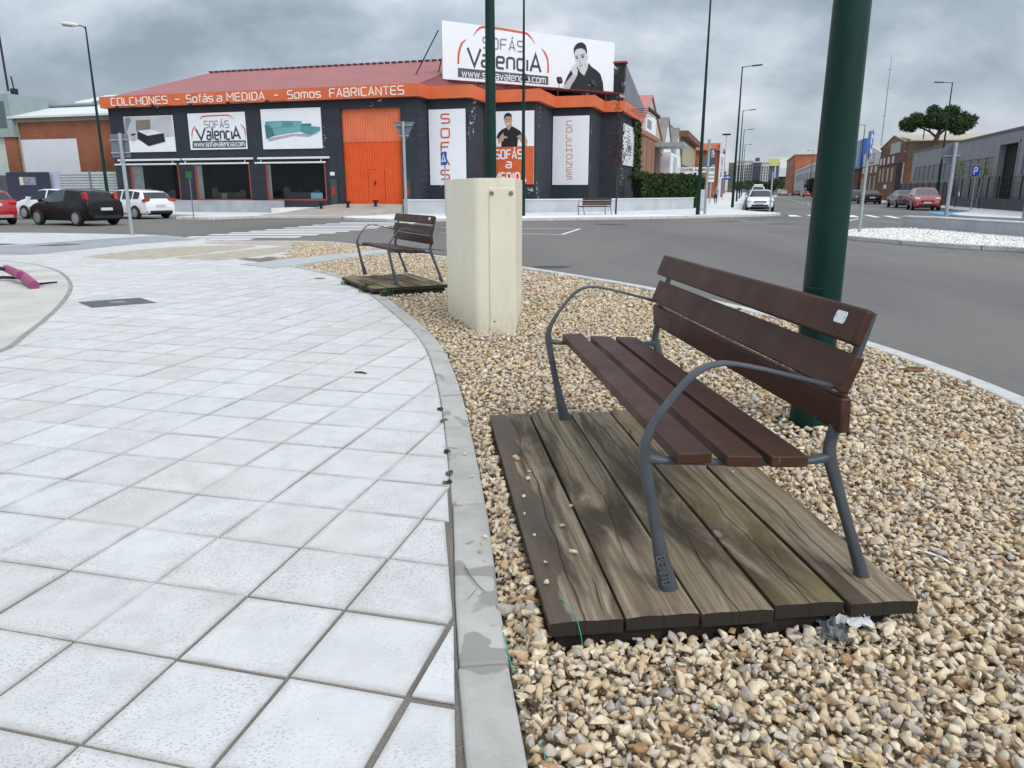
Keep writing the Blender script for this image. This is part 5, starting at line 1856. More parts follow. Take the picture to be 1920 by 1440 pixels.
bpic([('neck_print', SKING, [(1395, 500), (1500, 465), (1510, 520), (1470, 600), (1430, 570), (1408, 545)]),
      ('shirt_print', PRINTK, [(1395, 505), (1335, 540), (1300, 600), (1265, 690), (1325, 700), (1330, 738), (1500, 752), (1664, 756), (1655, 660), (1630, 580), (1590, 540), (1545, 510), (1510, 468), (1504, 520), (1468, 598), (1430, 565)]),
      ('ear_print', SKING, [(1495, 385), (1508, 395), (1504, 440), (1492, 450)]),
      ('face_print', SKING, [(1368, 350), (1400, 318), (1460, 318), (1494, 350), (1497, 430), (1488, 490), (1455, 545), (1420, 545), (1395, 500), (1378, 440)]),
      ('forearm_print', M('grey_arm_print', (0.43, 0.43, 0.45), .5), [(1250, 728), (1290, 660), (1345, 590), (1372, 560), (1402, 580), (1385, 620), (1340, 690), (1318, 732)]),
      ('hand_print', M('grey_hand_print', (0.56, 0.56, 0.58), .5), [(1335, 545), (1352, 500), (1385, 470), (1395, 478), (1392, 512), (1404, 545), (1398, 585), (1362, 592)]),
      ('hair_print', HAIRP, [(1366, 390), (1363, 325), (1380, 290), (1412, 266), (1450, 264), (1482, 290), (1494, 335), (1496, 385), (1486, 370), (1474, 338), (1440, 322), (1400, 328), (1378, 345)]),
      ('brow_print', HAIRP, [(1376, 398), (1405, 398), (1405, 405), (1376, 406)]), ('brow_print', HAIRP, [(1430, 392), (1468, 380), (1470, 388), (1432, 400)]),
      ('eye_print', HAIRP, [(1384, 416), (1406, 414), (1406, 425), (1386, 427)]), ('eye_print', HAIRP, [(1438, 406), (1464, 402), (1464, 415), (1440, 418)]),
      ('nose_print', M('grey_nose_print', (0.36, 0.36, 0.38), .5), [(1420, 420), (1428, 462), (1440, 470), (1420, 474)]),
      ('mouth_print', M('grey_mouth_print', (0.22, 0.2, 0.21), .5), [(1418, 494), (1450, 486), (1452, 492), (1420, 502)]),
      ('chest_logo', PRINTLG, [(1508, 690), (1540, 678), (1578, 695), (1578, 704), (1540, 690), (1508, 700)])])
sp = MB()
zb = min(zl0, zr0)
for k in range(7):
    xx = xl + .5 + k * (xr - xl - 1.0) / 6
    sp.tube([(xx, .16, zb - .55), (xx, .16, zb + 3.0)], .05, 6)
    sp.tube([(xx, 2.4, zb - .3), (xx, .2, zb + 2.6)], .04, 6)
    sp.tube([(xx, .1, zb - .05), (xx, -1.3, zb - .22)], .035, 6)
sp.tube([(xl, -1.3, zb - .22), (xr, -1.3, zb - .22)], .035, 6)
sp.tube([(xl, .16, zb - .1), (xr, .16, zb - .1)], .04, 6)
sp.build('support_frame', M('red_frame', (0.16, 0.03, 0.03), 0.6), bb)
for k, px in enumerate((897, 963, 1027, 1088, 1143)):
    xx = PB(px, 150)[0]
    MB().tube([(xx, -1.3, zb - .2), (xx, -1.35, zb + .12)], .02, 6).obox((xx, -1.38, zb + .28), (.30, .18, .36), rx=R(-25)).build('floodlight', BLACKM, bb)
MB().tube([(xl - .1, 0.3, zl1 - .5), (xl - 1.2, 3.4, zb - .9)], .035, 6).build('brace_rod', BLACKM, bb)

# ------------------------------------------------------------------ brick works on the left
LA, LB = -46.0, 44.0
q = XY(LA, LB)
lb = thing('brick_workshop', 'orange brick workshop with pale roof left of the showroom', 'building', (q[0], q[1], 0), YAW)
LF = Face(q[0], q[1], YAW)
xa, xb = LF.at(33, 260)[0], 5.4
ze0, ze1 = LF.at(35, 214)[1], LF.at(205, 234)[1]
ze = (ze0 + ze1) / 2 + .15
MB().box(xa, xb, 0, 20, 0, ze).build('wall', BRICK, lb)
MB().box(xa - .1, xb, -.12, -.003, ze - .28, ze + .05).build('eaves_beam', M('eaves_concrete', (0.27, 0.24, 0.20), 0.9, .15), lb)
rf = MB()
roof_sheet(rf, [(xa - .2, -.45, ze + .12), (xb + .2, -.45, ze + .12), (xb + .2, 9, ze + 2.6), (xa - .2, 9, ze + 2.6)], .14)
roof_sheet(rf, [(xa - .2, 9, ze + 2.6), (xb + .2, 9, ze + 2.6), (xb + .2, 20, ze), (xa - .2, 20, ze)], .14)
rf.build('roof', M('pale_sheet_roof', (0.60, 0.63, 0.61), 0.6, .06, .5), lb)
rf = MB().obox((-3.4, 3.2, ze + 1.22), (5.6, .7, .12), rx=R(15)).obox((0.4, 4.2, ze + 1.48), (4.2, .7, .14), rx=R(15))
rf.build('skylight_strip', M('grey_skylight', (0.22, 0.24, 0.27), .5), lb)
a, b = LF.at(36, 257), LF.at(152, 322)
MB().box(a[0], b[0], -.03, -.003, 1.9, LF.at(90, 261)[1]).build('whitewashed_panel', M('whitewash', (0.60, 0.61, 0.64), .9, .06, .8), lb)
MB().tube([(xa + .25, -.07, .2), (xa + .25, -.07, ze - .1)], .07, 8).build('downpipe', M('pipe_grey', (0.27, 0.25, 0.22), .7), lb)
q2 = XY(-54.2, 43.6)
tb = thing('grey_gatehouse', 'grey green rendered corner building with brick pier at the left edge', 'building', (q2[0], q2[1], 0), YAW)
TF = Face(q2[0], q2[1], YAW)
x1_ = TF.at(18, 200)[0]
z5, z6 = TF.at(18, 253)[1], TF.at(18, 175)[1]
MB().box(x1_ - 5, x1_, 0, 6, z5, z6).build('upper_wall', M('grey_green_render', (0.27, 0.33, 0.32), .9, .1, .6), tb)
MB().box(x1_ - 5.1, x1_ + .12, -.12, 6, z5 - .14, z5 - .003).build('cornice', M('cornice_grey', (0.30, 0.31, 0.29), .9), tb)
MB().box(x1_ - 1.05, x1_ - .05, .05, 6, 0, z5 - .143).build('brick_pier', BRICK, tb)
MB().box(x1_ - 5, x1_ - 1.053, .2, 6, 0, z5 - .143).build('lower_wall', M('pale_green_wall', (0.45, 0.50, 0.45), .9, .06), tb)
MB().box(x1_ - 1.9, x1_ - .5, -.03, -.003, z5 + .5, z6 - .5).build('window', M('grey_pane', (0.09, 0.12, 0.13), .2), tb)
MB().tube([(x1_ - .45, 1, z6), (x1_ - .6, 1, z6 + 1.3)], .05, 6).obox((x1_ - .5, 1, z6 + .25), (.35, .35, .4)).tube([(x1_ - 1.05, 1, z6 + .3), (x1_ - 1.1, 1, z6 + 4.5)], .10, 4).build('roof_aerial', BLACKM, tb)
# fences in front of it
q3 = XY(-46.4, 42.6)
fn = thing('corrugated_fence', 'light grey horizontally ribbed metal fence behind the parked cars', 'fence', (q3[0], q3[1], 0.1), YAW)
FF_ = Face(q3[0], q3[1], YAW)
x0, x1 = FF_.at(112, 340)[0], FF_.at(226, 340)[0]
zt = FF_.at(170, 322)[1] - .1
m = MB()
prof = []
nz = 14
for i in range(nz):
    z = zt * i / nz
    s = zt / nz
    prof += [(0, z), (0, z + s * .55), (.07, z + s * .7), (.07, z + s * .95)]
vs = [(x, p[0], p[1]) for x in (x0, x1) for p in prof]
n = len(prof)
m.add(vs, [(i, i + 1, n + i + 1, n + i) for i in range(n - 1)])
m.build('ribbed_sheet', M('fence_sheet', (0.40, 0.44, 0.43), .5, .08, 1.0), fn)
MB().box(x1 - 2.6, x1 - 2.5, -.06, -.003, 0, zt + .05).build('fence_post', SIGNBACK, fn)
xg = FF_.at(92, 340)[0]
MB().box(xg, x0 - .01, -.02, .04, 0, zt + .02).build('plain_sheet', M('lilac_sheet', (0.40, 0.43, 0.54), .6), fn)
q4 = XY(-50.2, 42.3)
bg = thing('blue_gate', 'dark navy gate panel with a pasted notice between grey fences', 'gate', (q4[0], q4[1], 0.1), YAW)
BG = Face(q4[0], q4[1], YAW)
x0, x1 = BG.at(14, 340)[0], BG.at(93, 340)[0]
MB().box(x0, x1, -.05, .05, 0, zt).build('gate_leaf', M('navy_sheet', (0.022, 0.028, 0.055), .5), bg)
a, b = BG.at(37, 332), BG.at(70, 347)
MB().box(a[0], b[0], -.065, -.051, b[1] - .1, a[1] - .1).build('notice', M('notice_grey', (0.20, 0.20, 0.25), .6, .5, 9), bg)
MB().box(a[0], a[0] + .35, -.07, -.066, b[1] - .1, a[1] - .1).build('notice_strip', M('notice_yellow', (0.52, 0.50, 0.36), .6), bg)
MB().box(x0 - 4, x0 - .01, -.05, .05, 0, zt - .2).build('slatted_leaf', M('slate_slats', (0.06, 0.065, 0.075), .6, .3, 5), bg)


# ------------------------------------------------------------------ the row of sheds down the left side of the street
def shed(name, label, b0, b1, a, ze, zp, wall, roof, depth=26, bpk=None, gable=None):
    q = XY(a, (b0 + b1) / 2)
    t = thing(name, label, 'building', (q[0], q[1], 0), YAW + R(90))
    w = (b1 - b0) / 2
    pk = 0 if bpk is None else bpk - (b0 + b1) / 2
    MB().box(-w, w, 0, depth, 0, ze).build('wall', wall, t)
    MB().plate([(-w, ze + .003), (w, ze + .003), (pk, zp)], .30, .30).build('gable', gable or wall, t)
    rf = MB()
    roof_sheet(rf, [(-w - .15, -.15, ze + .02), (pk, -.15, zp + .14), (pk, depth, zp + .14), (-w - .15, depth, ze + .02)], .10)
    roof_sheet(rf, [(w + .15, -.15, ze + .02), (pk, -.15, zp + .14), (pk, depth, zp + .14), (w + .15, depth, ze + .02)], .10)
    rf.build('roof', roof, t)
    return t, w


t2, w2_ = shed('brick_gable_shed', 'orange brick shed with beige gable and pinkish red roof next to the showroom', 61.35, 77.0, -8.4, 6.1, 9.1, BRICKO, PINKROOF, bpk=67.9, gable=BEIGEW)
for k in range(4):
    x = -w2_ + 1.2 + k * 3.6
    MB().box(x, x + 2.0, -.05, -.003, 2.4, 5.5).build('lattice_panel', M('lattice_dark', (0.20, 0.14, 0.09), .9, .5, 14), t2)
MB().box(-w2_, w2_, -.10, -.003, 5.75, 6.08).build('string_course', M('brick_course', (0.32, 0.15, 0.09), .9), t2)
sg = MB().box(-4.4, 2.2, -.10, -.004, 6.12, 7.5).build('gable_sign', PRINTW, t2)
MB().box(-4.0, -1.2, -.112, -.101, 6.4, 7.1).build('sign_blocks', PRINTLG, sg)
MB().box(w2_ - 4.6, w2_ - 2.9, -.04, -.003, .1, 5.6).build('dark_bay', BLACKM, t2)
cn = MB().box(w2_ - 5.2, w2_ - .6, -2.6, -.004, 5.25, 5.62)
cn.build('canopy', M('canopy_grey', (0.28, 0.30, 0.31), .5), t2)
t3, w3 = shed('white_gable_shed', 'taller white gabled shed with grey ribbed roof beside the beige one', 77.2, 88.6, -8.35, 4.8, 8.5, WHITEW, FIBRE, bpk=81.9)
MB().box(-w3, w3, -.9, -.004, 2.2, 5.0).build('sign_box', PRINTW, t3)
MB().box(-2.6, 1.2, -.93, -.905, 2.5, 4.7).build('sign_picture', M('sign_picture', (0.42, 0.43, 0.45), .6, .35, 3), t3)
MB().box(-2.4, 1.0, -.95, -.935, 2.55, 3.1).build('sign_dark_strip', PRINTM, t3)
MB().box(-w3 + .4, w3 - .4, -.06, -.004, .1, 2.15).build('shutter', M('grey_shutter', (0.11, 0.12, 0.125), .6, .2, 3), t3)
t4, w4 = shed('white_gable_shed', 'smaller white gabled shed, second along, with rusty ribbed roof', 88.9, 100.0, -8.3, 4.4, 8.35, WHITEW, FIBRE, bpk=93.8)
MB().box(-w4 + .5, w4 - .5, -.06, -.004, .1, 2.6).build('shutter', M('grey_shutter', (0.11, 0.12, 0.125), .6, .2, 3), t4)
q = XY(-8.3, 113)
t5 = thing('brick_office', 'brick block with a band of tall yellowish windows under a brown roof', 'building', (q[0], q[1], 0), YAW + R(90))
MB().box(-12.9, 12.6, 0, 22, 0, 7.9).build('wall', BRICKB, t5)
MB().box(-13.2, 12.9, -.7, 22.3, 7.903, 8.6).build('roof', M('brown_roof', (0.17, 0.075, 0.05), .8), t5)
MB().box(-12.96, -12.905, .3, 22, 3.0, 7.6).build('concrete_side', M('stained_concrete', (0.30, 0.26, 0.22), .9, .3, .7), t5)
for k in range(9):
    x = -11.8 + k * 2.7
    MB().box(x, x + 2.2, -.06, -.003, 4.6, 7.4).build('window', M('yellowish_glass', (0.40, 0.37, 0.24), .4, .12, 1), t5)
q = XY(-9.5, 128)
MB_ = MB().box(-3.0, 4, 3, 12, 5, 11.5)
tag(MB_.build('blue_hall', M('blue_sheet', (0.03, 0.12, 0.33), .5)), 'blue sheet metal hall peeping above the brown roof', 'building').location = (q[0], q[1], 0)
bpy.data.objects['blue_hall'].rotation_euler = (0, 0, YAW + R(90))
q = XY(-6.0, 130)
t6 = thing('brick_shop', 'tall orange brick building with tiled roof edge facing the junction', 'building', (q[0], q[1], 0), YAW)
F6 = Face(q[0], q[1], YAW)
x0, x1 = F6.at(1302, 300)[0], F6.at(1349, 300)[0]
zt6, ztr = F6.at(1330, 279)[1], F6.at(1330, 267)[1]
MB().box(x0, x1, 0, 30, 0, zt6).build('wall', BRICKO, t6)
rf = MB()
roof_sheet(rf, [(x0 - .2, -.5, zt6 - .1), (x1, -.5, zt6 - .1), (x1, 1.9, ztr), (x0 - .2, 1.9, ztr)], .2)
rf.box(x0 - .2, x1, 1.9, 30, ztr - .5, ztr)
rf.build('tiled_roof', mat_ribbed('clay_tiles', (0.42, 0.13, 0.05), 0.7, 'X', .9, .2), t6)
MB().box(x1 + .003, x1 + .3, -.4, 6, 0, ztr + .15).build('white_side', WHITEW, t6)
a, b = F6.at(1319, 296), F6.at(1329, 312)
MB().box(a[0], b[0], -.05, -.003, b[1], a[1]).build('window', M('grey_pane2', (0.12, 0.14, 0.16), .3), t6)
m = MB()
r_ = random.Random(2)
for k in range(70):
    x = r_.uniform(x0, x1 - 3)
    z = r_.uniform(3.2, 5.6)
    m.box(x, x + r_.uniform(.1, .35), -.06, -.003, z, z + r_.uniform(.06, .16))
m.build('faded_wall_lettering', M('faded_paint', (0.40, 0.24, 0.16), .9), t6)
# signs along that pavement
q = XY(-4.7, 76)
cs = thing('workshop_sign', 'long white sign board reading CENTRO AUTORIZADO above the hedge', 'sign', (q[0], q[1], 0.12), YAW)
C6 = Face(q[0], q[1], YAW)
x0, x1 = C6.at(1270, 318)[0], C6.at(1340, 318)[0]
z0, z1 = C6.at(1300, 321)[1] - .12, C6.at(1300, 314)[1] - .12
MB().box(x0, x1, 0, .12, z0 - .12, z1 + .02).box(C6.at(1326, 330)[0], x1, 0, .12, C6.at(1330, 341)[1] - .12, z0 - .123).box(x0, C6.at(1312, 330)[0], 0, .12, z0 - .5, z0 - .123).build('board', PRINTW, cs)
m = MB()
a, b = C6.at(1276.5, 322.2), C6.at(1339, 317)
letters(m, 'CENTRO AUTORIZADO', a[0], z0 + .02, (z1 - z0) * .62, 0, .012, 1.25, width=b[0] - a[0], gap=2.2, rnd=.6)
m.build('lettering', PRINTK, cs)
m = MB()
for k in range(4):
    for j in range(2):
        xx = C6.at(1329 + 2.6 * k, 330)[0]
        m.box(xx, xx + .09, -.012, 0, z0 - .75 + .33 * j, z0 - .6 + .33 * j)
m.build('small_print', PRINTLG, cs)
for xx in (x0 + .3, x1 - .3):
    MB().box(xx - .05, xx + .05, .13, .22, 0, z0 - .1).build('post', STEEL, cs)
q = XY(-4.2, 96)
vs_ = thing('vertical_sign', 'dark blue grey vertical sign with slanted white letters ARG above the white board', 'sign', (q[0], q[1], 0.12), YAW)
V6 = Face(q[0], q[1], YAW)
x0, x1 = V6.at(1330.5, 290)[0], V6.at(1342.5, 290)[0]
z0, z1 = V6.at(1336, 316)[1] - .12, V6.at(1336, 278.5)[1] - .12
MB().box(x0, x1, 0, .3, z0, z1).build('board', M('slate_sign', (0.055, 0.065, 0.09), .5), vs_)
MB().box((x0 + x1) / 2 - .08, (x0 + x1) / 2 + .08, .05, .25, 0, z0 - .003).build('post', STEEL, vs_)
for ch, y0, y1 in (('A', 281, 285), ('R', 286.2, 289.8), ('G', 290.5, 294.2), ('O', 309.5, 313)):
    m = MB()
    a, b = V6.at(1334, y1), V6.at(1339, y0)
    letters(m, ch, a[0], a[1] - .12, b[1] - a[1], 0, .02, 1.3, width=b[0] - a[0], slant=.15)
    m.build('letter', PRINTW, vs_)
q = XY(-3.3, 112)
ds = thing('vertical_sign', 'tall narrow white sign with black vertical lettering and an arrow', 'sign', (q[0], q[1], 0.12), YAW)
D6 = Face(q[0], q[1], YAW)
x0, x1 = D6.at(1349.5, 310)[0], D6.at(1357.5, 310)[0]
z0, z1 = D6.at(1353, 334)[1] - .12, D6.at(1353, 289)[1] - .12
MB().box(x0, x1, 0, .3, z0, z1).build('board', PRINTW, ds)
for k, ch in enumerate('DESGUACE'):
    m = MB()
    hh = (z1 - z0) * .76 / 8
    letters(m, ch, x0 + (x1 - x0) * .3, z1 - .3 - (k + 1) * hh, hh * .62, 0, .015, 1.1, width=(x1 - x0) * .42)
    m.build('letter', PRINTK, ds)
m = MB()
letters(m, '>', x0 + .12, z0 + .1, .38, 0, .015, 1.4, width=x1 - x0 - .24)
m.build('arrow', PRINTK, ds)
MB().tube([((x0 + x1) / 2 + .35, .4, 0), ((x0 + x1) / 2 + .35, .4, z1 + 2.6)], .05, 6).build('post', STEEL, ds)
MB().obox(((x0 + x1) / 2 + .35, .3, z1 + 2.6), (1.1, .3, .22)).build('floodlight', BLACKM, ds)
q = XY(-3.4, 150)
us = thing('blue_sign', 'blue projecting shop sign far down the left pavement', 'sign', (q[0], q[1], 0.12), YAW)
U6 = Face(q[0], q[1], YAW)
x0, x1 = U6.at(1357, 330)[0], U6.at(1372, 330)[0]
z0, z1 = U6.at(1365, 337)[1] - .12, U6.at(1365, 328)[1] - .12
MB().box(x0, x1, 0, .3, z0, z1).build('board', M('blue_signboard', (0.03, 0.09, 0.30), .4), us)
MB().ribbon([(x0 + .2, z0 + .35), (x0 + .7, z0 + .55), ((x0 + x1) / 2, z0 + .35), (x1 - .3, z0 + .5)], .14, 0, .02).build('white_scroll', PRINTW, us)
MB().box(x0 - .2, x0 - .003, 0, .3, 0, z1 + .4).build('post', M('blue_post', (0.10, 0.17, 0.35), .5), us)
# more sheds beyond, closing the left side of the street
for k, (b0, b1, zz, mt) in enumerate([(162, 200, 6.5, BEIGEW), (205, 300, 7.5, BRICKB)]):
    q = XY(-8.3, (b0 + b1) / 2)
    t = thing('street_building', ('low beige block', 'long brown brick block')[k] + ' far down the left side of the street', 'building', (q[0], q[1], 0), YAW + R(90))
    w = (b1 - b0) / 2
    MB().box(-w, w, 0, 20, 0, zz).build('wall', mt, t)
    MB().box(-w - .2, w + .2, -.3, 20, zz + .003, zz + .4).build('roof', FIBRE, t)

# ------------------------------------------------------------------ right side of the street
def rroot(name, label, a, b, cat='building'):
    q = XY(a, b)
    return thing(name, label, cat, (q[0], q[1], 0), YAW - R(90))      # local x runs towards the camera, y away from the street


wh = rroot('grey_warehouse', 'long blue grey panelled warehouse with a tall dark doorway on the right', 17.5, 70)
# local x = 70 - b
HB = [(70 - 65.3, 70 - 61.2, 0.1, 4.62)]
m = MB()
wall_holes(m, 70 - 97, 70 - 42, 0, 5.45, 0, .4, HB + [(70 - 95, 70 - 66.4, 2.45, 3.85), (70 - 60, 70 - 43, 2.45, 3.85)])
m.box(70 - 97, 70 - 42, .4, 40, 0, 5.40)
m.build('wall', METALG, wh)
MB().box(70 - 97.1, 70 - 41.9, -.08, .5, 5.453, 5.62).build('roof_edge', M('dark_edge', (0.09, 0.10, 0.11), .5), wh)
MB().box(HB[0][0], HB[0][1], .36, .395, .1, 4.62).build('doorway', M('dark_interior', (0.008, 0.009, 0.011), .8), wh)
m = MB()
for x0, x1 in ((HB[0][0] - .18, HB[0][0]), (HB[0][1], HB[0][1] + .18)):
    m.box(x0, x1, -.06, -.003, .1, 4.8)
m.box(HB[0][0] - .18, HB[0][1] + .18, -.07, -.004, 4.62, 4.80)
m.build('door_frame', M('door_frame_grey', (0.25, 0.265, 0.28), .5), wh)
for x0, x1 in ((70 - 95, 70 - 66.4), (70 - 60, 70 - 43)):
    wb = MB().box(x0, x1, .06, .12, 2.45, 3.85).build('window_band', M('matt_grey_glazing', (0.205, 0.215, 0.235), .5, spec=.2), wh)
    n = max(1, int((x1 - x0) / 2.05))
    for i in range(n + 1):
        x = x0 + (x1 - x0) * i / n
        MB().box(x - .03, x + .03, .02, .058, 2.45, 3.85).build('mullion', M('mullion_grey', (0.06, 0.065, 0.07), .5), wb)
m = MB()
for i in range(19):
    x = 70 - 97 + i * 3.0
    m.box(x, x + .025, -.006, -.001, 0.9, 2.4)
    m.box(x, x + .025, -.006, -.001, 3.87, 5.44)
m.box(70 - 97, 70 - 65.6, -.006, -.001, 2.40, 2.43).box(70 - 61, 70 - 42, -.006, -.001, 2.40, 2.43)
m.build('panel_joints', M('joint_dark', (0.17, 0.18, 0.195), .6), wh)
fe = rroot('mesh_fence', 'dark mesh fence on a slate coloured base in front of the grey warehouse', 16.6, 70, 'fence')
MB().box(70 - 73.5, 70 - 42, 0, .2, .1, .85).build('base_wall', DARKM, fe)
for i in range(14):
    x = 70 - 73.5 + i * 2.4
    MB().box(x, x + .07, .05, .12, .853, 2.35).build('fence_post', BLACKM, fe)
m = MB()
for i in range(0, 130):
    x = 70 - 73.4 + i * .24
    m.box(x, x + .012, .07, .085, .853, 2.3)
for z in (.95, 1.4, 1.85, 2.28):
    m.box(70 - 73.5, 70 - 42, .064, .069, z, z + .02)
m.build('mesh_panel', BLACKM, fe)
f2 = rroot('slatted_fence', 'dark slatted fence panels behind the red people carrier', 16.6, 85, 'fence')
m = MB().box(85 - 97, 85 - 76, 0, .1, .1, 2.1)
m.build('fence_panel', M('slate_panel', (0.075, 0.08, 0.09), .7, .15, 2), f2)
for i in range(8):
    x = 85 - 97 + i * 2.9
    MB().box(x, x + .12, -.05, -.003, .1, 2.2).build('fence_post', BLACKM, f2)
sgm = MB().box(70 - 71.3, 70 - 70.95, -.02, -.003, .95, 1.3)
sgm.build('notice', PRINTW, fe)

bw = rroot('brown_works', 'old brown gabled works with a white plate on the gable, beyond the grey warehouse', 17.5, 110.5)
MB().box(-9.5, 9.0, 0, 30, 0, 6.9).build('wall', BRICKB, bw)
MB().plate([(-9.5, 6.903), (9.0, 6.903), (9.0, 7.2), (0.6, 8.1), (-9.5, 6.95)], .3, .3).build('gable', M('brown_gable', (0.24, 0.175, 0.145), .9, .2, .6), bw)
MB().box(-1.5, 5.2, -.06, -.003, 5.9, 7.2).build('gable_plate', M('plate_grey', (0.42, 0.43, 0.42), .8, .2, 1), bw)
MB().box(-9.5, 9.0, -.10, -.004, 4.6, 5.75).build('brown_band', M('brown_band', (0.13, 0.065, 0.045), .9), bw)
MB().box(4.2, 8.2, -.05, -.005, .1, 4.55).build('dark_doorway', M('dark_interior', (0.008, 0.009, 0.011), .8), bw)
MB().box(8.25, 9.0, -.06, -.006, .1, 5.9).build('corner_pier', BEIGEW, bw)
for k, x in enumerate((-8.6, -5.9, -2.4, 0.8)):
    MB().box(x, x + 1.5, -.13, -.103, 4.75, 5.6).build('square_window', M('pale_pane', (0.50, 0.52, 0.52), .4), bw)
    MB().box(x + .2, x + 1.0, -.06, -.005, 2.5, 4.2).build('tall_window', M('pale_frame', (0.46, 0.43, 0.37), .6), bw)
MB().box(-3.6, -1.6, -.07, -.006, 1.6, 2.1).build('name_plate', PRINTW, bw)
MB().box(9.003, 9.05, .1, 26, 0, 5.0).build('rendered_side', M('terracotta_side', (0.27, 0.12, 0.065), .9, .2, .6), bw)
MB().box(9.003, 9.06, .1, 28, 5.003, 6.9).build('side_frieze', M('brown_frieze', (0.21, 0.155, 0.12), .9, .2, .6), bw)
rf = MB()
roof_sheet(rf, [(9.2, -.2, 7.0), (9.2, 30, 7.2), (0.6, 30, 8.3), (0.6, -.2, 8.2)], .1)
roof_sheet(rf, [(-9.6, -.2, 7.0), (-9.6, 30, 7.2), (0.6, 30, 8.3), (0.6, -.2, 8.2)], .1)
rf.build('roof', M('beige_roof', (0.42, 0.37, 0.28), .9, .15), bw)
MB().tube([(7, 2, 7.2), (7, 2, 8.6)], .06, 6).build('flue', BLACKM, bw)
pw_ = rroot('white_works', 'low white gabled works with a red framed sign beside the blue building', 17.5, 128.5)
MB().box(-8.4, 8.4, 0, 24, 0, 5.0).build('wall', BRICKB, pw_)
MB().plate([(-8.4, 5.003), (8.4, 5.003), (8.4, 6.6), (-1, 7.9), (-8.4, 6.8)], .3, .3).build('gable', WHITEW, pw_)
q7 = MB().box(-3.5, 3.0, -.05, -.003, 5.3, 6.7).build('red_framed_sign', M('sign_red', (0.42, 0.10, 0.08), .6), pw_)
MB().box(-3.3, 2.8, -.06, -.051, 5.45, 6.55).build('sign_face', M('sign_pinkish', (0.56, 0.48, 0.46), .6, .2, 2), q7)
for k in range(4):
    MB().box(-7.6 + k * 4.2, -5.9 + k * 4.2, -.06, -.004, 3.9, 4.8).build('square_window', M('pale_pane', (0.50, 0.52, 0.52), .4), pw_)
    MB().box(-7.4 + k * 4.2, -6.6 + k * 4.2, -.06, -.004, 1.2, 3.4).build('tall_window', M('pale_frame', (0.46, 0.43, 0.37), .6), pw_)
rf = MB()
roof_sheet(rf, [(8.4, .1, 6.6), (-1, .1, 7.9), (-1, 24, 7.9), (8.4, 24, 6.6)], .1)
roof_sheet(rf, [(-8.4, .1, 6.8), (-1, .1, 7.9), (-1, 24, 7.9), (-8.4, 24, 6.8)], .1)
rf.build('roof', M('beige_roof', (0.42, 0.37, 0.28), .9, .15), pw_)
bu = rroot('blue_building', 'bright blue clad building with striped glazing beyond the white works', 17.4, 146)
MB().box(-9, 8.5, 0, 1.2, 4.9, 9.5).build('blue_box', M('bright_blue_panel', (0.02, 0.09, 0.42), .45), bu)
MB().box(-9, 4.6, -.05, -.003, 5.2, 9.3).build('striped_glazing', M('blue_grey_glazing', (0.16, 0.26, 0.42), .4, .3, 2), bu)
MB().box(-9, 8.5, .3, 20, 0, 6.4).build('wall', mat_brick('dark_red_brick', (0.16, 0.045, 0.03), (0.13, 0.035, 0.025), (.1, .07, .06)), bu)
ob = rroot('orange_block', 'distant orange brick block of three floors', 15, 310)
MB().box(-40, 20, 0, 17, 0, 13.0).build('wall', BRICKO, ob)
MB().box(-40.2, 20.2, -.2, 17.2, 13.003, 13.5).build('parapet', M('brick_parapet', (0.30, 0.10, 0.05), .9), ob)
for k in range(6):
    for j in range(2):
        MB().box(-36 + k * 9, -31 + k * 9, -.1, -.003, 6 + j * 3.6, 8 + j * 3.6).build('window', M('brown_pane', (0.10, 0.05, 0.04), .3), ob)
wb_ = rroot('white_store', 'low white store building in front of the distant orange brick block', 15.2, 240)
MB().box(-44, 44, 0, 16, 0, 7.4).build('wall', M('cool_white_wall', (0.46, 0.48, 0.52), .9, .12, .3), wb_)
MB().box(-44.2, 44.2, -.2, 16.2, 7.403, 7.8).build('roof', WHITEW, wb_)
for k in range(8):
    MB().box(-38 + k * 10, -33 + k * 10, -.1, -.003, 4.2, 6).build('window', M('grey_pane2', (0.12, 0.14, 0.16), .3), wb_)
q = XY(16, 520)
hw = thing('entrance_hall', 'white hall with a black open canopy closing the far end of the street', 'building', (q[0], q[1], 0), YAW)
MB().box(-7, 14, 0, 20, 9.6, 15).build('white_fascia', WHITEW, hw)
MB().box(-7, 14, 1, 20, 6.0, 9.597).build('dark_opening', BLACKM, hw)
MB().box(-7, 14, 3, 20, 0, 5.997).build('wall', BEIGEW, hw)
MB().box(-4, 10, 16, 24, 15.003, 22).build('pale_upper_block', M('pale_cream_block', (0.60, 0.62, 0.55), .9), hw)

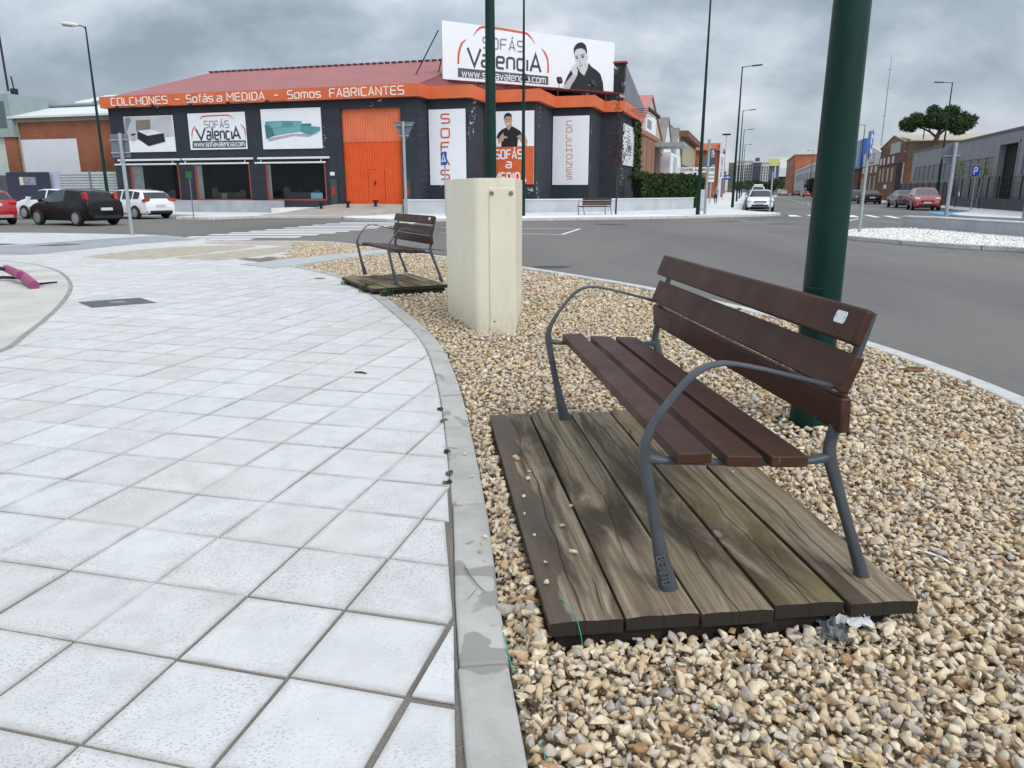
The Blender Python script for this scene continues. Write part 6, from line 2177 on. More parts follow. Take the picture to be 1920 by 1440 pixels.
# ------------------------------------------------------------------ flats at the end of the street
def flats(label, b, px0, px1, ytop, mat, cols, rows, wmat, roofbit=None, dark=None):
    q = XY(0, b)
    F = Face(q[0], q[1], YAW)
    x0, x1 = F.at(px0, 320)[0], F.at(px1, 320)[0]
    zt = F.at((px0 + px1) / 2, ytop)[1]
    q = XY((x0 + x1) / 2, b)
    t = thing('apartment_block', label, 'building', (q[0], q[1], 0), YAW, 'flats at the end of the street')
    w = (x1 - x0) / 2
    MB().box(-w, w, 0, 18, 0, zt).build('wall', mat, t)
    MB().box(-w - .3, w + .3, -.3, 18.3, zt + .003, zt + .7).build('parapet', M('pale_parapet', (0.45, 0.46, 0.47), .9), t)
    for i in range(cols):
        for j in range(rows):
            cx = -w + (i + .5) * 2 * w / cols
            cz = 2.5 + (j + .5) * (zt - 4) / rows
            ww = w / cols * .42
            MB().box(cx - ww, cx + ww, -.15, -.003, cz - .65, cz + .5).build('window', wmat, t)
    if roofbit:
        MB().box(-w * .5, w * .6, 3, 12, zt + .703, zt + roofbit * .7).build('roof_storey', mat, t)
    return t, w, zt


WIN = M('flat_window', (0.055, 0.06, 0.07), .3)
FLW = M('pale_flats', (0.56, 0.555, 0.55), .9, .08, .1)
FLD = M('dark_flats', (0.060, 0.068, 0.10), .7, .15, .2)
t, w, zt = flats('pale grey flats at the end of the street, partly behind the lamp post', 470, 1379, 1393.5, 304, FLW, 5, 8, WIN, 3)
t, w, zt = flats('pale grey flats of the middle, beside the dark glazed stair', 474, 1395, 1410.5, 303, FLW, 4, 8, WIN, 3)
t, w, zt = flats('dark slate coloured flats between two pale blocks', 466, 1411, 1426, 305, FLD, 4, 8, M('slate_pane', (0.03, 0.035, 0.06), .3), 4)
t, w, zt = flats('pale flats with balconies just left of the yellow topped tower', 472, 1427, 1441, 306, FLW, 3, 8, WIN, None)
t, w, zt = flats('grey blue tower with a yellow crown', 476, 1441.5, 1461, 306, M('grey_blue_flats', (0.10, 0.125, 0.17), .7, .08, .1), 2, 7, M('tower_pane', (0.07, 0.085, 0.12), .3), None)
MB().box(-w * 1.2, w * .9, -.6, 6, zt - 1.5, zt + 2.6).build('yellow_crown', M('yellow_crown', (0.52, 0.55, 0.16), .7), t)
MB().box(w * .12, w * .35, -.4, -.003, 4, zt - 1.6).build('white_strip', FLW, t)
t, w, zt = flats('brown brick flats farthest left behind the lamp post', 468, 1366, 1375, 306, M('brown_flats', (0.17, 0.12, 0.11), .9), 2, 7, WIN, None)
# ------------------------------------------------------------------ vehicles
TYRE = M('tyre_rubber', (0.018, 0.018, 0.019), 0.85)
RIM = M('alloy_rim', (0.42, 0.43, 0.44), 0.35, 0.1, 5, metal=0.6)
RIMD = M('rim_gap', (0.02, 0.02, 0.02), 0.6)
CGLASS = M('car_glass', (0.020, 0.026, 0.028), 0.05, 0.3, 1.2, spec=0.6)
CGLASSL = M('pale_car_glass', (0.06, 0.075, 0.08), 0.05, 0.3, 1.2, spec=0.8)
TAIL = M('tail_light_red', (0.42, 0.018, 0.015), 0.2, 0.1, 4)
HEAD = M('head_light_clear', (0.50, 0.52, 0.54), 0.15, 0.15, 8)
PLATE = M('licence_plate', (0.60, 0.60, 0.58), 0.5)
TRIM = M('car_black_trim', (0.02, 0.021, 0.022), 0.6)
UNDER = M('car_underside', (0.01, 0.01, 0.01), 0.9)


def paint(name, c, rough=0.28):
    return M(name, c, rough, 0.03, 1.0, spec=0.5, **{'Coat Weight': 0.6, 'Coat Roughness': 0.06})


WHITEC = paint('white_car_paint', (0.70, 0.71, 0.72))
BLACKC = M('black_car_paint', (0.0045, 0.0045, 0.005), 0.3, 0.03, 1.0, spec=0.3)
REDC = paint('red_car_paint', (0.36, 0.014, 0.018))
DREDC = paint('dark_red_car_paint', (0.17, 0.012, 0.016))
GREYC = paint('dark_grey_car_paint', (0.035, 0.042, 0.048))
SILVC = paint('silver_car_paint', (0.40, 0.41, 0.41))

PROFILES = {
    'hatch': dict(top=[(-.5, .60), (-.494, .82), (-.480, .99), (-.458, 1.06), (-.375, 1.33), (-.345, 1.395), (-.25, 1.455), (-.10, 1.485), (-.01, 1.47), (.05, 1.43), (.13, 1.30), (.265, .99), (.36, .90), (.44, .78), (.485, .62), (.5, .44)],
                  rear=(-.464, -.370), ws=(.052, .267), win=[(-.30, -.14), (-.115, .19)], belt=(1.04, .88)),
    'hatch5': dict(top=[(-.5, .58), (-.494, .80), (-.478, .95), (-.462, 1.03), (-.405, 1.28), (-.372, 1.375), (-.25, 1.44), (-.08, 1.47), (.04, 1.46), (.105, 1.42), (.27, 1.00), (.36, .925), (.44, .82), (.485, .66), (.5, .44)],
                   rear=(-.466, -.392), ws=(.108, .272), win=[(-.375, -.265), (-.245, -.06), (-.035, .205)], belt=(1.00, .90)),
    'sedan': dict(top=[(-.5, .58), (-.494, .85), (-.485, .98), (-.44, 1.03), (-.36, 1.07), (-.22, 1.36), (-.16, 1.41), (-.04, 1.44), (.05, 1.43), (.10, 1.40), (.245, 1.00), (.36, .92), (.45, .80), (.487, .64), (.5, .44)],
                  rear=(-.355, -.222), ws=(.102, .247), win=[(-.20, -.06), (-.035, .185)], belt=(1.00, .92)),
    'mpv': dict(top=[(-.5, .62), (-.494, .9), (-.484, 1.05), (-.47, 1.12), (-.43, 1.46), (-.40, 1.55), (-.2, 1.61), (0, 1.62), (.10, 1.58), (.145, 1.53), (.345, 1.03), (.40, .94), (.455, .82), (.487, .66), (.5, .46)],
                rear=(-.472, -.432), ws=(.148, .347), win=[(-.40, -.25), (-.23, -.06), (-.035, .255)], belt=(1.05, .96)),
    'van': dict(top=[(-.5, .70), (-.494, 1.6), (-.485, 2.15), (-.46, 2.25), (-.2, 2.3), (.1, 2.28), (.19, 2.2), (.33, 1.3), (.42, 1.12), (.475, .95), (.5, .5)],
                rear=(-2, -2), ws=(.195, .332), win=[(.02, .235)], belt=(1.25, 1.18)),
}


def car(kind, name, label, a, b, head, body, L, W, H, plate=True, glass=None, tl=None, hl=None, grille=None, lower=None, xy=None, cat='car', group='parked cars', sub=True):
    """head: heading angle in the street grid, 0 = along +a, 90 = away from the camera down the street"""
    q = xy if xy else XY(a, b)
    t = thing(name, label, cat, (q[0], q[1], 0.004), YAW + R(head), group)
    pr = PROFILES[kind]
    k = H / max(p[1] for p in pr['top'])
    xs_, zs_ = [p[0] for p in pr['top']], [p[1] * k for p in pr['top']]
    X = sorted(set(list(np.linspace(-.5, .5, 49)) + xs_ + [v for w in pr['win'] for v in w] + list(pr['ws']) + [v for v in pr['rear'] if v > -1]))
    rows = []
    for x in X:
        zt = float(np.interp(x, xs_, zs_))
        bl = min(zt - .03, k * float(np.interp(x, [-.5, .5], pr['belt'])))
        ax = abs(x)
        w = W / 2 * (1 - max(0, (ax - .40) / .10) ** 2 * (.14 if x > 0 else .09))
        zb = .20 + .10 * max(0, (ax - .42) / .08) ** 2
        bl = max(bl, zb + .12)
        zt = max(zt, bl + .02)
        wr = .95 * w - (zt - bl) * .34
        z6 = max(bl, zt - .065)
        mid = min(zb + .36, bl - .10)
        half = [(0, zb), (.84 * w, zb), (.965 * w, min(zb + .10, bl - .12)), (1.0 * w, mid), (.99 * w, bl - .06), (.95 * w, bl), (wr, z6), (wr - .10 * min(1, (zt - bl) / .2), zt - .012), (0, zt)]
        rows.append((x, half, zt - bl))
    groups = {}

    def put(key, quad_):
        m = groups.setdefault(key, MB())
        m.add(quad_, [(0, 1, 2, 3)])
    for (xa, ha, da), (xb, hb, db) in zip(rows, rows[1:]):
        xm = (xa + xb) / 2
        for s in (1, -1):
            for r_ in range(8):
                key = 'body'
                if r_ == 5 and min(da, db) > .10:
                    for i, (w0, w1) in enumerate(pr['win']):
                        if w0 - 1e-6 <= xm <= w1 + 1e-6:
                            key = ('win', i, s)
                if r_ == 7 and pr['ws'][0] <= xm <= pr['ws'][1]:
                    key = 'windscreen'
                if r_ == 7 and pr['rear'][0] <= xm <= pr['rear'][1]:
                    key = 'rear_window'
                if r_ == 0:
                    key = 'underside'
                put(key, [(xa * L, s * ha[r_][0], ha[r_][1]), (xb * L, s * hb[r_][0], hb[r_][1]), (xb * L, s * hb[r_ + 1][0], hb[r_ + 1][1]), (xa * L, s * ha[r_ + 1][0], ha[r_ + 1][1])])
    for x, half in ((rows[0][0], rows[0][1]), (rows[-1][0], rows[-1][1])):
        loop = [(x * L, p[0], p[1]) for p in half] + [(x * L, -p[0], p[1]) for p in reversed(half[1:-1])]
        groups['body'].add(loop, [tuple(range(len(loop)))])

    def weld(m):
        idx, vs, mp = {}, [], []
        for v in m.v:
            key = (round(v[0], 4), round(v[1], 4), round(v[2], 4))
            if key not in idx:
                idx[key] = len(vs)
                vs.append(v)
            mp.append(idx[key])
        fs = []
        for f_ in m.f:
            g_ = []
            for i in f_:
                if mp[i] not in g_:
                    g_.append(mp[i])
            if len(g_) > 2:
                fs.append(tuple(g_))
        m.v, m.f = vs, fs
        return m
    gl = glass or CGLASS
    for key, m in groups.items():
        weld(m)
        if key == 'body':
            m.build('body', body, t, smooth=True, angle=32)
        elif key == 'underside':
            m.build('underside', UNDER, t)
        elif key in ('windscreen', 'rear_window'):
            m.build(key, gl, t, smooth=True)
        else:
            m.build('side_window', CGLASSL if body is BLACKC and key[1] == 1 else gl, t, smooth=True)  # paler glass colour stands in for a reflection on the front pane
    if kind == 'van':
        MB().box(-.505 * L, -.5 * L, -W * .42, W * .42, 1.3, 1.9).build('rear_window', gl, t)
    rw = .315 if kind != 'van' else .34
    for fx_ in (-.305, .315):
        for s in (1, -1):
            y = s * (W / 2 - .085)
            tw = MB().lathe([(rw * .62, -.10), (rw * .93, -.105), (rw, -.07), (rw, .07), (rw * .93, .105), (rw * .62, .10)], 22, 'Y', (fx_ * L, y, rw))
            wh_ = tw.build('wheel', TYRE, t, smooth=True, angle=40)
            m = MB()
            yy = y + s * .098
            for i in range(10):
                th = 2 * math.pi * i / 10
                c1, s1 = math.cos(th), math.sin(th)
                m.add([(fx_ * L + c1 * .03 - s1 * .03, yy + s * .012, rw + s1 * .03 + c1 * .03), (fx_ * L + c1 * .03 + s1 * .03, yy + s * .012, rw + s1 * .03 - c1 * .03),
                       (fx_ * L + c1 * rw * .62 + s1 * .035, yy + s * .004, rw + s1 * rw * .62 - c1 * .035), (fx_ * L + c1 * rw * .62 - s1 * .035, yy + s * .004, rw + s1 * rw * .62 + c1 * .035)], [(0, 1, 2, 3)])
            m.lathe([(rw * .60, yy + s * .002), (rw * .66, yy + s * .008), (rw * .69, yy + s * .001)], 22, 'Y', (fx_ * L, 0, rw)) if sub else None
            if sub:
                m.f = m.f[:-2]
                MB().lathe([(.01, yy - s * .01), (rw * .64, yy - s * .01), (rw * .64, yy)], 22, 'Y', (fx_ * L, 0, rw)).build('rim_well', RIMD, wh_)
                m.build('rim', RIM, wh_)
            # the dark arch over the wheel
            m = MB()
            ya = s * (W / 2 + .004)
            n = 18
            P_ = []
            for i in range(n + 1):
                th = R(-12) + R(204) * i / n
                P_.append((fx_ * L + math.cos(th) * rw * 1.17, rw + math.sin(th) * rw * 1.17))
            loop = [(p[0], ya, p[1]) for p in P_]
            loop2 = [(p[0], ya - s * .12, p[1]) for p in P_]
            nn_ = len(loop)
            m.add(loop + loop2, [tuple(range(nn_))] + [(i, i + 1, nn_ + i + 1, nn_ + i) for i in range(nn_ - 1)])
            m.build('wheel_arch', UNDER, t)
            wh_.location = (0, s * .035, 0)
    for s in (1, -1):
        tz, th_, tx_, tw_ = tl or (.92 * k, .16, -.478, .30)
        MB().obox((tx_ * L, s * (W / 2 - .17), tz), (.20, tw_, th_), rz=s * R(18), ry=R(10)).build('tail_light', TAIL, t, bevel=.03)
        hz, hh, hx, hw = hl or (.74 * k, .13, .452, .34)
        MB().obox((hx * L, s * (W / 2 - .22), hz), (.26, hw, hh), rz=-s * R(24), ry=R(22)).build('headlight', HEAD, t, bevel=.03)
        MB().obox((.205 * L, s * (W / 2 + .08), 1.02 * k), (.10, .19, .13), rz=s * R(8)).build('wing_mirror', body if kind != 'hatch5' else body, t, bevel=.03)
    g_ = MB().box(.497 * L, .503 * L, -.42, .42, .62 * k, .70 * k)
    g_.build('grille', TRIM, t)
    MB().box(.495 * L, .506 * L, -.55, .55, .33, .45).build('lower_intake', TRIM, t)
    MB().box(-.506 * L, -.494 * L, -W * .36, W * .36, .30, .42).build('rear_valance', lower or TRIM, t, bevel=.01)
    if plate:
        MB().box(-.507 * L, -.499 * L, -.26, .26, .62 if not lower else .78, .73 if not lower else .89).build('licence_plate', PLATE, t)
        MB().box(.503 * L, .508 * L, -.26, .26, .50, .61).build('licence_plate', PLATE, t)
    return t


LG = 'cars parked on the left side of the junction'
p_ = G(150, 424.5, 0)
hd = R(180 - 17 - 8) - YAW                       # heading left and away
hdw = math.degrees(hd)


def place_by(wx, wy, head_deg, L, W, fx_, side):
    """centre of a car whose wheel (fx_, side) touches the ground at wx, wy"""
    an = YAW + R(head_deg)
    u, v = (math.cos(an), math.sin(an)), (-math.sin(an), math.cos(an))
    y = side * (W / 2 - .08)
    return (wx - u[0] * fx_ * L - v[0] * y, wy - u[1] * fx_ * L - v[1] * y)


H1 = 180 - 9
car('hatch', 'hatchback', 'black three door hatchback at the left kerb, tall red tail lights on its rear pillars', 0, 0, H1, BLACKC, 4.0, 1.70, 1.49, xy=place_by(*G(149, 424, 0), H1, 4.05, 1.70, -.305, 1), group=LG,
    tl=(1.17, .32, -.425, .15), glass=M('black_car_glass', (0.006, 0.008, 0.009), 0.06, 0.2, 1.5, spec=0.4))
H2 = 180 - 12
car('hatch5', 'hatchback', 'white five door hatchback in front of the showroom windows, wide red tail lights', 0, 0, H2, WHITEC, 4.30, 1.78, 1.47, xy=place_by(*G(258, 411, 0), H2, 4.3, 1.78, -.305, 1), group=LG, tl=(.93, .13, -.470, .42))
H3 = 180 - 4
car('hatch5', 'hatchback', 'white car half hidden between the red car and the black hatchback', 0, 0, H3, WHITEC, 4.35, 1.8, 1.50, xy=place_by(*G(122, 411.5, 0), H3, 4.35, 1.8, -.305, 1), group=LG)
car('hatch5', 'hatchback', 'red car with a grey lower bumper cut off by the left edge', 0, 0, 180 - 20, REDC, 4.1, 1.75, 1.50, xy=place_by(*G(22, 420.5, 0), 160, 4.1, 1.75, -.305, -1), group=LG, lower=M('grey_bumper', (0.30, 0.31, 0.32), .5))
SG_ = 'cars parked along the street'
car('hatch5', 'hatchback', 'white hatchback facing the camera at the head of the left parked row', 0.88, 57.7, -90, WHITEC, 4.31, 1.80, 1.45, group=SG_, hl=(.70, .12, .455, .40))
for k, (kd, cm, b, lb) in enumerate([('sedan', GREYC, 64.0, 'dark grey car second in the row behind the white hatchback'), ('hatch5', SILVC, 70.0, 'silver car third in the left parked row'), ('hatch', BLACKC, 76.0, 'black car fourth in the left parked row'),
                                     ('hatch5', WHITEC, 82.2, 'white car fifth in the left parked row'), ('van', WHITEC, 96, 'white panel van with a roof hatch behind the parked row'), ('sedan', GREYC, 102, 'dark saloon beyond the white panel van')]):
    W_, H_ = (1.78, 1.46) if kd != 'van' else (1.9, 1.92)
    t = car(kd, 'van' if kd == 'van' else 'parked_car', lb, 0.85 if kd != 'van' else 1.15, b, -90, cm, 4.4 if kd != 'van' else 5.4, W_, H_, group=SG_, sub=False, cat='van' if kd == 'van' else 'car')
    if kd == 'van':
        MB().box(-.6, .6, -.5, .5, 1.923, 2.08).build('roof_hatch', WHITEC, t, bevel=.02)
car('mpv', 'people_carrier', 'red people carrier facing the camera beside the blue parking bay', 12.55, 63.6, -90 - 4, REDC, 4.50, 1.76, 1.63, group=SG_, hl=(.78, .20, .440, .34), glass=CGLASSL)
car('sedan', 'saloon', 'dark saloon with red tail light partly behind the red people carrier', 12.6, 71.6, 90 + 3, GREYC, 4.5, 1.74, 1.44, group=SG_)
car('sedan', 'saloon', 'black saloon seen from behind beside the roundabout sign post', 12.35, 89.0, 90, BLACKC, 4.6, 1.80, 1.46, group=SG_, tl=(.93, .16, -.487, .40))
car('hatch', 'parked_car', 'dark car beyond the black saloon, next to the thick green pole', 11.9, 95.8, 90, GREYC, 4.1, 1.75, 1.45, group=SG_, sub=False)
for k, (kd, cm, a, b, hd_, lb, cls) in enumerate([('hatch5', DREDC, 11.9, 132, 90, 'dark red hatchback with a dark tailgate nearest the pole among the far parked cars', 'parked_car'), ('sedan', REDC, 11.8, 168, 90, 'bright red saloon seen from behind in the far parked row', 'parked_car'),
                                                  ('hatch', DREDC, 11.6, 205, 90, 'small dark red car at the far end of the right parked row', 'parked_car'), ('sedan', SILVC, 8.6, 205, 90, 'silver saloon driving away down the street', 'moving_car'),
                                                  ('hatch5', WHITEC, 5.4, 235, -90, 'white car approaching in the distance', 'moving_car')]):
    car(kd, cls, lb, a, b, hd_, cm, 4.3, 1.78, 1.5, group=SG_ if cls == 'parked_car' else None, sub=False)

# ------------------------------------------------------------------ leaves
def mat_leaf(name, dark, light, trans=0.15):
    t = NT(name)
    tone = t.node('ShaderNodeAttribute', attribute_name='tone').outputs['Fac']
    col = t.ramp(tone, [(0.0, dark), (0.65, tuple((a + b) / 2 for a, b in zip(dark, light))), (1.0, light)])
    return t.done(col, 0.65, 0, 0.25)


def leaves(name, parent, P, size, mat, seed, aspect=.6, jitter=0.4, tone=None):
    """one small folded-free quad per point, turned at random"""
    rs_ = np.random.RandomState(seed)
    n = len(P)
    A = rs_.normal(size=(n, 3))
    A /= np.linalg.norm(A, axis=1)[:, None]
    B = rs_.normal(size=(n, 3))
    B -= A * (A * B).sum(1)[:, None]
    B /= np.linalg.norm(B, axis=1)[:, None]
    s = size * np.exp(rs_.normal(0, jitter, n))
    a, b = A * s[:, None] * .5, B * (s * aspect)[:, None] * .5
    V = np.stack([P - a, P + b * .9, P + a, P - b * .9], 1).reshape(-1, 3)
    F = np.arange(4 * n).reshape(-1, 4)
    tn = rs_.uniform(0, 1, n) if tone is None else np.clip(tone + rs_.normal(0, .15, n), 0, 1)
    return fast_mesh(name, V, F, 4, mat, parent, {'tone': np.repeat(tn, 4)})


def blob_points(rs_, blobs, n, shell=.55):
    vol = np.array([b[3] * b[4] * b[5] for b in blobs])
    pick = rs_.choice(len(blobs), n, p=vol / vol.sum())
    B = np.array(blobs)[pick]
    d = rs_.normal(size=(n, 3))
    d /= np.linalg.norm(d, axis=1)[:, None]
    r = rs_.uniform(shell, 1.0, n) ** .7
    return B[:, :3] + d * r[:, None] * B[:, 3:6] * rs_.normal(1, .06, n)[:, None]


BARK = M('bark_brown', (0.12, 0.075, 0.05), .9, .3, 3, bump=.6, bscale=14)
LEAFG = mat_leaf('hedge_leaf', (0.012, 0.030, 0.008), (0.050, 0.095, 0.022))
LEAFP = mat_leaf('pine_needle', (0.018, 0.034, 0.012), (0.065, 0.100, 0.030))
LEAFR = mat_leaf('purple_leaf', (0.035, 0.010, 0.014), (0.085, 0.022, 0.028))
LEAFY = mat_leaf('young_leaf', (0.10, 0.16, 0.03), (0.22, 0.30, 0.07))
LEAFD = mat_leaf('dark_tree_leaf', (0.010, 0.020, 0.009), (0.035, 0.055, 0.022))
LEAFM = mat_leaf('mid_tree_leaf', (0.030, 0.055, 0.025), (0.075, 0.115, 0.05))
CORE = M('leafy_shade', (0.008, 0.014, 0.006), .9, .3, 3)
rs_ = np.random.RandomState(31)

# clipped hedge behind the low wall
hp = [(Face(*XY(0, b_), YAW).at(p_, 350)[0], b_) for p_, b_ in ((1206, 53.0), (1240, 55.0), (1280, 57.5), (1322, 60.5))]
h0 = XY(-5.8, 55.5)
hg = thing('hedge', 'dense dark green clipped hedge behind the low wall next to the showroom', 'hedge', (h0[0], h0[1], 0.12))
loc = [Vector(XY(*p)) - Vector(h0) for p in hp]
rsm = resample(loc, 0.4)
m = MB()
m.prism([tuple(p) for p in offset(rsm[1:-1], -.25)] + [tuple(p) for p in reversed(offset(rsm[1:-1], -1.15))], 0, 2.0)
m.build('shade_core', CORE, hg)  # solid core; its near-black colour stands in for shade inside the leaves
pts = []
fr_, bk_ = offset(rsm, 0.0), offset(rsm, -1.4)
for _ in range(11000):
    i = rs_.randint(0, len(rsm) - 1)
    k = rs_.uniform()
    f0, b0 = fr_[i].lerp(fr_[i + 1], k), bk_[i].lerp(bk_[i + 1], k)
    if rs_.uniform() < .62:
        d, z = abs(rs_.normal(0, .08)), rs_.uniform(0.05, 2.2)
    else:
        d, z = rs_.uniform(0, 1), 2.18 + rs_.normal(0, .10)
    z += .12 * math.sin(i * 1.3) * (z > 1.8)
    p = f0.lerp(b0, d)
    pts.append((p.x, p.y, z))
pts = np.array(pts)
leaves('leaves', hg, pts, 0.17, LEAFG, 3, .7, .3)

# ivy on the shop's street wall
iv0 = XY(-8.45, 60.2)
ivy = thing('ivy', 'dark ivy climbing the narrow street side of the showroom', 'ivy', (iv0[0], iv0[1], 0.2), YAW + R(90))
n = 2600
u_ = rs_.normal(0, .55, n)
z_ = rs_.uniform(1.4, 6.3, n)
u_ += np.where(z_ > 5.4, -.55, 0) * rs_.uniform(0, 2.0, n)
leaves('leaves', ivy, np.stack([u_, -.05 - np.abs(rs_.normal(0, .10, n)), z_], 1), .20, LEAFG, 5)
MB().tube([(0, -.03, 0), (.1, -.04, 2), (-.1, -.04, 4.5)], .03, 6).build('stem', BARK, ivy)


def tree(label, xy, z, trunk, blobs, n, size, lm, tm=BARK, name='tree', group=None, aspect=.6, shell=.55, branches=()):
    t = thing(name, label, 'tree', (xy[0], xy[1], z), 0, group)
    tk = MB().tube([p[:3] for p in trunk], [p[3] for p in trunk], 10)
    for br in branches:
        tk.tube([p[:3] for p in br], [p[3] for p in br], 7)
    tk.build('trunk', tm, t, smooth=True)
    P = blob_points(rs_, blobs, n, shell)
    leaves('crown', t, P, size, lm, rs_.randint(9999), aspect)
    return t


FP = Face(*XY(0, 98.8), YAW)
xyp = XY(FP.at(1744, 300)[0], 98.8)
zz = lambda py: FP.at(1750, py)[1]
sc1 = lambda px: FP.at(px, 225)[0] - FP.at(1744, 225)[0]
dirx = Vector((EX[0], EX[1]))


def pb(px, py, rx, ry, dy=0):
    k = FP.at(1751, 225)[0] - FP.at(1750, 225)[0]
    d = sc1(px)
    return (EX[0] * d + DX[0] * dy, EX[1] * d + DX[1] * dy, zz(py), rx * k, rx * k, ry * k)


blobs = [pb(1752, 226, 34, 17), pb(1722, 228, 20, 13), pb(1692, 232, 17, 15), pb(1710, 222, 17, 14, .8), pb(1700, 240, 12, 8), pb(1738, 208, 15, 12), pb(1750, 222, 22, 20, 1), pb(1735, 224, 12, 14, -1), pb(1772, 210, 17, 13), pb(1778, 232, 22, 16, -.5), pb(1797, 222, 16, 13, .6), pb(1806, 232, 15, 14), pb(1790, 246, 16, 9), pb(1815, 224, 8, 8)]
bx = lambda px, py, r: (EX[0] * sc1(px), EX[1] * sc1(px), zz(py), r)
tree('lone umbrella pine with a wide flat crown above the grey warehouse', xyp, 0, [(0, 0, 0, .34), bx(1744, 285, .30), bx(1752, 255, .24), bx(1757, 235, .14)], blobs, 24000, .30, LEAFP, M('pine_bark', (0.10, 0.062, 0.045), .9, .3, 2), 'pine_tree', None, .28, .35,
     [[bx(1751, 258, .16), bx(1735, 246, .11), bx(1715, 238, .07), bx(1698, 232, .03)], [bx(1752, 255, .16), bx(1770, 238, .09), bx(1795, 232, .04)], [bx(1738, 248, .08), bx(1728, 232, .05), bx(1722, 226, .03)], [bx(1754, 250, .12), bx(1748, 230, .07), bx(1742, 215, .03)]])
# purple-leaved young tree by the far bench
pt = XY(-6.98, 42.7)
tree('slender purple leaved young tree beside the far bench', pt, .12, [(0, 0, 0, .05), (0.02, 0, 2.2, .04), (-.02, .02, 4.2, .025), (0, 0, 6.2, .012)],
     [(0, 0, 3.1, .65, .65, 1.0), (.1, 0, 4.4, .6, .6, 1.0), (-.1, 0, 5.7, .3, .3, .8), (-.45, .1, 3.5, .45, .45, .7)], 1050, .085, LEAFR, M('young_bark', (0.06, 0.045, 0.04), .9), 'young_tree', None, .6, .15,
     [[(0, 0, 2.0, .025), (.4, .1, 3.0, .015), (.6, .1, 4.0, .006)], [(0, 0, 2.2, .025), (-.35, 0, 3.1, .015), (-.5, .1, 4.0, .006)], [(0, 0, 3.0, .02), (.2, -.2, 4.2, .01)]])
for k, (px, b, lb) in enumerate([(1797, 66, 'pale green sapling behind the round grey sign back'), (1843, 63, 'pale green sapling just right of the blue parking sign')]):
    F_ = Face(*XY(0, b), YAW)
    q = XY(F_.at(px, 340)[0], b)
    tree(lb, q, .12, [(0, 0, 0, .03), (0, 0, 2.4, .02), (0, 0, 3.5, .01)], [(0, 0, 2.9, .6, .6, .7), (.4, 0, 2.4, .5, .5, .4), (-.4, 0, 2.3, .5, .5, .4)], 240, .12, LEAFY, M('young_bark', (0.06, 0.045, 0.04), .9), 'sapling', 'saplings in front of the warehouse', .6, .2)
for k, (px, b, h, r, lm, lb) in enumerate([(1548, 118, 5.6, 2.0, LEAFD, 'dark bushy evergreen left of the thick green pole'), (1532, 124, 3.0, 1.8, LEAFD, 'low dark rounded shrub behind the dark red parked cars'),
                                           (1402, 400, 6, 3.2, LEAFM, 'green tree standing in front of the middle flats'), (1386, 380, 5.5, 3, LEAFM, 'green tree in front of the leftmost pale flats'), (1418, 410, 6.5, 3.2, LEAFD, 'dark green tree in front of the slate flats'),
                                           (1431, 420, 5.5, 3, LEAFD, 'dark green tree below the balcony flats'), (1466, 430, 7, 5, LEAFM, 'green tree before the white entrance hall'), (1449, 260, 5, 1.6, LEAFM, 'small street tree left of the approaching white car')]):
    F_ = Face(*XY(0, b), YAW)
    q = XY(F_.at(px, 350)[0], b)
    bl = [(0, 0, h * .6, r, r, h * .38)] + [(rs_.uniform(-.6, .6) * r, rs_.uniform(-.6, .6) * r, h * rs_.uniform(.4, .85), r * .55, r * .55, h * .2) for _ in range(7)]
    if k == 0:
        bl = [(0, 0, 1.3, r, r, 1.3), (0, 0, 2.6, r * .8, r * .8, 1.2), (0, 0, 3.8, r * .55, r * .55, 1.0), (0, 0, 5.0, r * .25, r * .25, .8)]
    tree(lb, q, 0.1, [(0, 0, 0, .18), (0, 0, h * .5, .12), (0, 0, h * .8, .05)], bl, 2200, .5 if b > 200 else .3, lm)

# ------------------------------------------------------------------ road signs
def post(mb, h, r=.06):
    mb.tube([(0, 0, 0), (0, 0, h)], r, 12)
    return mb


def sign(label, xy, z, h, rz, r=.06, name='road_sign'):
    t = thing(name, label, 'road sign', (xy[0], xy[1], z), rz, None)
    post(MB(), h, r).build('post', STEEL, t, smooth=True, angle=40)
    return t


t = sign('square grey sign back on a steel post at the left kerb', XY(-17.63, 18.55), .12, 2.92, YAW, .055)
MB().box(-.43, .23, .065, .085, 2.24, 2.90).build('plate', SIGNBACK, t, bevel=.01)
MB().box(-.43, .23, .03, .063, 2.36, 2.40).box(-.43, .23, .03, .063, 2.72, 2.76).build('clamp', STEEL, t)
t = sign('grey back of a triangular sign on a steel post before the orange gate', XY(-14.32, 30.9), .12, 4.15, YAW, .065)
MB().plate(round_poly([(-.50, 4.17), (.50, 4.13), (-.02, 3.27)], .07), .095, .02).build('plate', SIGNBACK, t)
MB().box(-.24, .22, .03, .073, 3.55, 3.60).box(-.40, .40, .03, .073, 3.98, 4.03).build('clamp', STEEL, t)
BLUES = M('sign_blue', (0.015, 0.09, 0.42), .4)
t = sign('small blue pedestrian crossing sign above the cream cabinet', XY(-15.3, 38.0), .12, 3.3, YAW - R(38), .045)
b_ = MB().box(-.31, .31, -.07, -.05, 2.58, 3.24).build('plate', BLUES, t, bevel=.01)
MB().plate([(-.25, 2.74), (.25, 2.74), (0, 3.18)], -.07, .006).build('white_triangle', PRINTW, b_)
m = MB()
m.ribbon([(-.06, 2.78), (0, 2.92), (.07, 2.78)], .035, -.076, .004)
m.ribbon([(0, 2.92), (0, 3.0)], .05, -.076, .004)
m.ribbon([(-.06, 2.88), (0, 2.98), (.06, 2.90)], .03, -.076, .004)
m.build('walking_figure', PRINTK, b_)
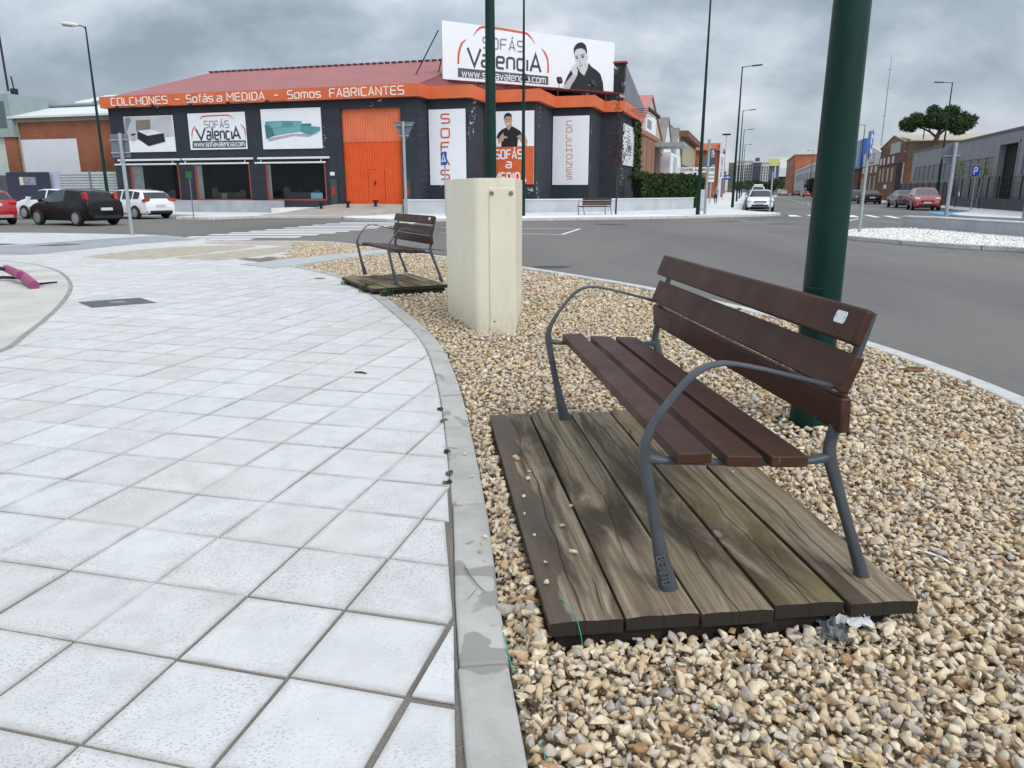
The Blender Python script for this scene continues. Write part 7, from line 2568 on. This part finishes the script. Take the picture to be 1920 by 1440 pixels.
# blue roundabout disc, seen almost edge on
t = sign('round blue roundabout sign with white arrows on a steel post in the white gravel', XY(3.5, 26.55), .10, 3.1, YAW + R(76), .05)
b_ = MB().lathe([(.44, -.06), (.44, -.08)], 36, 'Y', (0, 0, 2.73)).build('disc', BLUES, t)
m = MB()
m.ribbon([(.435 * math.cos(k * math.pi / 18), 2.73 + .435 * math.sin(k * math.pi / 18)) for k in range(36)], .022, -.081, .004, True)
m.build('white_rim', PRINTW, b_)
for k in range(3):
    m = MB()
    a0 = R(90 + 120 * k)
    arc = [(.25 * math.cos(a0 + R(j * 11)), 2.73 + .25 * math.sin(a0 + R(j * 11))) for j in range(8)]
    m.ribbon(arc, .075, -.081, .005)
    e_ = a0 + R(77)
    m.plate([(.15 * math.cos(e_), 2.73 + .15 * math.sin(e_)), (.35 * math.cos(e_), 2.73 + .35 * math.sin(e_)), (.25 * math.cos(e_ + R(32)), 2.73 + .25 * math.sin(e_ + R(32)))], -.081, .006)
    m.build('white_arrow', PRINTW, b_)
t = sign('round grey sign back on a thick steel post behind the low island wall', XY(8.15, 36.58), .0, 3.35, YAW - R(14), .075)
MB().lathe([(.41, .10), (.41, .115)], 32, 'Y', (-.10, 0, 2.93)).build('disc', SIGNBACK, t)
MB().box(-.40, .22, .05, .095, 2.80, 2.85).build('clamp', STEEL, t)
t = sign('blue parking sign with a white P on a thin post before the warehouse', XY(14.87, 60.11), .12, 3.0, YAW - R(60), .04)
b_ = MB().box(-.30, .30, -.06, -.045, 2.24, 2.92).build('plate', BLUES, t, bevel=.01)
m = MB()
letters(m, 'P', -.12, 2.36, .44, -.06, .006, 1.3, width=.24)
m.build('letter', PRINTW, b_)
for px, py, h, r_, lb in ((1443, 397, 2.4, .05, 'bare thin grey post in front of the white hatchback'), (1321.5, 402, 4.0, .075, 'tall grey post seen edge on beside the corner lamp post'), (1830, 390, 1.6, .03, 'short thin grey stake left of the parking sign post'),
                          (1919, 411, .7, .08, 'stout grey bollard post cut by the right edge')):
    q = G(px, py, .12)
    t = thing('grey_post', lb, 'post', (q[0], q[1], .1), 0, 'bare grey posts')
    post(MB(), h, r_).build('post_tube', STEEL, t, smooth=True, angle=40)
    MB().lathe([(r_ * 1.08, h), (r_ * .6, h + .02)], 12).build('cap', SIGNBACK, t)
q = G(363, 407, .12)
t = thing('small_notice', 'small green notice on a thin stake under the showroom window', 'sign', (q[0], q[1], .12), YAW)
post(MB(), 2.2, .025).build('stake', SIGNBACK, t)
MB().box(-.17, .17, -.04, -.027, 1.9, 2.2).build('plate', M('notice_green', (0.03, 0.16, 0.04), .5), t)
q = XY(Face(*XY(0, 51.5), YAW).at(1317, 380)[0], 51.5)
t = thing('meter_cabinet', 'narrow pale grey cabinet at the end of the hedge', 'cabinet', (q[0], q[1], .12), YAW)
MB().box(-.22, .22, 0, .3, 0, 1.35).build('cabinet_body', M('meter_grey', (0.42, 0.44, 0.45), .6), t, bevel=.015)
MB().box(-.18, .18, -.012, -.001, .15, 1.25).build('cabinet_door', M('meter_grey_door', (0.45, 0.47, 0.48), .6), t)

# low wall on the traffic island
q = XY(6.9, 27.5)
iw = thing('island_wall', 'low grey concrete wall at the back of the white gravel island', 'wall', (q[0], q[1], 0))
wp = [Vector(XY(*p)) - Vector(q) for p in [(5.4, 30.3), (6.2, 29.4), (7.1, 26.9), (7.85, 25.1), (8.4, 23.0)]]
MB().prism([tuple(p) for p in wp] + [tuple(p) for p in reversed(offset(wp, -.3))], .05, .50).build('wall_body', PLINTH, iw, bevel=.012)
MB().prism([tuple(p) for p in offset(wp, .02)] + [tuple(p) for p in reversed(offset(wp, -.32))], .503, .545).build('coping', M('pale_coping', (0.60, 0.61, 0.62), .8), iw)

q = XY(29, 200)
ms = thing('radio_mast', 'thin lattice radio mast rising behind the brown works', 'mast', (q[0], q[1], 0))
MB().tube([(0, 0, 0), (0, 0, 24), (0, 0, 31)], [.16, .10, .05], 5).build('mast_tube', M('mast_grey', (0.22, 0.23, 0.25), .6), ms)
for z in (18, 24, 28):
    MB().tube([(-.5, 0, z), (.5, 0, z)], .05, 5).build('crossbar', M('mast_grey', (0.22, 0.23, 0.25), .6), ms)

# ------------------------------------------------------------------ somebody on the far pavement
def person(xy, rz, label):
    t = thing('person', label, 'person', (xy[0], xy[1], .12), rz)
    J = dict(pel=(0, 0, .90), wst=(0, 0, 1.04), chs=(0, .01, 1.24), nek=(0, .0, 1.40), hd0=(0, -.01, 1.48), hd1=(0, -.015, 1.58), hd2=(0, -.005, 1.64),
             hl=(.085, 0, .86), kl=(.09, -.10, .48), al=(.085, .04, .09), tl=(.09, -.10, .03), hr=(-.085, 0, .86), kr=(-.09, -.02, .47), ar=(-.09, .20, .12), tr=(-.09, .10, .02),
             sl=(.16, 0, 1.345), el=(.215, .07, 1.09), wl=(.20, -.05, .88), fl=(.20, -.09, .80), sr=(-.16, 0, 1.345), er=(-.215, -.01, 1.09), wr=(-.20, -.16, .93), fr=(-.195, -.21, .87))
    rad = dict(pel=(.135, .10), wst=(.115, .085), chs=(.145, .095), nek=(.05, .05), hd0=(.065, .075), hd1=(.075, .09), hd2=(.045, .055), hl=(.085, .085), kl=(.058, .06), al=(.04, .042), tl=(.035, .03), hr=(.085, .085), kr=(.058, .06), ar=(.04, .042), tr=(.035, .03),
               sl=(.06, .06), el=(.042, .042), wl=(.028, .03), fl=(.03, .02), sr=(.06, .06), er=(.042, .042), wr=(.028, .03), fr=(.03, .02))
    names = list(J)
    E = [('pel', 'wst'), ('wst', 'chs'), ('chs', 'nek'), ('nek', 'hd0'), ('hd0', 'hd1'), ('hd1', 'hd2'), ('pel', 'hl'), ('hl', 'kl'), ('kl', 'al'), ('al', 'tl'), ('pel', 'hr'), ('hr', 'kr'), ('kr', 'ar'), ('ar', 'tr'),
         ('chs', 'sl'), ('sl', 'el'), ('el', 'wl'), ('wl', 'fl'), ('chs', 'sr'), ('sr', 'er'), ('er', 'wr'), ('wr', 'fr')]
    me_ = bpy.data.meshes.new('body')
    me_.from_pydata([J[n_] for n_ in names], [(names.index(a), names.index(b)) for a, b in E], [])
    o_ = bpy.data.objects.new('body', me_)
    COL.objects.link(o_)
    sk = o_.modifiers.new('skin', 'SKIN')
    for i, n_ in enumerate(names):
        me_.skin_vertices[0].data[i].radius = rad[n_]
        me_.skin_vertices[0].data[i].use_root = (n_ == 'pel')
    o_.modifiers.new('sub', 'SUBSURF').levels = 1
    o_.modifiers['sub'].render_levels = 2
    dg = bpy.context.evaluated_depsgraph_get()
    dg.update()
    em = bpy.data.meshes.new_from_object(o_.evaluated_get(dg))
    bpy.data.objects.remove(o_)
    skin, top, leg = M('skin', (0.45, 0.27, 0.19), .6), M('grey_top', (0.20, 0.20, 0.24), .9), M('dark_trousers', (0.015, 0.015, 0.018), .9)
    em.materials.clear()
    for m_ in (skin, top, leg):
        em.materials.append(m_)
    for p in em.polygons:
        c = p.center
        arm = abs(c.x) > .175
        p.material_index = 0 if (c.z > 1.40 or (arm and c.z < .93)) else (1 if (c.z > .93 or arm) else 2)
        p.use_smooth = True
    ob_ = bpy.data.objects.new('body', em)
    COL.objects.link(ob_)
    ob_.parent = t
    KIDS.setdefault(t.name, []).append(ob_)
    hm = MB()
    hm.lathe([(.01, 1.70), (.07, 1.68), (.095, 1.61), (.098, 1.53), (.09, 1.42), (.06, 1.33), (.01, 1.32)], 12)
    hm.v = [(v[0], v[1] * .75 + .045, v[2]) for v in hm.v]
    hm.build('hair', M('brown_hair', (0.06, 0.03, 0.02), .7), t, smooth=True)
    for s in (1, -1):
        MB().obox((s * .09, (-.07 if s > 0 else .13), .025), (.075, .22, .05)).build('shoe', M('dark_shoe', (0.02, 0.02, 0.02), .7), t, bevel=.02)
    return t


person(XY(-3.0, 79.0), YAW, 'person with long brown hair in grey top and dark trousers walking on the far pavement')

# ------------------------------------------------------------------ small things in the foreground
CAST = M('cast_iron_cover', (0.085, 0.095, 0.105), .6, .25, 9, bump=.7, bscale=60)


def cover(label, quadpx=None, quadw=None, z=.1275):
    P = quadw or [G(*q, z) for q in quadpx]
    c = (sum(p[0] for p in P) / 4, sum(p[1] for p in P) / 4)
    t = thing('manhole_cover', label, 'manhole cover', (c[0], c[1], .11), 0, 'service covers set in the pavement')
    rel = [Vector((p[0] - c[0], p[1] - c[1])) for p in P]
    MB().prism([tuple(p) for p in rel], 0, z - .11).build('frame', M('cover_frame', (0.14, 0.14, 0.14), .7), t)
    MB().prism([tuple(p * .93) for p in rel], z - .1098, z - .107).build('lid', CAST, t)
    MB().prism([tuple(p * .25) for p in rel], z - .1068, z - .1055).build('lid_emblem', M('worn_cover_metal', (0.20, 0.21, 0.22), .5, .3, 20), t)
    return t


cover('dark rectangular iron cover in the pale tiles left of centre', [(147, 566), (262, 558), (293, 567), (173, 576)])
cover('small dark cover near the far kerb on the left', quadw=[(-11.6, 18.3), (-10.9, 18.3), (-10.75, 19.1), (-11.4, 19.2)])
cover('brownish cover far left beside the other small one', quadw=[(-13.3, 18.5), (-12.6, 18.4), (-12.4, 19.1), (-13.1, 19.2)])
cover('dark cover in the gravel behind the second bench', quadw=[(-2.75, 18.1), (-1.95, 17.4), (-1.5, 17.0), (-2.2, 18.3)], z=.128)
# magenta conduit with a black cable
mt = thing('cable_conduit', 'magenta plastic sleeve with a black cable running through it on the concrete apron', 'conduit', (-7.2, 11.0, .12))
o_ = Vector((-7.2, 11.0, .12))


def gp(px, py, z):
    q = G(px, py, z)
    return Vector((q[0], q[1], z)) - o_


MB().tube([gp(12, 503.5, .30), gp(26, 510, .28), gp(38, 517, .25)], [.055, .06, .058], 14).build('upper_sleeve', M('magenta_plastic', (0.26, 0.045, 0.13), .5, .25, 4), mt, smooth=True, angle=40)
MB().tube([gp(36, 514, .25), gp(48, 522, .21), gp(64, 535, .175)], [.068, .07, .066], 14).build('lower_sleeve', M('magenta_plastic', (0.26, 0.045, 0.13), .5, .25, 4), mt, smooth=True, angle=40)
MB().tube([gp(-30, 498, .33), gp(0, 503, .32), gp(14, 506, .29)], .030, 8).tube([gp(-30, 521, .16), gp(8, 520, .17), gp(34, 521, .18)], .022, 8).build('black_cable', BLACKM, mt, smooth=True)
MB().tube([gp(62, 534, .17), gp(82, 531.5, .16), gp(107, 529, .16)], [.022, .016, .012], 8).build('cable_tail', BLACKM, mt, smooth=True)

# litter
PAPER = M('newsprint', (0.50, 0.50, 0.50), .85, .25, 30)
PAPERD = M('newsprint_dark', (0.12, 0.125, 0.13), .85, .4, 40)


def crumple(name, w, h, amp, seed, mat, parent=None, n=9):
    r_ = random.Random(seed)
    vs, fs = [], []
    for j in range(n):
        for i in range(n):
            u, v = i / (n - 1) - .5, j / (n - 1) - .5
            vs.append((u * w + r_.gauss(0, amp * .25), v * h + r_.gauss(0, amp * .25), abs(r_.gauss(0, amp)) + amp * 1.4 * math.cos(u * 3) * math.cos(v * 2.4)))
    for j in range(n - 1):
        for i in range(n - 1):
            a = j * n + i
            fs.append((a, a + 1, a + n + 1, a + n))
    o_ = MB().add(vs, fs).build(name, mat, parent, recalc=False)
    sl_ = o_.modifiers.new('solid', 'SOLIDIFY')
    sl_.thickness = .0012
    return o_


q = G(1580, 1188, .12)
np_ = thing('newspaper_scrap', 'crumpled torn newspaper lying against the platform on the gravel', 'litter', (q[0], q[1], .125), R(-12))
d_ = crumple('grey_sheet', .085, .10, .014, 5, PAPERD, np_)
d_.location = (-.03, -.02, .0)
d_ = crumple('white_sheet', .115, .055, .013, 9, PAPER, np_)
d_.location = (.035, .03, .012)
mm = MB()
for k in range(7):
    mm.box(-.01 + k * .011, -.003 + k * .011, .022, .034 + .004 * (k % 3), .0455, .0462)
mm.build('headline_print', PRINTK, np_)
for i, (px, py, lb, mt_, w, h) in enumerate([(992, 549, 'orange scrap of plastic on the gravel, left of a pinkish one', M('orange_scrap', (0.62, 0.16, 0.08), .6), .06, .05), (1007, 546, 'pinkish white scrap on the gravel beside the orange one', M('pink_scrap', (0.66, 0.42, 0.36), .6), .06, .05)]):
    q = G(px, py, .11)
    o_ = crumple('plastic_scrap', w, h, .012, 20 + i, mt_, None, 6)
    o_.location = (q[0], q[1], .118)
    tag(o_, lb, 'litter', 'bits of litter on the gravel')
q = G(1757, 1045, .115)
st = MB().sweep([(-.06, .05, .006), (-.035, .015, .012), (0, -.02, .010), (.02, -.06, .004)], [(.014, .0016)] * 4, (.8, .6, 0), 6)
o_ = st.build('paper_strip', WHITEP)
o_.location = (q[0], q[1], .118)
tag(o_, 'thin curved white strip lying on the gravel right of the platform', 'litter', 'bits of litter on the gravel')
q = G(1706, 698, .11)
ch = MB().obox((0, 0, .012), (.17, .05, .022), rz=R(-8), rx=R(10)).obox((.06, .012, .026), (.09, .03, .014), rz=R(-14))
o_ = ch.build('wood_chip', M('brown_wood_chip', (0.16, 0.075, 0.03), .85, .4, 30), bevel=.004)
o_.location = (q[0], q[1], .115)
tag(o_, 'brown piece of wood lying on the gravel near the road kerb', 'litter', 'bits of litter on the gravel')
tw = MB().tube([(*G(870, 1060, .13), .133), (*G(880, 1080, .13), .137), (*G(893, 1096, .13), .135), (*G(908, 1110, .13), .133)], [.0016, .002, .002, .0012], 6)
tag(tw.build('twig', M('twig_brown', (0.14, 0.08, 0.06), .9)), 'thin brown twig lying on the near kerb', 'twig')
tw = MB().tube([(*G(894, 1105, .13), .1325), (*G(875, 1127, .13), .1325)], .0008, 5)
tag(tw.build('twig', M('twig_dark', (0.05, 0.04, 0.035), .9)), 'hair thin dark twig beside the brown one on the kerb', 'twig')
for px, py, ln, rz, lb in ((600, 523, .16, 5, 'short dark stick on the far tiles'), (676, 700, .10, -20, 'small dark stick near the middle of the paving')):
    q = G(px, py, .122)
    o_ = MB().tube([(-ln / 2, 0, .127), (0, .006, .130), (ln / 2, 0, .127)], [.006, .008, .005], 6).build('stick', M('stick_dark', (0.07, 0.055, 0.045), .9))
    o_.location = (q[0], q[1], 0)
    o_.rotation_euler = (0, 0, R(rz))
    tag(o_, lb, 'stick', 'sticks on the paving')
TW = M('green_twine', (0.02, 0.34, 0.24), .6)
tg = MB()
for pl in ([(1034, 1118, .20), (1060, 1128, .218), (1080, 1158, .218), (1091, 1200, .16), (1090, 1215, .11)], [(938, 1165, .12), (948, 1200, .13), (957, 1240, .13), (962, 1262, .11)], [(1012, 1390, .125), (1020, 1410, .125), (1024, 1436, .115)], [(1333, 1322, .125), (1350, 1330, .13), (1362, 1340, .122)]):
    P_ = catmull([(*G(a, b, z), z) for a, b, z in pl], 4)
    o_ = MB().tube(P_, .0014, 6).build('green_twine', TW)
    tag(o_, {1034: 'green twine looping over the left front corner of the platform', 938: 'green twine end hanging on the gravel side of the near kerb', 1012: 'green twine scrap on the gravel at the bottom by the kerb', 1333: 'short green twine scrap lying on the gravel below the platform'}[pl[0][0]], 'twine', 'scraps of green twine')
st = MB().tube(catmull([(*G(1555, 1415, .13), .128), (*G(1590, 1428, .13), .132), (*G(1650, 1437, .13), .128)], 4), .0016, 6)
tag(st.build('straw', M('straw_yellow', (0.55, 0.45, 0.13), .7)), 'yellow straw lying on the gravel at the bottom edge', 'straw')

# weeds
LEAFW = mat_leaf('weed_leaf', (0.02, 0.045, 0.012), (0.09, 0.13, 0.04))
LEAFDR = mat_leaf('dry_weed', (0.08, 0.06, 0.045), (0.20, 0.15, 0.10))


def weed(label, xy, z, r, h, n, mat, seed, group=None, broad=False):
    r_ = random.Random(seed)
    V, T = [], []
    for k in range(n):
        a = r_.uniform(0, 6.28)
        b = r_.uniform(.1, 1.0)
        x0, y0 = r_.gauss(0, r * .35), r_.gauss(0, r * .35)
        l = h * r_.uniform(.5, 1.1)
        lean = l * b * .8
        w = (.004 if not broad else .010) * r_.uniform(.6, 1.3) * (1 + h * 2)
        dx, dy = math.cos(a), math.sin(a)
        p0 = (x0, y0, 0)
        p1 = (x0 + dx * lean * .4, y0 + dy * lean * .4, l * .6)
        p2 = (x0 + dx * lean, y0 + dy * lean, l * (1 - b * .35))
        for A, B, wa, wb in ((p0, p1, w, w), (p1, p2, w, w * .1)):
            V += [(A[0] - dy * wa, A[1] + dx * wa, A[2]), (A[0] + dy * wa, A[1] - dx * wa, A[2]), (B[0] + dy * wb, B[1] - dx * wb, B[2]), (B[0] - dy * wb, B[1] + dx * wb, B[2])]
        T += [r_.uniform(0, 1)] * 8
    o_ = fast_mesh('weed', np.array(V), np.arange(len(V)).reshape(-1, 4), 4, mat, None, {'tone': np.array(T)})
    o_.location = (xy[0], xy[1], z)
    tag(o_, label, 'weed', group)
    return o_


WG_ = 'weeds growing in the joints'
weed('big green weed tuft at the corner of the mossy platform', (-1.93, 9.95), .10, .13, .19, 110, LEAFW, 1, WG_)
weed('smaller grass tuft at the far left of the mossy platform', (-2.35, 10.75), .10, .12, .14, 50, LEAFW, 2, WG_)
weed('low weed on the kerb in front of the mossy platform', (-1.62, 9.55), .12, .10, .12, 60, LEAFW, 3, WG_)
for k, (px, py, lb) in enumerate([(827, 768, 'tiny reddish weed in the kerb joint, farthest along'), (832, 790, 'tiny reddish weed in the kerb joint, just before the farthest'), (838, 848, 'little dark weed in the middle of the kerb joint'),
                                  (842, 888, 'little dark weed in the kerb joint beside a kerb stone gap'), (840, 905, 'tiny low weed nearest along the kerb joint')]):
    q = G(px, py, .125)
    weed(lb, q, .121, .022, .022, 16, LEAFDR if k != 2 else LEAFW, 10 + k, WG_, True)
q = G(1180, 1190, .10)
weed('small green sprout below the front edge of the platform', q, .10, .03, .08, 22, LEAFW, 30, WG_, True)
q = G(1003, 1335, .11)
weed('dry brown leaf cluster among the gravel by the kerb', q, .115, .03, .035, 14, LEAFDR, 31, WG_, True)
